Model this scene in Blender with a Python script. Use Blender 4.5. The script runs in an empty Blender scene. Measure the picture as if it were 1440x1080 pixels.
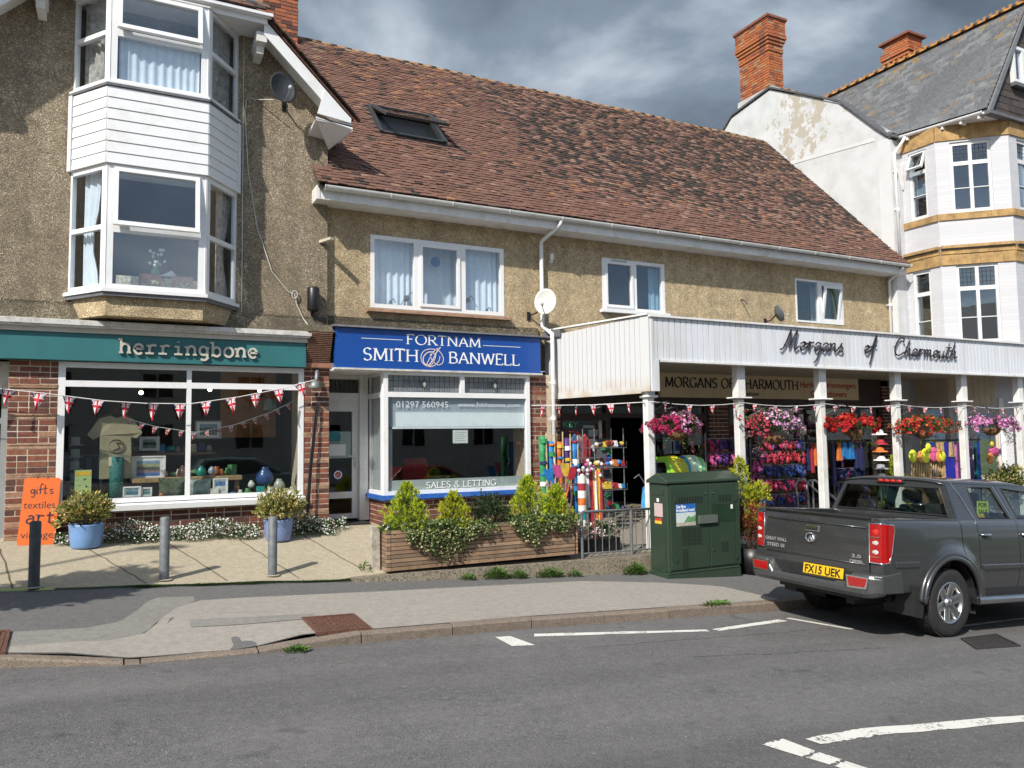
import bpy, bmesh, math, random
from mathutils import Vector, Matrix
from math import sin, cos, pi, radians, sqrt, atan2
random.seed(7)
S = bpy.context.scene
COL = S.collection

# ------------------------------------------------------------------ camera
EYE = 1.27
def cam_axes(pitch, roll, yaw):
    fw = Vector((sin(yaw)*cos(pitch), cos(yaw)*cos(pitch), sin(pitch)))
    rt = Vector((cos(yaw), -sin(yaw), 0)); up = rt.cross(fw)
    return rt*cos(roll)+up*sin(roll), -rt*sin(roll)+up*cos(roll), fw
R_, U_, F_ = cam_axes(radians(4.07), radians(-0.775), radians(27.2))
cd = bpy.data.cameras.new('camera'); cam = bpy.data.objects.new('camera', cd); COL.objects.link(cam)
cam.matrix_world = Matrix(((R_.x, U_.x, -F_.x, 0), (R_.y, U_.y, -F_.y, 0), (R_.z, U_.z, -F_.z, EYE), (0, 0, 0, 1)))
cd.sensor_width = 36; cd.lens = 36*1082/1440; cd.clip_start = .05; cd.clip_end = 3000
S.camera = cam

# ------------------------------------------------------------------ sun, sky, exposure
SUNV = Vector((1.0, .72, -1.1)).normalized()          # the way the light travels
sd = bpy.data.lights.new('sun', 'SUN'); sd.energy = 4.3; sd.angle = radians(.9); sd.color = (1, .95, .87)
sun = bpy.data.objects.new('sun', sd); COL.objects.link(sun); sun.location = (-20, -16, 24)
sun.rotation_euler = SUNV.to_track_quat('-Z', 'Y').to_euler()
W = bpy.data.worlds.new('World'); S.world = W; W.use_nodes = True
def build_world():
    nt = W.node_tree; N = nt.nodes; L = nt.links; N.clear()
    out = N.new('ShaderNodeOutputWorld'); bg = N.new('ShaderNodeBackground'); bg.inputs[1].default_value = .15
    L.new(bg.outputs[0], out.inputs[0])
    sky = N.new('ShaderNodeTexSky'); sky.sky_type = 'NISHITA'; sky.sun_disc = False
    sky.sun_elevation = math.asin(-SUNV.z); sky.sun_rotation = atan2(-SUNV.x, -SUNV.y)
    tc = N.new('ShaderNodeTexCoord'); sep = N.new('ShaderNodeSeparateXYZ'); L.new(tc.outputs['Generated'], sep.inputs[0])
    def mth(op, a, b=None, c=None):
        m = N.new('ShaderNodeMath'); m.operation = op
        for i, v in enumerate((a, b, c)):
            if v is None: continue
            if isinstance(v, (int, float)): m.inputs[i].default_value = v
            else: L.new(v, m.inputs[i])
        return m.outputs[0]
    z = mth('ADD', mth('MAXIMUM', sep.outputs[2], 0), .28)
    cv = N.new('ShaderNodeCombineXYZ')
    L.new(mth('DIVIDE', sep.outputs[0], z), cv.inputs[0]); L.new(mth('DIVIDE', sep.outputs[1], z), cv.inputs[1])
    def noise(scale, det, rough, off, dist=0.):
        mp = N.new('ShaderNodeMapping'); mp.inputs['Location'].default_value = off; L.new(cv.outputs[0], mp.inputs[0])
        n = N.new('ShaderNodeTexNoise'); n.inputs['Scale'].default_value = scale; n.inputs['Detail'].default_value = det
        n.inputs['Roughness'].default_value = rough; n.inputs['Distortion'].default_value = dist; L.new(mp.outputs[0], n.inputs[0]); return n.outputs['Fac']
    def ramp(v, pts):
        r = N.new('ShaderNodeValToRGB'); e = r.color_ramp.elements
        while len(e) < len(pts): e.new(.5)
        for k, (p, c) in enumerate(pts): e[k].position = p; e[k].color = (*c, 1)
        L.new(v, r.inputs[0]); return r.outputs[0]
    # slate undersides with paler breaks
    a = noise(1.15, 7, .52, CLOUD_OFF, .25)
    col = ramp(a, CLOUD_RAMP)
    cover = ramp(noise(.55, 5, .55, (3.1, 9.0, 0)), [(.38, (0, 0, 0)), (.52, (1, 1, 1))])
    # the storm cloud stands to the north (+y); open blue sky with scattered cloud elsewhere
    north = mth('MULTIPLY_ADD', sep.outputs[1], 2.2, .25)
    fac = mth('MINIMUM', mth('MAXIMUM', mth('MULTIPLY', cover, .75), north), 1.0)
    sc = N.new('ShaderNodeVectorMath'); sc.operation = 'SCALE'; L.new(col, sc.inputs[0]); L.new(mth('MULTIPLY_ADD', mth('MINIMUM', mth('MAXIMUM', north, 0), 1), -7.5, 14.2), sc.inputs['Scale'])  # cloud away from the north is brightened to add ambient fill
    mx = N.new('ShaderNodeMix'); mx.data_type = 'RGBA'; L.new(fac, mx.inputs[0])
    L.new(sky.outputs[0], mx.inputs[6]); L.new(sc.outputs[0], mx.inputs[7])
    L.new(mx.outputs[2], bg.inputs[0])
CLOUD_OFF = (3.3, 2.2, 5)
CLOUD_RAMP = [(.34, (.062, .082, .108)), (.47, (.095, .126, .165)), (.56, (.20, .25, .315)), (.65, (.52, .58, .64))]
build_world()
vs = S.view_settings; vs.view_transform = 'Standard'; vs.look = 'None'; vs.gamma = 1; vs.use_curve_mapping = False; vs.exposure = .38
S.cycles.max_bounces = 6; S.cycles.transparent_max_bounces = 16
S.cycles.use_denoising = True

# ------------------------------------------------------------------ materials
MATS = {}
def nodes_of(name):
    m = bpy.data.materials.new(name); m.use_nodes = True
    return m, m.node_tree.nodes, m.node_tree.links, m.node_tree.nodes['Principled BSDF']
def tx(N, L, kind, scale, **k):
    t = N.new('ShaderNodeTex'+kind)
    if 'Scale' in t.inputs: t.inputs['Scale'].default_value = scale
    for a, b in k.items():
        if a in t.inputs: t.inputs[a].default_value = b
        else: setattr(t, a, b)
    tc = N.new('ShaderNodeNewGeometry'); L.new(tc.outputs['Position'], t.inputs['Vector']); return t
def rampn(N, L, v, pts):
    r = N.new('ShaderNodeValToRGB'); e = r.color_ramp.elements
    while len(e) < len(pts): e.new(.5)
    for k, (p, c) in enumerate(pts):
        e[k].position = p; e[k].color = (*(c if hasattr(c, '__len__') else (c, c, c)), 1)
    L.new(v, r.inputs[0]); return r.outputs[0]
def mixc(N, L, f, a, b, mode='MIX'):
    m = N.new('ShaderNodeMix'); m.data_type = 'RGBA'; m.blend_type = mode
    for i, v in ((0, f), (6, a), (7, b)):
        if isinstance(v, (int, float)): m.inputs[i].default_value = v
        elif isinstance(v, tuple): m.inputs[i].default_value = (*v[:3], 1)
        else: L.new(v, m.inputs[i])
    return m.outputs[2]
def bumpn(N, L, B, h, strength=.5, dist=.01):
    b = N.new('ShaderNodeBump'); b.inputs['Strength'].default_value = strength; b.inputs['Distance'].default_value = dist
    L.new(h, b.inputs['Height']); L.new(b.outputs[0], B.inputs['Normal'])
def mk(name, c, rough=.6, var=.25, scale=6., bump=0., bscale=80., metal=0., spec=.5, grime=None, gscale=1.2, coat=0.):
    """base colour with two octaves of tone variation, fine relief and optional grime"""
    if name in MATS: return MATS[name]
    m, N, L, B = nodes_of(name)
    lo = tuple(max(0, v*(1-var)) for v in c); hi = tuple(min(1, v*(1+var)) for v in c)
    n = tx(N, L, 'Noise', scale, Detail=6., Roughness=.65)
    col = rampn(N, L, n.outputs['Fac'], [(.3, lo), (.7, hi)])
    if grime:
        g = tx(N, L, 'Noise', gscale, Detail=8., Roughness=.7)
        col = mixc(N, L, rampn(N, L, g.outputs['Fac'], [(.5, 0.), (.72, .75)]), col, grime)
    L.new(col, B.inputs['Base Color'])
    B.inputs['Roughness'].default_value = rough; B.inputs['Metallic'].default_value = metal
    B.inputs['Specular IOR Level'].default_value = spec
    if coat: B.inputs['Coat Weight'].default_value = coat; B.inputs['Coat Roughness'].default_value = .04
    if bump:
        b = tx(N, L, 'Noise', bscale, Detail=5., Roughness=.6); bumpn(N, L, B, b.outputs['Fac'], bump, .01)
    MATS[name] = m; return m
def emit(name, c, s):
    if name in MATS: return MATS[name]
    m, N, L, B = nodes_of(name); B.inputs['Base Color'].default_value = (*c, 1)
    B.inputs['Emission Color'].default_value = (*c, 1); B.inputs['Emission Strength'].default_value = s
    MATS[name] = m; return m
def glass(name, tint=(.8, .85, .85), ior=1.6, rough=.0, refl=1.):
    """thin window pane: see-through with a fresnel reflection"""
    if name in MATS: return MATS[name]
    m, N, L, B = nodes_of(name); out = N['Material Output']
    t = N.new('ShaderNodeBsdfTransparent'); t.inputs[0].default_value = (*tint, 1)
    g = N.new('ShaderNodeBsdfGlossy'); g.inputs['Roughness'].default_value = rough; g.inputs['Color'].default_value = (.95, .97, 1, 1)
    gg = N.new('ShaderNodeNewGeometry'); dp = N.new('ShaderNodeVectorMath'); dp.operation = 'DOT_PRODUCT'; L.new(gg.outputs['Incoming'], dp.inputs[0]); L.new(gg.outputs['Normal'], dp.inputs[1])
    def mt(op, a, b=0.):
        q = N.new('ShaderNodeMath'); q.operation = op
        for i, v in enumerate((a, b)):
            if isinstance(v, (int, float)): q.inputs[i].default_value = v
            else: L.new(v, q.inputs[i])
        return q.outputs[0]
    f0 = ((ior-1)/(ior+1))**2; fr_ = mt('MULTIPLY_ADD', mt('POWER', mt('SUBTRACT', 1., mt('ABSOLUTE', dp.outputs['Value'])), 5.), 1-f0); fr_.node.inputs[2].default_value = f0
    w = tx(N, L, 'Noise', 1.7, Detail=2.); b = N.new('ShaderNodeBump'); b.inputs['Strength'].default_value = .04; b.inputs['Distance'].default_value = .02
    L.new(w.outputs['Fac'], b.inputs['Height']); L.new(b.outputs[0], g.inputs['Normal'])
    mm = N.new('ShaderNodeMath'); mm.operation = 'MULTIPLY'; mm.use_clamp = True; mm.inputs[1].default_value = refl; L.new(fr_, mm.inputs[0])
    mx = N.new('ShaderNodeMixShader'); L.new(mm.outputs[0], mx.inputs[0]); L.new(t.outputs[0], mx.inputs[1]); L.new(g.outputs[0], mx.inputs[2])
    L.new(mx.outputs[0], out.inputs['Surface']); MATS[name] = m; return m

# ------------------------------------------------------------------ mesh helper
class M:
    def __init__(s): s.v = []; s.f = []; s.mi = []; s.cur = 0
    def add(s, vs, fs, mi=None):
        b = len(s.v); s.v += [tuple(p) for p in vs]
        for f in fs: s.f.append(tuple(b+i for i in f)); s.mi.append(s.cur if mi is None else mi)
        return s
    def box(s, x0, x1, y0, y1, z0, z1, mi=None):
        v = [(x, y, z) for z in (z0, z1) for y in (y0, y1) for x in (x0, x1)]
        return s.add(v, [(0, 2, 3, 1), (4, 5, 7, 6), (0, 1, 5, 4), (2, 6, 7, 3), (0, 4, 6, 2), (1, 3, 7, 5)], mi)
    def hexa(s, p, mi=None):          # p: 8 points, bottom ring 0-3 then top ring 4-7
        return s.add(p, [(3, 2, 1, 0), (4, 5, 6, 7), (0, 1, 5, 4), (1, 2, 6, 5), (2, 3, 7, 6), (3, 0, 4, 7)], mi)
    def quad(s, a, b, c, d, mi=None): return s.add([a, b, c, d], [(0, 1, 2, 3)], mi)
    def poly(s, pts, mi=None): return s.add(pts, [tuple(range(len(pts)))], mi)
    def prism(s, pts, d, mi=None):    # planar polygon extruded by vector d
        n = len(pts); a = [Vector(p) for p in pts]; d = Vector(d)
        return s.add([tuple(p) for p in a]+[tuple(p+d) for p in a],
                     [tuple(range(n))[::-1], tuple(range(n, 2*n))]+[(i, (i+1) % n, n+(i+1) % n, n+i) for i in range(n)], mi)
    def tube(s, pts, r, n=8, closed=False, mi=None, flat=1., cap=True):
        P = [Vector(p) for p in pts]; k = len(P); rs = r if hasattr(r, '__len__') else [r]*k
        rings = []; up0 = Vector((0, 0, 1))
        for i, p in enumerate(P):
            t = (P[(i+1) % k]-P[i-1]) if closed else (P[min(i+1, k-1)]-P[max(i-1, 0)])
            if t.length < 1e-9: t = Vector((0, 0, 1))
            t.normalize()
            if abs(t.dot(up0)) > .95: up0 = Vector((0, 1, 0)) if abs(t.y) < .9 else Vector((1, 0, 0))
            a = t.cross(up0).normalized(); b = a.cross(t).normalized(); up0 = b
            rings.append([tuple(p+(a*cos(2*pi*j/n)+b*sin(2*pi*j/n)*flat)*rs[i]) for j in range(n)])
        vs = [q for rg in rings for q in rg]; fs = []
        for i in range(k if closed else k-1):
            o, q = i*n, ((i+1) % k)*n
            fs += [(o+j, o+(j+1) % n, q+(j+1) % n, q+j) for j in range(n)]
        if not closed and cap: fs += [tuple(range(n))[::-1], tuple(range((k-1)*n, k*n))]
        return s.add(vs, fs, mi)
    def lathe(s, prof, c, n=20, mi=None, axis='z'):   # prof [(r,h)]
        vs = []
        for r, h in prof:
            for j in range(n):
                a = 2*pi*j/n; u, w = r*cos(a), r*sin(a)
                p = (u, w, h) if axis == 'z' else ((u, h, w) if axis == 'y' else (h, u, w))
                vs.append((c[0]+p[0], c[1]+p[1], c[2]+p[2]))
        fs = [(i*n+j, i*n+(j+1) % n, (i+1)*n+(j+1) % n, (i+1)*n+j) for i in range(len(prof)-1) for j in range(n)]
        return s.add(vs, fs, mi)
    def ball(s, c, r, n=10, m=7, mi=None):
        rx, ry, rz = r if hasattr(r, '__len__') else (r, r, r)
        vs = [(c[0]+rx*sin(pi*i/m)*cos(2*pi*j/n), c[1]+ry*sin(pi*i/m)*sin(2*pi*j/n), c[2]+rz*cos(pi*i/m)) for i in range(m+1) for j in range(n)]
        return s.add(vs, [(i*n+j, (i+1)*n+j, (i+1)*n+(j+1) % n, i*n+(j+1) % n) for i in range(m) for j in range(n)], mi)
    def xf(s, mat, start=0):
        for i in range(start, len(s.v)): s.v[i] = tuple(mat @ Vector(s.v[i]))
        return s
    def mesh(s, name, mats, smooth=False):
        me = bpy.data.meshes.new(name); me.from_pydata(s.v, [], s.f)
        for m in (mats if isinstance(mats, (list, tuple)) else [mats]): me.materials.append(m)
        if any(s.mi): me.polygons.foreach_set('material_index', s.mi)
        if smooth: me.polygons.foreach_set('use_smooth', [True]*len(s.f))
        me.update(); return me
    def build(s, name, mats, parent=None, smooth=False, kind=None, label=None, cat=None, group=None):
        return link(s.mesh(name, mats, smooth), name, parent, kind, label, cat, group)
def link(me, name, parent=None, kind=None, label=None, cat=None, group=None, loc=None, rot=None):
    o = bpy.data.objects.new(name, me); COL.objects.link(o)
    if parent is not None:
        o.parent = parent; o.matrix_parent_inverse = PINV[parent.name]
    if loc is not None: o.location = loc
    if rot is not None: o.rotation_euler = rot
    PINV[o.name] = o_inv(o)
    for k, v in (('kind', kind), ('label', label), ('category', cat), ('group', group)):
        if v: o[k] = v
    return o
PINV = {}; PW = {}
def o_inv(o):
    # world matrix without a depsgraph update
    w = Matrix.LocRotScale(o.location, o.rotation_euler, o.scale)
    if o.parent is not None: w = PW[o.parent.name] @ o.matrix_parent_inverse @ w
    PW[o.name] = w; return w.inverted()
def thing(name, label, cat, loc=(0, 0, 0), group=None, kind=None):
    return link(None, name, None, kind, label, cat, group, loc=loc)
def rotz(a, c=(0, 0, 0)):
    return Matrix.Translation(c) @ Matrix.Rotation(a, 4, 'Z') @ Matrix.Translation(-Vector(c))
def bevel(o, w=.01, seg=2, ang=40):
    b = o.modifiers.new('bevel', 'BEVEL'); b.width = w; b.segments = seg; b.limit_method = 'ANGLE'; b.angle_limit = radians(ang); return o
def copy_tree(o, dloc, label=None, parent=None):
    c = o.copy(); COL.objects.link(c); c.parent = parent
    if parent is None: c.location = Vector(o.location)+Vector(dloc)
    if label: c['label'] = label
    for ch in [q for q in KIDS(o)]: copy_tree(ch, None, None, c)
    return c
def KIDS(o): return [q for q in COL.objects if q.parent == o]
def pieces(name, specs, meshes, parent, cap=300, smooth=False):
    """specs: (mesh index, location, rotation euler, scale). The first `cap` become parts, the rest one joined part."""
    for k, (mi, loc, rot, sc) in enumerate(specs[:cap]):
        o = bpy.data.objects.new(name, meshes[mi]); COL.objects.link(o)
        o.parent = parent; o.matrix_parent_inverse = PINV[parent.name]
        o.location = loc; o.rotation_euler = rot; o.scale = sc
    rest = specs[cap:]
    if rest:
        vs = []; fs = []; ms = []; mats = []
        cache = []
        for me in meshes:
            mm = me.materials[0]
            if mm not in mats: mats.append(mm)
            cache.append(([v.co.copy() for v in me.vertices], [tuple(p.vertices) for p in me.polygons], mats.index(mm)))
        from mathutils import Euler
        for mi, loc, rot, sc in rest:
            X = Matrix.LocRotScale(Vector(loc), Euler(rot), Vector(sc)); cv, cf, cm = cache[mi]; b = len(vs)
            vs += [tuple(X @ v) for v in cv]; fs += [tuple(b+i for i in f) for f in cf]; ms += [cm]*len(cf)
        me = bpy.data.meshes.new(name); me.from_pydata(vs, [], fs)
        for m in mats: me.materials.append(m)
        me.polygons.foreach_set('material_index', ms); me.update()
        link(me, name, parent, kind='stuff')
def unit(name, mat, bev=0.):
    m = M(); m.box(-.5, .5, -.5, .5, -.5, .5); me = m.mesh(name, mat)
    if bev:
        b = bmesh.new(); b.from_mesh(me); bmesh.ops.bevel(b, geom=[e for e in b.edges], offset=bev, segments=1, affect='EDGES'); b.to_mesh(me); b.free()
    return me

# ------------------------------------------------------------------ ground heights (the street falls to the east)
def road(x, y): return -.42-.065*x
def foot(x, y): return road(x, y)+.11+.025*(y-7)
def fore(x, y):
    za, zc = foot(x, 9.25)+.02, -.375-.02*(x-2.9)-max(0, x-9)*.05; k = min(max((x-2.4)/.6, 0), 1); zf = za*(1-k)+zc*k
    zb = .07-.025*max(min(x, 3), -2) if x < 3 else -.005-.012*(x-3)
    t = min(max((y-9.25)/2.2, 0), 1); return zf*(1-t)+zb*t
# ================================================================== GROUND
def aggregate(name, base, light, dark, rough=.9, s=190., bump=.5, blotch=None, amt=.35):
    m, N, L, B = nodes_of(name)
    v = tx(N, L, 'Voronoi', s); col = rampn(N, L, v.outputs['Color'], [(.15, dark), (.5, base), (.88, base), (.97, light)])
    n = tx(N, L, 'Noise', 1.1, Detail=8., Roughness=.65)
    col = mixc(N, L, rampn(N, L, n.outputs['Fac'], [(.38, 0.), (.68, amt)]), col, blotch or dark)
    n3 = tx(N, L, 'Noise', 14., Detail=4., Roughness=.7)
    col = mixc(N, L, 1., col, rampn(N, L, n3.outputs['Fac'], [(.25, .82), (.75, 1.16)]), 'MULTIPLY')
    if name == 'asphalt':      # polished wheel tracks and drips along the carriageway
        mp = N.new('ShaderNodeMapping'); mp.inputs['Scale'].default_value = (.12, 1.5, 1); g = N.new('ShaderNodeNewGeometry'); L.new(g.outputs['Position'], mp.inputs[0])
        tr = N.new('ShaderNodeTexNoise'); tr.inputs['Scale'].default_value = 1.; tr.inputs['Detail'].default_value = 5; L.new(mp.outputs[0], tr.inputs[0]); col = mixc(N, L, 1., col, rampn(N, L, tr.outputs['Fac'], [(.35, .84), (.65, 1.12)]), 'MULTIPLY')
        sp_ = tx(N, L, 'Noise', 3.3, Detail=2.); col = mixc(N, L, 1., col, rampn(N, L, sp_.outputs['Fac'], [(.24, .72), (.33, 1.)]), 'MULTIPLY')
    L.new(col, B.inputs['Base Color']); B.inputs['Roughness'].default_value = rough; B.inputs['Specular IOR Level'].default_value = .35
    n2 = tx(N, L, 'Noise', s*.6, Detail=3.)
    a = N.new('ShaderNodeMath'); a.operation = 'ADD'; L.new(v.outputs['Distance'], a.inputs[0]); L.new(n2.outputs['Fac'], a.inputs[1])
    bumpn(N, L, B, a.outputs[0], bump, .006); MATS[name] = m; return m
ASPH = aggregate('asphalt', (.140, .134, .130), (.36, .35, .33), (.070, .068, .067), s=135., blotch=(.165, .158, .152), amt=.5)
ASPH2 = aggregate('footway_asphalt', (.155, .15, .142), (.30, .29, .27), (.075, .072, .07), s=170., blotch=(.165, .16, .15))
PAVE = aggregate('footway_light', (.34, .31, .27), (.45, .42, .37), (.24, .215, .185), s=220., blotch=(.275, .25, .22), bump=.3)
PAVE2 = aggregate('footway_patch', (.24, .23, .205), (.36, .34, .3), (.15, .14, .125), s=200., blotch=(.28, .265, .235), bump=.35)
CONC = aggregate('forecourt_concrete', (.42, .365, .265), (.55, .49, .37), (.29, .25, .175), s=120., blotch=(.33, .285, .205), bump=.35)
KERB = aggregate('kerb_stone', (.25, .20, .155), (.38, .33, .27), (.13, .10, .08), s=140., blotch=(.15, .115, .09), bump=.4)
WALLC = aggregate('rough_concrete', (.27, .23, .17), (.42, .37, .28), (.10, .085, .06), s=60., blotch=(.13, .11, .075), bump=.9)
def grid(name, mat, x0, x1, y0, y1, nx, ny, zf, kind='structure', parent=None):
    m = M(); X = [x0+(x1-x0)*i/nx for i in range(nx+1)]; Y = [y0+(y1-y0)*j/ny for j in range(ny+1)]
    m.add([(x, y, zf(x, y)) for y in Y for x in X], [(j*(nx+1)+i, j*(nx+1)+i+1, (j+1)*(nx+1)+i+1, (j+1)*(nx+1)+i) for j in range(ny) for i in range(nx)])
    return m.build(name, mat, parent, smooth=True, kind=kind)
def hk(x):
    pts = [(-9, .10), (-1.3, .09), (-.3, .07), (.15, .015), (1.0, .012), (1.5, .09), (9, .115), (60, .115)]
    for (a, p), (b, q) in zip(pts, pts[1:]):
        if a <= x < b: return p+(q-p)*(x-a)/(b-a)
    return .11
def ky(x):     # line of the kerb
    pts = [(-60, 7.3), (-3, 7.25), (-.74, 6.93), (.11, 6.74), (1.02, 6.80), (1.5, 6.9), (2.8, 6.98), (3.7, 7.06), (7.5, 7.13), (60, 7.6)]
    for (a, p), (b, q) in zip(pts, pts[1:]):
        if a <= x < b: return p+(q-p)*(x-a)/(b-a)
def footz(x, y):
    t = min(max((y-ky(x))/.9, 0), 1); return road(x, y)+hk(x)*(1-t)+(.11+.025*(y-7))*t
grid('road', ASPH, -60, 70, -14, 7.45, 26, 6, road)
m = M(); m.add([(x, y, -.065*max(-70, min(80, x))-1.3) for y in (-900, -60, 60, 900) for x in (-900, -70, 80, 900)],
      [(j*4+i, j*4+i+1, j*4+i+5, j*4+i+4) for j in range(3) for i in range(3)])
m.build('ground', mk('turf', (.05, .08, .02), .95, .5, .5), kind='structure')
grid('far_footway', ASPH2, -60, 70, -17, -2.4, 26, 4, lambda x, y: road(x, y)+.1)
xs = [-30, -12, -6, -3]+[-2+.35*i for i in range(34)]+[10.5, 14, 22, 40]
def strip(name, mat, xs, ya, yb, zf, off, ny=6, kind='structure', parent=None):
    m = M(); n = len(xs)
    m.add([(x, ya(x)+(yb(x)-ya(x))*j/ny, zf(x, ya(x)+(yb(x)-ya(x))*j/ny)+off) for j in range(ny+1) for x in xs],
          [(j*n+i, j*n+i+1, (j+1)*n+i+1, (j+1)*n+i) for j in range(ny) for i in range(n-1)])
    return m.build(name, mat, parent, smooth=True, kind=kind)
pav = strip('pavement', ASPH2, xs, lambda x: ky(x)+.1, lambda x: 9.32, footz, 0., 8)
def lerp_path(pts):
    def f(x):
        if x <= pts[0][0]: return pts[0][1]
        for (a, p), (b, q) in zip(pts, pts[1:]):
            if a <= x <= b: return p+(q-p)*(x-a)/(b-a)
        return pts[-1][1]
    return f
seg = lambda a, b, n: [a+(b-a)*i/n for i in range(n+1)]
up1 = lerp_path([(-.8, 7.20), (0, 7.26), (.25, 7.4), (.36, 7.68), (.52, 8.15), (.75, 8.50), (1.2, 8.56), (2.75, 8.62), (5.5, 8.80), (6.6, 8.50), (7.3, 8.12), (7.45, 7.35)])
strip('pavement_light_patch', PAVE, seg(-9, -.8, 3)+seg(-.7, 7.45, 60), lambda x: ky(x)+.11, up1, footz, .004)
up2 = lerp_path([(-.8, 7.62), (-.2, 7.60), (.05, 7.72), (.2, 8.15), (.3, 8.55), (.4, 8.72), (.75, 8.72)])
strip('pavement_repair_patch', PAVE2, seg(-.72, .74, 22), lambda x: up1(x)-.0, up2, footz, .004)
strip('pavement_repair_strip', PAVE2, seg(.62, 1.75, 8), lambda x: 7.47+.02*x, lambda x: 7.66+.02*x, footz, .009, 2)
m = M()
def ovl(m, pts, zf, off, mi=None): m.add([(x, y, zf(x, y)+off) for x, y in pts], [tuple(range(len(pts)))], mi)
# kerb: stones one by one
kb = M()
for i in range(40):
    x = -18+i*1.; kb.box(x, x+1., ky(x)+.015, ky(x)+.09, road(x, 0)-.3, road(x+1, 0)-.01)
kb = kb.build('kerb', ASPH2, kind='structure')
x = -8.; r = random.Random(4); k = 0
while x < 20:
    w = .90+r.uniform(-.02, .02)
    if x < 0.2 < x+w: w = .2-x
    x2 = x+w; g = .006
    y0, y1 = ky(x+g), ky(x2-g); a, b = hk(x+g), hk(x2-g); zr0, zr1 = road(x, 0), road(x2, 0); dz = r.uniform(-.004, .004)
    ch = .018
    mm = M(); p = lambda xx, yy, zz: (xx, yy, zz)
    prof = lambda xx, yk, h, zr: [(xx, yk, zr-.12), (xx, yk+.004, zr+max(h-ch, .002)+dz), (xx, yk+ch, zr+h+dz), (xx, yk+.125, zr+h+.004+dz), (xx, yk+.125, zr-.12)]
    A = prof(x+g, y0, a, zr0); Bp = prof(x2-g, y1, b, zr1)
    mm.add(A+Bp, [(0, 1, 2, 3, 4), (9, 8, 7, 6, 5)]+[(q, q+5, (q+1) % 5+5, (q+1) % 5) for q in range(5)])
    if not (.25 < x < .9): mm.build('kerb_stone', KERB, kb)
    x = x2
# painted lines (worn thermoplastic)
def paint(name='road_paint'):
    m, N, L, B = nodes_of(name); n = tx(N, L, 'Noise', 38., Detail=6., Roughness=.75); n2 = tx(N, L, 'Noise', 5., Detail=3.)
    a = N.new('ShaderNodeMath'); a.operation = 'MULTIPLY_ADD'; L.new(n2.outputs['Fac'], a.inputs[0]); a.inputs[1].default_value = .5; L.new(n.outputs['Fac'], a.inputs[2])
    L.new(mixc(N, L, rampn(N, L, a.outputs[0], [(.82, 0.), (.90, 1.)]), (.66, .64, .58), (.10, .095, .09)), B.inputs['Base Color'])
    B.inputs['Roughness'].default_value = .8; bumpn(N, L, B, n.outputs['Fac'], .4, .004); return m
RP = paint()
def line(pts): 
    m = M(); ovl(m, pts, road, .004); m.build('road_marking', RP, kind='structure')
def jag(a, b, n, amp, seed):
    r = random.Random(seed); return [(a[0]+(b[0]-a[0])*i/n+r.uniform(-amp, amp), a[1]+(b[1]-a[1])*i/n+r.uniform(-amp, amp)) for i in range(n)]
def bar(a, b, c, d, seed, amp=.006):     # a-b one long edge, c-d the other one back
    n = 14; line([a]+jag(a, b, n, amp, seed)[1:]+[b, c]+jag(c, d, n, amp, seed+9)[1:]+[d])
bar((3.28, 6.81), (3.44, 6.80), (3.50, 6.41), (3.27, 6.44), 1)
bar((3.72, 6.83), (5.62, 6.50), (5.60, 6.42), (3.66, 6.72), 2)
bar((5.70, 6.50), (6.88, 6.71), (6.92, 6.60), (5.72, 6.41), 3)
bar((7.02, 6.73), (7.10, 6.74), (7.36, 6.06), (7.28, 6.04), 4)
bar((8.9, 5.83), (11.5, 6.00), (11.5, 5.95), (8.9, 5.77), 5)
bar((3.97, 3.68), (4.5, 3.69), (4.45, 3.555), (3.99, 3.575), 6, .012)
bar((4.5, 3.69), (7.2, 3.29), (7.1, 3.17), (4.45, 3.56), 8, .012)
bar((3.62, 3.70), (3.83, 3.73), (3.86, 3.49), (3.70, 3.46), 11, .012)
bar((3.715, 3.44), (3.865, 3.47), (3.90, 3.335), (3.76, 3.31), 13, .01)
bar((3.77, 3.29), (3.90, 3.315), (4.10, 2.55), (3.93, 2.5), 15, .012)
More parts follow.
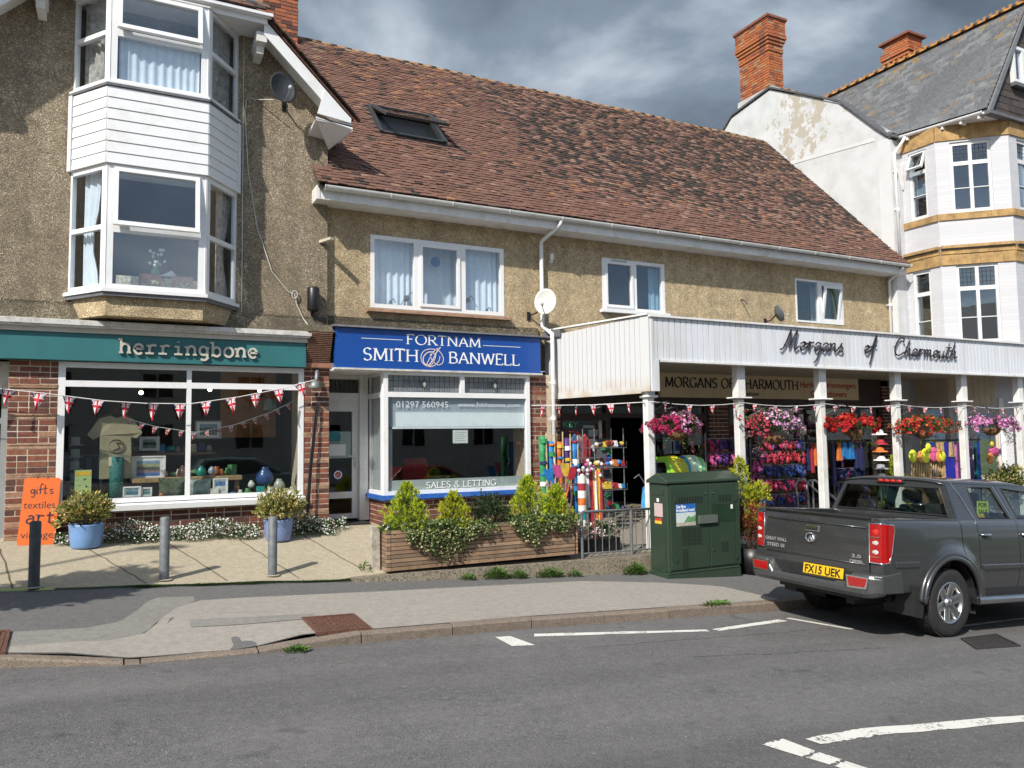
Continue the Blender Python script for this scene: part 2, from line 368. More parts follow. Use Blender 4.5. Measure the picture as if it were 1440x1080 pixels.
# ironwork in the footway and the road
IRON = mk('rusty_iron', (.16, .075, .05), .75, .45, 30, .6, 120, metal=.3, grime=(.07, .05, .045), gscale=14)
IRON2 = mk('dark_iron', (.055, .05, .048), .7, .4, 30, .6, 120, metal=.3)
def plate(name, label, c, zf, mat, off, frame=True, bars=False):
    # c: corners back-left, back-right, front-right, front-left in plan
    t = thing(name, label, 'manhole cover' if not bars else 'drain', (c[0][0], c[0][1], zf(*c[0])))
    P = lambda u, v: Vector((c[0][0]*(1-u)*(1-v)+c[1][0]*u*(1-v)+c[2][0]*u*v+c[3][0]*(1-u)*v, c[0][1]*(1-u)*(1-v)+c[1][1]*u*(1-v)+c[2][1]*u*v+c[3][1]*(1-u)*v))
    def blk(m, u0, u1, v0, v1, a, b):
        q = [P(u0, v1), P(u1, v1), P(u1, v0), P(u0, v0)]; m.hexa([(p.x, p.y, zf(p.x, p.y)+a) for p in q]+[(p.x, p.y, zf(p.x, p.y)+b) for p in q])
    m = M(); blk(m, 0, 1, 0, .05, off-.02, off+.012); blk(m, 0, 1, .95, 1, off-.02, off+.012); blk(m, 0, .05, .05, .95, off-.02, off+.012); blk(m, .95, 1, .05, .95, off-.02, off+.012)
    m.build('frame', mat, t)
    m = M(); blk(m, .06, .94, .06, .94, off-.02, off+.004)
    n = 9
    for i in range(n):
        for j in range(n):
            u, v = .075+i*.85/n, .075+j*.85/n; w = .85/n
            if bars: 
                if j == 0: blk(m, u, u+w*.5, .08, .92, off+.004, off+.012)
            elif (i+j) % 2: blk(m, u+.01, u+w-.01, v+w*.3, v+w*.62, off+.004, off+.010)
            else: blk(m, u+w*.3, u+w*.62, v+.01, v+w-.01, off+.004, off+.010)
    m.build('lid' if not bars else 'grating', mat, t)
plate('manhole_cover', 'rusty square manhole cover in the pale footway by the kerb', [(1.6, 7.55), (2.12, 7.60), (2.13, 7.04), (1.61, 6.98)], footz, IRON, .006)
plate('drain_cover', 'rusty ribbed drain cover cut by the left edge of the photo', [(-1.3, 7.64), (-.74, 7.63), (-.71, 7.0), (-1.3, 7.0)], footz, IRON, .008, bars=True)
plate('drain_cover', 'dark square iron cover in the road beside the pickup rear wheel', [(8.12, 5.33), (8.80, 5.36), (8.46, 4.90), (7.80, 4.96)], road, IRON2, .006)
# cracks, tar patch
TAR = mk('tar', (.045, .044, .044), .8, .3, 20)
# hairline cracks, chipped seams and pale grit in the road
m = M(); rr = random.Random(21)
def rcrack(a, b, w, n=16, amp=.02):
    P = [(a[0]+(b[0]-a[0])*i/n+rr.uniform(-amp, amp), a[1]+(b[1]-a[1])*i/n+rr.uniform(-amp, amp)) for i in range(n+1)]; dx, dy = b[0]-a[0], b[1]-a[1]; l = math.hypot(dx, dy); nx, ny = -dy/l, dx/l
    for p, q in zip(P, P[1:]):
        u, v = w*rr.uniform(.3, 1), w*rr.uniform(.3, 1); m.quad(*[(c[0]+nx*s_, c[1]+ny*s_, road(c[0], 0)+.003) for c, s_ in ((p, -u), (p, u), (q, v), (q, -v))])
rcrack((4.6, 2.6), (8.6, 4.6), .005, 30, .03); rcrack((3.9, 6.2), (7.4, 6.15), .004, 26, .02); rcrack((4.6, 5.6), (6.9, 5.3), .005, 20, .03); 
m.build('road_crack', TAR, kind='structure')
m = M(); CH = mk('chipped_stone', (.145, .14, .135), .9, .4, 60)
for x, y, s_ in ((1.66, 6.35, .05), (1.78, 5.95, .04), (1.92, 5.55, .045), (2.1, 5.2, .045), (2.2, 4.8, .055), (2.5, 4.3, .035)):
    k = 9; q = [(x+s_*rr.uniform(.5, 1)*cos(2*pi*i/k), y+s_*.8*rr.uniform(.4, 1)*sin(2*pi*i/k)) for i in range(k)]; m.add([(a, b, road(a, b)+.003) for a, b in q], [tuple(range(k))])
m.build('road_chip', CH, kind='structure')
m = M()
for _ in range(2600):
    x, y = rr.uniform(-1.5, 11), rr.choice((rr.uniform(2, 6.9), ky(2)-abs(rr.gauss(0, .06)), rr.uniform(4.4, 5.4))); s_ = rr.uniform(.003, .009)
    m.add([(x+s_*cos(a), y+s_*sin(a), road(x, y)+.003+(s_*.5 if a == 9 else 0)) for a in (0, 2, 4)], [(0, 1, 2)])
m.build('grit', CH, kind='stuff', label='pale grit scattered over the road surface', cat='grit')
# forecourt and its slabs
strip('forecourt', CONC, [-30, -12, -6]+seg(-3, 3.62, 22), lambda x: 9.30+.02*sin(5*x)+.01*sin(17*x), lambda x: 12.3 if x > 2.75 else 11.7, fore, .0, 10)
strip('shop_forecourt', aggregate('forecourt_grey', (.27, .245, .20), (.4, .37, .3), (.17, .15, .12), s=120.), seg(3.62, 9, 12)+seg(10, 30, 8), lambda x: 9.32, lambda x: 13., fore, 0., 10)
m = M(); rr = random.Random(8)
def crack(m, a, b, w, zf, off, n=10, amp=.012):
    P = [(a[0]+(b[0]-a[0])*i/n+(rr.uniform(-amp, amp) if 0 < i < n else 0), a[1]+(b[1]-a[1])*i/n) for i in range(n+1)]
    for p, q in zip(P, P[1:]): m.quad((p[0]-w, p[1], zf(*p)+off), (p[0]+w, p[1], zf(*p)+off), (q[0]+w, q[1], zf(*q)+off), (q[0]-w, q[1], zf(*q)+off))
for a, b in (((.32, 9.35), (-.27, 10.8)), ((1.15, 9.35), (.62, 11.0)), ((1.95, 9.36), (1.50, 11.0)), ((-.9, 9.3), (-1.2, 11)), ((2.75, 9.6), (2.35, 11.2)), ((3.7, 10), (3.5, 11.2))):
    crack(m, a, b, .008, fore, .004)
crack(m, (.9, 7.9), (1.5, 7.8), .006, footz, .009); 
m.build('slab_joint', mk('joint_dirt', (.10, .08, .05), .95), kind='structure')
# low retaining wall below the planter
m = M(); xs2 = seg(2.55, 30, 90)
for a, b in zip(xs2, xs2[1:]):
    ya = 9.20+.012*sin(9*a); yb = 9.20+.012*sin(9*b)
    za, zb = max(fore(a, 9.25) if a > 2.95 else fore(a, 9.3), foot(a, 9.2)+.012), max(fore(b, 9.25) if b > 2.95 else fore(b, 9.3), foot(b, 9.2)+.012)
    m.hexa([(a, ya, foot(a, 9.2)-.1), (b, yb, foot(b, 9.2)-.1), (b, 9.42, foot(b, 9.2)-.1), (a, 9.42, foot(a, 9.2)-.1),
            (a, ya+.02, za+.006), (b, yb+.02, zb+.006), (b, 9.42, zb+.006), (a, 9.42, za+.006)])
m.build('retaining_wall', WALLC, kind='structure')
# ================================================================== SHARED BUILDING MATERIALS
def pebbledash(name, base, dark, pale, stain, st=(.45, .7), s=62., north=None):
    m, N, L, B = nodes_of(name)
    v = tx(N, L, 'Voronoi', s); sep = N.new('ShaderNodeSeparateColor'); L.new(v.outputs['Color'], sep.inputs[0])
    col = rampn(N, L, sep.outputs[0], [(.0, dark), (.25, base), (.75, base), (.93, pale)])
    n = tx(N, L, 'Noise', .8, Detail=9., Roughness=.7)
    col = mixc(N, L, rampn(N, L, n.outputs['Fac'], [(st[0], 0.), (st[1], .8)]), col, stain)
    n2 = tx(N, L, 'Noise', 9., Detail=5., Roughness=.7)
    col = mixc(N, L, 1., col, rampn(N, L, n2.outputs['Fac'], [(.25, .68), (.75, 1.28)]), 'MULTIPLY')
    L.new(col, B.inputs['Base Color']); B.inputs['Roughness'].default_value = .95; B.inputs['Specular IOR Level'].default_value = .2
    st_ = N.new('ShaderNodeMapping'); st_.inputs['Scale'].default_value = (4, 4, .35); gp = N.new('ShaderNodeNewGeometry'); L.new(gp.outputs['Position'], st_.inputs[0]); ns = N.new('ShaderNodeTexNoise'); ns.inputs['Scale'].default_value = 1.; ns.inputs['Detail'].default_value = 6; L.new(st_.outputs[0], ns.inputs[0])
    col = mixc(N, L, 1., col, rampn(N, L, ns.outputs['Fac'], [(.35, .86), (.62, 1.06)]), 'MULTIPLY'); L.new(col, B.inputs['Base Color'])
    bumpn(N, L, B, v.outputs['Distance'], .8, .02); MATS[name] = m; return m
DASHA = pebbledash('pebbledash_brown', (.325, .262, .182), (.165, .125, .085), (.66, .57, .43), (.215, .17, .115), s=92.)
DASHB = pebbledash('pebbledash_tan', (.55, .42, .25), (.27, .19, .10), (.84, .73, .53), (.36, .285, .185), (.52, .8), s=95.)
DASHM = pebbledash('pebbledash_mossy', (.22, .18, .12), (.07, .058, .04), (.45, .40, .3), (.085, .075, .055), (.38, .56))
WHITE = mk('white_upvc', (.80, .80, .80), .35, .04, 3, grime=(.62, .60, .55), gscale=3.)
WHITE2 = mk('white_paint', (.74, .735, .71), .55, .08, 8, .1, 60, grime=(.48, .44, .36), gscale=2.5)
GREYW = mk('weathered_white_paint', (.60, .585, .55), .7, .15, 12, .4, 60, grime=(.20, .175, .14), gscale=7)
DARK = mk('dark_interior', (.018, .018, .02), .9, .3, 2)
BLACK = mk('black_plastic', (.012, .012, .013), .4, .2, 10)
LEAD = mk('lead', (.13, .13, .14), .6, .3, 10, .3, 40)
CURT = mk('net_curtain', (.82, .86, .90), .9, .08, 9)
GLS = glass('window_glass', (.91, .94, .96), 1.75, 0, 1.1)
GLSHOP = glass('shop_glass', (.94, .96, .955), 1.5, 0, 1.5)
MORT = mk('mortar', (.56, .47, .36), .95, .2, 20, .4, 90)
MORTD = mk('mortar_orange', (.26, .15, .09), .95, .2, 20, .4, 90)
def brickmat(n, c, bump=.5): return mk(n, c, .85, .30, 22, bump, 110, grime=tuple(v*.45 for v in c), gscale=9)
BRM = [brickmat('brick_red', (.20, .066, .042)), brickmat('brick_brown', (.14, .052, .038)), brickmat('brick_orange', (.25, .092, .052)),
       brickmat('brick_dark', (.105, .045, .036)), brickmat('brick_pale', (.36, .20, .125))]
BRU = [unit('brick', m, .02) for m in BRM]
TILEBAND = unit('tile_course', mk('tile_band', (.40, .24, .155), .9, .35, 12, .8, 60, grime=(.2, .11, .07), gscale=9))
def bricks(x0, x1, z0, z1, y, n=(0, -1), seed=1, bands=True, gauge=.075, ln=.225, weights=(6, 4, 2, 2, 0), off=0):
    """specs for a brick face: along x when n=(0,-1); along y (x0..x1 are y) at x=y when n=(-1,0)/(1,0)"""
    r = random.Random(seed); out = []; z = z0; k = 0
    while z < z1-.02:
        h = min(gauge, z1-z); tile = bands and (k+off) % 5 == 3
        x = x0-(ln/2 if k % 2 else 0)
        if tile:
            for q in range(3):
                a, b, zz = x0+r.uniform(0, .008), x1-r.uniform(0, .008), z+h*(q+.5)/3
                c, sc = (a+b)/2, (b-a-.006, .10, h/3-.006)
                pr = r.uniform(-.004, .012)
                if n[0] == 0: out.append((5, (c, y+.05-pr, zz), (0, 0, 0), sc))
                else: out.append((5, (y+(.05-pr)*(1 if n[0] < 0 else -1), c, zz), (0, 0, pi/2), sc))
        else:
            while x < x1-.005:
                w = ln*(1 if r.random() < .72 else .5)
                a, b = max(x, x0), min(x+w, x1)
                if x1-b < .05: b = x1; w = b-x+.001
                if b-a > .02:
                    mi = r.choices(range(5), weights)[0]; pr = r.uniform(-.003, .004)
                    sc = (b-a-.014, .10, h-.014); c = (a+b)/2; zz = z+h/2
                    if n[0] == 0: out.append((mi, (c, y+.05-pr, zz), (0, 0, r.uniform(-.01, .01)), sc))
                    else: out.append((mi, (y+(.05-pr)*(1 if n[0] < 0 else -1), c, zz), (0, 0, pi/2), sc))
                x += w
        z += gauge; k += 1
    return out
def wall(m, x0, x1, z0, z1, y0, y1, holes=()):
    """wall in the xz plane with rectangular openings (hx0,hx1,hz0,hz1)"""
    zs = sorted({z0, z1, *[h[2] for h in holes], *[h[3] for h in holes]}); zs = [z for z in zs if z0 <= z <= z1]
    for a, b in zip(zs, zs[1:]):
        hs = sorted([h for h in holes if h[2] < (a+b)/2 < h[3]]); x = x0
        for h in hs:
            if h[0] > x: m.box(x, h[0], y0, y1, a, b)
            x = max(x, h[1])
        if x < x1: m.box(x, x1, y0, y1, a, b)
class Face:
    """local frame on a wall: u along, n outward, z up"""
    def __init__(s, p, u):
        s.p = Vector((p[0], p[1], 0)); s.u = Vector((u[0], u[1], 0)).normalized(); s.n = Vector((s.u.y, -s.u.x, 0))
    def P(s, u, n, z): q = s.p+s.u*u+s.n*n; return (q.x, q.y, z)
    def box(s, m, u0, u1, n0, n1, z0, z1, mi=None):
        m.hexa([s.P(u0, n1, z0), s.P(u1, n1, z0), s.P(u1, n0, z0), s.P(u0, n0, z0), s.P(u0, n1, z1), s.P(u1, n1, z1), s.P(u1, n0, z1), s.P(u0, n0, z1)], mi)
def ring(F, m, u0, u1, z0, z1, w, n0, n1):
    F.box(m, u0, u0+w, n0, n1, z0, z1); F.box(m, u1-w, u1, n0, n1, z0, z1); F.box(m, u0+w, u1-w, n0, n1, z0, z0+w); F.box(m, u0+w, u1-w, n0, n1, z1-w, z1)
def window(par, F, u0, u1, z0, z1, cells, fw=.055, dep=.06, n=0., mat=None, gm=None, name='window', tilt=None, label=None):
    """frame round u0..u1,z0..z1; cells: (a,b,c,d,sash) pane rectangles; bars are what is left between them"""
    mat = mat or WHITE; gm = gm or GLS
    m = M(); us = sorted({u0, u1, *[c[0] for c in cells], *[c[1] for c in cells]}); zs = sorted({z0, z1, *[c[2] for c in cells], *[c[3] for c in cells]})
    for a, b in zip(us, us[1:]):
        for c, d in zip(zs, zs[1:]):
            cu, cz = (a+b)/2, (c+d)/2
            if not any(q[0] < cu < q[1] and q[2] < cz < q[3] for q in cells): F.box(m, a, b, n-dep/2, n+dep/2, c, d)
    w = m.build(name, mat, par, label=label)
    for q in cells:
        a, b, c, d = q[:4]; s = q[4] if len(q) > 4 else 0
        if s:
            f = M(); ring(F, f, a-.025, b+.025, c-.025, d+.025, s, n+.0, n+dep/2+.022)
            g = M(); F.box(g, a+s-.026, b-s+.026, n+.012, n+.02, c+s-.026, d-s+.026)
            ang = q[5] if len(q) > 5 else 0
            if ang:
                hinge = Vector(F.P(0, n+.01, d+.02)); T = Matrix.Translation(hinge) @ Matrix.Rotation(ang, 4, F.u) @ Matrix.Translation(-hinge)
                f.xf(T); g.xf(T)
            f.build('sash', mat, w); g.build('pane', gm, w)
        else:
            g = M(); F.box(g, a-.004, b+.004, n-.004, n+.004, c-.004, d+.004); g.build('pane', gm, w)
    return w
def curtain(F, u0, u1, z0, z1, n, mat, label, amp=.02, waves=14, gather=0., group=None, name='curtain'):
    m = M(); k = int(waves*6); vs = []
    for j in range(7):
        t = j/6; wd = 1-gather*math.exp(-((t-.42)/.22)**2) if gather else 1
        for i in range(k+1):
            s = i/k; u = u0+(u1-u0)*s*wd; vs.append(F.P(u, n+amp*sin(2*pi*waves*s+1.3*sin(7*s)), z0+(z1-z0)*t))
    m.add(vs, [(j*(k+1)+i, j*(k+1)+i+1, (j+1)*(k+1)+i+1, (j+1)*(k+1)+i) for j in range(6) for i in range(k)])
    o = m.build(name, mat, None, smooth=True, label=label, cat='curtain', group=group); return o
def room(par, x0, x1, y0, y1, z0, z1, mat=None, name='interior'):
    m = M(); v = [(x, y, z) for z in (z0, z1) for y in (y0, y1) for x in (x0, x1)]
    m.add(v, [(0, 1, 3, 2), (4, 6, 7, 5), (2, 3, 7, 6), (0, 2, 6, 4), (1, 5, 7, 3)]); return m.build(name, mat or DARK, par)

# roof tiles -----------------------------------------------------------------------
RT = [mk('tile_redbrown', (.165, .082, .057), .9, .3, 25, .5, 70), mk('tile_brown', (.132, .068, .050), .9, .3, 25, .5, 70), mk('tile_orange', (.27, .13, .065), .9, .35, 20, .5, 70),
      mk('tile_moss', (.042, .031, .024), .95, .5, 30, 1., 50), mk('tile_pale', (.235, .138, .10), .9, .3, 25, .5, 70), mk('tile_lichen', (.23, .16, .10), .9, .4, 25, .6, 60)]
def tile_unit(mat, sag=.0):
    m = M(); n = 2      # slightly cambered plain tile, thick at the tail; local x across, y up the slope, z out
    xs = [-.5, 0, .5]; m.add([(x, y, z+(.10 if x == 0 else 0)) for z in (-.5, .5) for y in (-.5, .5) for x in xs],
        [(6, 7, 10, 9), (7, 8, 11, 10), (0, 1, 7, 6), (1, 2, 8, 7), (0, 6, 9, 3), (2, 5, 11, 8)]); return m.mesh('roof_tile', mat)
RTU = [tile_unit(m) for m in RT]
def roof_tiles(origin, du, dv, W_, H_, tw, gauge, thick, weight, seed, inside=None, jit=1., tilt=.09, length=None):
    """rows of lapped tiles on the plane origin + u*du + v*dv"""
    r = random.Random(seed); du = Vector(du).normalized(); dv = Vector(dv).normalized(); nn = du.cross(dv)
    out = []; rows = int(H_/gauge); lg = length or gauge*1.75
    for j in range(rows):
        v = j*gauge; o = (tw/2 if j % 2 else 0)+r.uniform(-.006, .006)*jit; sag = .012*sin(j*.21+1)
        i = 0; u = -o
        while u < W_:
            a, b = max(u, 0), min(u+tw, W_); cu = (a+b)/2; cvv = v+lg/2
            if b-a > .03 and (inside is None or inside(cu, v)):
                mi = weight(cu, v, r); lift = thick*.5+r.uniform(0, .006)*jit
                X = Matrix(((du.x, dv.x, nn.x), (du.y, dv.y, nn.y), (du.z, dv.z, nn.z)))
                X = X @ Matrix.Rotation(-tilt+r.uniform(-.025, .03)*jit, 3, 'X') @ Matrix.Rotation(r.uniform(-.02, .02)*jit, 3, 'Y') @ Matrix.Rotation(r.uniform(-.015, .015)*jit, 3, 'Z')
                c = Vector(origin)+du*cu+dv*(cvv+r.uniform(-.006, .006)*jit)+nn*(lift+.012)
                out.append((mi, tuple(c), tuple(X.to_euler()), (b-a-.005, lg, thick)))
            u += tw
    return out

# ================================================================== BUILDING WITH THE GABLE AND BAY WINDOW (left)
A = thing('gabled_shop_building', 'brown pebbledashed gabled building with tall white bay window over a teal shopfront', 'building', (.5, 11.5, 0))
YA = 11.5
def zr(x):
    return 6.12+.976*(3.0-x) if x > .375 else 6.12+.976*(x+2.25)
m = M(); 
pts = [(-1.79, 2.88), (-.60, 2.88), (-.60, 7.30), (1.48, 7.30), (1.48, 2.88), (2.79, 2.88), (2.79, zr(2.79)-.06), (1.78, 7.30+.0), (1.72, 7.32), (-.72, 7.32), (-1.79, zr(-1.79)-.06)]
m.prism([(x, YA, z) for x, z in [(-2.04, 2.88), (-.60, 2.88), (-.60, 7.32), (-.97, 7.32), (-2.04, zr(-2.04)-.06)]], (0, .25, 0))
m.prism([(x, YA, z) for x, z in [(1.48, 2.88), (2.79, 2.88), (2.79, zr(2.79)-.06), (1.72, 7.32), (1.48, 7.32)]], (0, .25, 0))
m.box(2.54, 2.79, YA+.25, 15.5, 2.88, 6.2); m.box(-2.04, -1.79, YA+.25, 15.5, 0, 6.2)
m.box(-.60, 1.48, YA, YA+.25, 7.25, 7.6); m.box(-3.2, -2.04, YA, YA+.25, 2.88, 5.2)
m.build('wall', DASHA, A)
m = M(); m.box(-3.2, 2.79, YA-.05, YA, 2.90, 3.12); m.hexa([(-3.2, YA-.16, 2.88), (2.62, YA-.16, 2.88), (2.79, YA, 2.88), (-3.2, YA, 2.88), (-3.2, YA-.03, 3.12), (2.6, YA-.03, 3.12), (2.79, YA, 3.12), (-3.2, YA, 3.12)])
m.build('ledge', DASHM, A)
# roof: two slopes, half hip in front
YF = 11.02
def slopes():
    m = M(); t = .05
    L_ = (-2.1, zr(-2.0)-.1); Rr = (3.08, 6.04)
    m.prism([(3.06, YF, 6.06), (1.74, YF, 7.36), (1.74, 12.2, 7.36), (.375, 12.8, 8.68), (.375, 16, 8.68), (3.08, 16, 6.04)], (.02, 0, .03))
    m.prism([(-2.33, YF, 6.04), (-2.33, 16, 6.04), (.375, 16, 8.68), (.375, 12.8, 8.68), (-.99, 12.2, 7.36), (-.99, YF, 7.36)], (-.02, 0, .03))
    m.prism([(-.99, YF, 7.36), (1.74, YF, 7.36), (.375, 12.4, 8.68)], (0, -.02, .03)); return m
slopes().build('roof', RT[1], A)
# verge and half-hip tiles seen from below
sp = []; rr = random.Random(2)
for k in range(17):
    t = k/17.; x = 3.10-1.36*t; z = 6.03+1.36*.976*t
    sp.append((rr.choice((1, 3, 3, 1)), (x, YF-.02, z+.05), (0, radians(44)+rr.uniform(-.04, .04), 0), (.12, .16, .02)))
    x = -2.35+1.36*t; sp.append((rr.choice((1, 3)), (x, YF-.02, z+.05), (0, -radians(44), 0), (.12, .20, .026)))
for k in range(17):
    sp.append((rr.choice((1, 3)), (-.95+.165*k, YF-.07, 7.43), (radians(40), rr.uniform(-.04, .04), 0), (.155, .2, .022)))
    sp.append((rr.choice((1, 3)), (-.88+.165*k, YF+.03, 7.52), (radians(40), rr.uniform(-.04, .04), 0), (.155, .2, .022)))
pieces('roof_tile', sp, RTU, A)
# barge boards, box ends, half-hip fascia and soffits
def barge(s):
    X = lambda x: x if s > 0 else .75-x
    m = M(); y0, y1 = YF, YF+.035
    q = [(3.02, 6.07), (1.78, 7.28), (1.78, 7.06), (2.72, 6.13), (2.98, 5.87)]
    m.prism([(X(3.03), y0, 6.06), (X(1.76), y0, 7.30), (X(1.76), y0, 7.08), (X(2.55), y0, 6.31), (X(2.86), y0, 6.00)], (0, .035, 0)); m.build('barge_board', WHITE, A)
    m = M(); m.prism([(X(3.02), y0-.012, 6.07), (X(2.62), y0-.012, 6.43), (X(2.52), y0-.012, 6.06), (X(3.02), y0-.012, 6.0)], (0, .03, 0))
    m.prism([(X(2.50), y0+.02, 6.0), (X(3.05), y0+.02, 5.95), (X(3.05), y0+.02, 5.90), (X(2.80), 11.49, 5.72), (X(2.50), 11.49, 5.95)][:4], (0, .0, .02))
    m.hexa([(X(2.82), y0+.02, 5.97), (X(3.02), y0+.02, 5.95), (X(3.02), 15, 5.95), (X(2.82), 15, 5.97), (X(2.82), y0+.02, 6.0), (X(3.05), y0+.02, 6.0), (X(3.05), 15, 6.0), (X(2.82), 15, 6.0)])
    m.hexa([(X(2.52), y0+.03, 5.97), (X(3.01), y0+.03, 5.96), (X(2.98), YA+.0, 5.85), (X(2.50), YA, 5.90), (X(2.50), y0+.03, 5.98), (X(3.04), y0+.03, 5.96), (X(3.04), YA, 5.96), (X(2.50), YA, 5.98)])
    m.build('box_end', WHITE, A)
    m = M(); m.box(min(X(1.66), X(1.80)), max(X(1.66), X(1.80)), YF+.02, YA, 6.98, 7.12); m.box(min(X(1.68), X(1.78)), max(X(1.68), X(1.78)), YF+.15, YA, 6.86, 6.98); m.build('bracket', WHITE2, A)
    m = M(); m.prism([(X(2.98), y0+.04, 6.03), (X(1.76), y0+.04, 7.24), (X(1.76), YA, 7.24), (X(2.98), YA, 6.03)], (0, 0, .015)); m.build('soffit', WHITE2, A)
barge(1); barge(-1)
m = M(); m.box(-1.05, 1.80, YF-.03, YF, 7.22, 7.36); m.box(-1.11, 1.86, YF-.13, YF-.03, 7.30, 7.345); m.box(-1.05, 1.80, YF, YA, 7.24, 7.255); m.build('fascia', WHITE, A)
# bay window
m = M(); room(A, -.6, 1.48, YA+.2, 14, 3.0, 7.2)
bayp = [(-.63, YA), (-.19, 10.9), (1.025, 10.9), (1.50, YA)]
def inset(d): return [(-.63+d*.9, YA), (-.19+d*.5, 10.9+d), (1.025-d*.5, 10.9+d), (1.50-d*.9, YA)]
def bayring(z0, z1, d, mat, name, par=A):
    m = M(); a = inset(d); m.prism([(x, y, z0) for x, y in a], (0, 0, z1-z0)); return m.build(name, mat, par)
bayring(2.905, 3.20, .06, DASHB, 'bay_base'); bayring(3.20, 3.245, -.035, WHITE, 'window_sill'); bayring(3.15, 3.20, -.01, LEAD, 'sill_flashing')
bayring(4.86, 5.88, .02, WHITE2, 'bay_panel'); bayring(5.885, 5.92, -.03, LEAD, 'sill_flashing'); bayring(5.92, 5.95, -.025, WHITE, 'window_sill'); bayring(7.22, 7.24, -.0, WHITE2, 'bay_head')
faces = [Face(bayp[0], (bayp[1][0]-bayp[0][0], bayp[1][1]-bayp[0][1])), Face(bayp[1], (1, 0)), Face(bayp[2], (bayp[3][0]-bayp[2][0], bayp[3][1]-bayp[2][1]))]
lens = [math.dist(bayp[i], bayp[i+1]) for i in range(3)]
for k, (F, ln_) in enumerate(zip(faces, lens)):
    for i in range(7):      # shiplap boards
        z0 = 4.87+.1445*i; mm = M()
        a, b = (.0, ln_)
        if k == 0: a = .07
        if k == 2: b = ln_-.07
        mm.hexa([F.P(a, .019, z0), F.P(b, .019, z0), F.P(b, -.01, z0), F.P(a, -.01, z0), F.P(a, .009, z0+.139), F.P(b, .009, z0+.139), F.P(b, -.01, z0+.139), F.P(a, -.01, z0+.139)])
        mm.build('cladding_board', WHITE, A)
    if k == 0: mm = M(); F.box(mm, 0, .066, -.01, .034, 4.86, 5.88); mm.build('corner_trim', WHITE, A)
    if k == 2: mm = M(); F.box(mm, ln_-.066, ln_, -.01, .034, 4.86, 5.88); mm.build('corner_trim', WHITE, A)
    e = .05
    if k == 1:
        window(A, F, 0, ln_, 3.245, 4.86, [(.10, ln_-.10, 3.31, 3.98), (.12, ln_-.12, 4.07, 4.80, .055, -radians(7))], n=-.05)
        window(A, F, 0, ln_, 5.95, 7.22, [(.10, ln_-.10, 6.00, 6.58), (.12, ln_-.12, 6.67, 7.17, .055, -radians(9))], n=-.05)
    else:
        a, b = (.05, ln_-.10) if k == 0 else (.10, ln_-.05)
        window(A, F, 0, ln_, 3.245, 4.86, [(a, b, 3.31, 4.02), (a, b, 4.08, 4.80)], n=-.05)
        window(A, F, 0, ln_, 5.95, 7.22, [(a, b, 6.00, 6.60), (a, b, 6.66, 7.17)], n=-.05)
F1 = faces[1]
CUR2 = mk('patterned_curtain', (.50, .45, .40), .9, .5, 14)
curtain(F1, .12, 1.1, 5.96, 6.60, -.12, CURT, 'white net curtain in the upper bay window, middle pane', .012, 10)
curtain(faces[0], .05, .45, 5.96, 7.2, -.16, CUR2, 'patterned curtain behind the upper left bay pane', .02, 4)
curtain(faces[2], .18, .72, 5.96, 7.2, -.16, CUR2, 'patterned curtain behind the upper right bay pane', .02, 5)
curtain(faces[0], .12, .45, 3.26, 4.84, -.16, CURT, 'pale tied curtain behind the lower left bay pane', .02, 3, .45)
curtain(faces[2], .45, .75, 3.26, 4.84, -.16, CUR2, 'pale tied curtain behind the lower right bay pane', .02, 3, .45)
# chairs and flowers seen in the lower bay
WOOD = mk('brown_wood', (.17, .085, .045), .5, .3, 12)
CUSH = mk('spotted_cushion', (.62, .56, .42), .9, .6, 30)
m = M(); m.box(-.05, .95, 11.25, 11.5, 3.25, 3.49); o = m.build('cushioned_bench', CUSH, label='spotted window seat cushions inside the lower bay window', cat='bench')
for k, x in enumerate((.22, .62)):
    t = thing('dining_chair', ('left' if k == 0 else 'right')+' wooden chair back inside the lower bay window', 'chair', (x, 11.18, 3.25), 'chairs inside the bay window')
    m = M(); m.box(x, x+.025, 11.16, 11.18, 3.25, 3.52); m.build('post', WOOD, t); m = M(); m.box(x+.24, x+.265, 11.16, 11.18, 3.25, 3.52); m.build('post', WOOD, t)
    m = M(); m.box(x+.025, x+.24, 11.162, 11.178, 3.44, 3.52); m.build('top_rail', WOOD, t)
    m = M(); m.tube([(x+.03, 11.17, 3.26), (x+.235, 11.17, 3.44)], .009, 6); m.tube([(x+.235, 11.17, 3.26), (x+.03, 11.17, 3.44)], .009, 6); m.build('cross_brace', WOOD, t)
t = thing('flower_vase', 'small vase of white flowers inside the lower bay window', 'vase', (.42, 11.3, 3.5))
m = M(); m.lathe([(.0, 0), (.05, 0), (.06, .08), (.03, .15), (.04, .18)], (.42, 11.3, 3.49), 12); m.build('vase', mk('green_glassware', (.12, .3, .12), .2), t, True)
m = M(); rr = random.Random(5)
for k in range(14):
    a = rr.uniform(0, 2*pi); q = (.42+.13*cos(a)*rr.random(), 11.3+.05*sin(a), 3.72+rr.uniform(-.06, .18)); m.tube([(.42, 11.3, 3.62), q], .004, 4, mi=0); m.ball(q, .022, 6, 4, mi=1)
m.build('flowers', [mk('stem_green', (.08, .16, .05), .8), mk('petal_white', (.75, .75, .7), .8)], t)
m = M(); m.prism([(.48, 11.22, 3.52), (.62, 11.22, 3.60), (.68, 11.22, 3.53)], (0, .08, 0)); m.build('paper', WHITE2, label='white paper propped up behind the lower bay window glass', cat='paper')

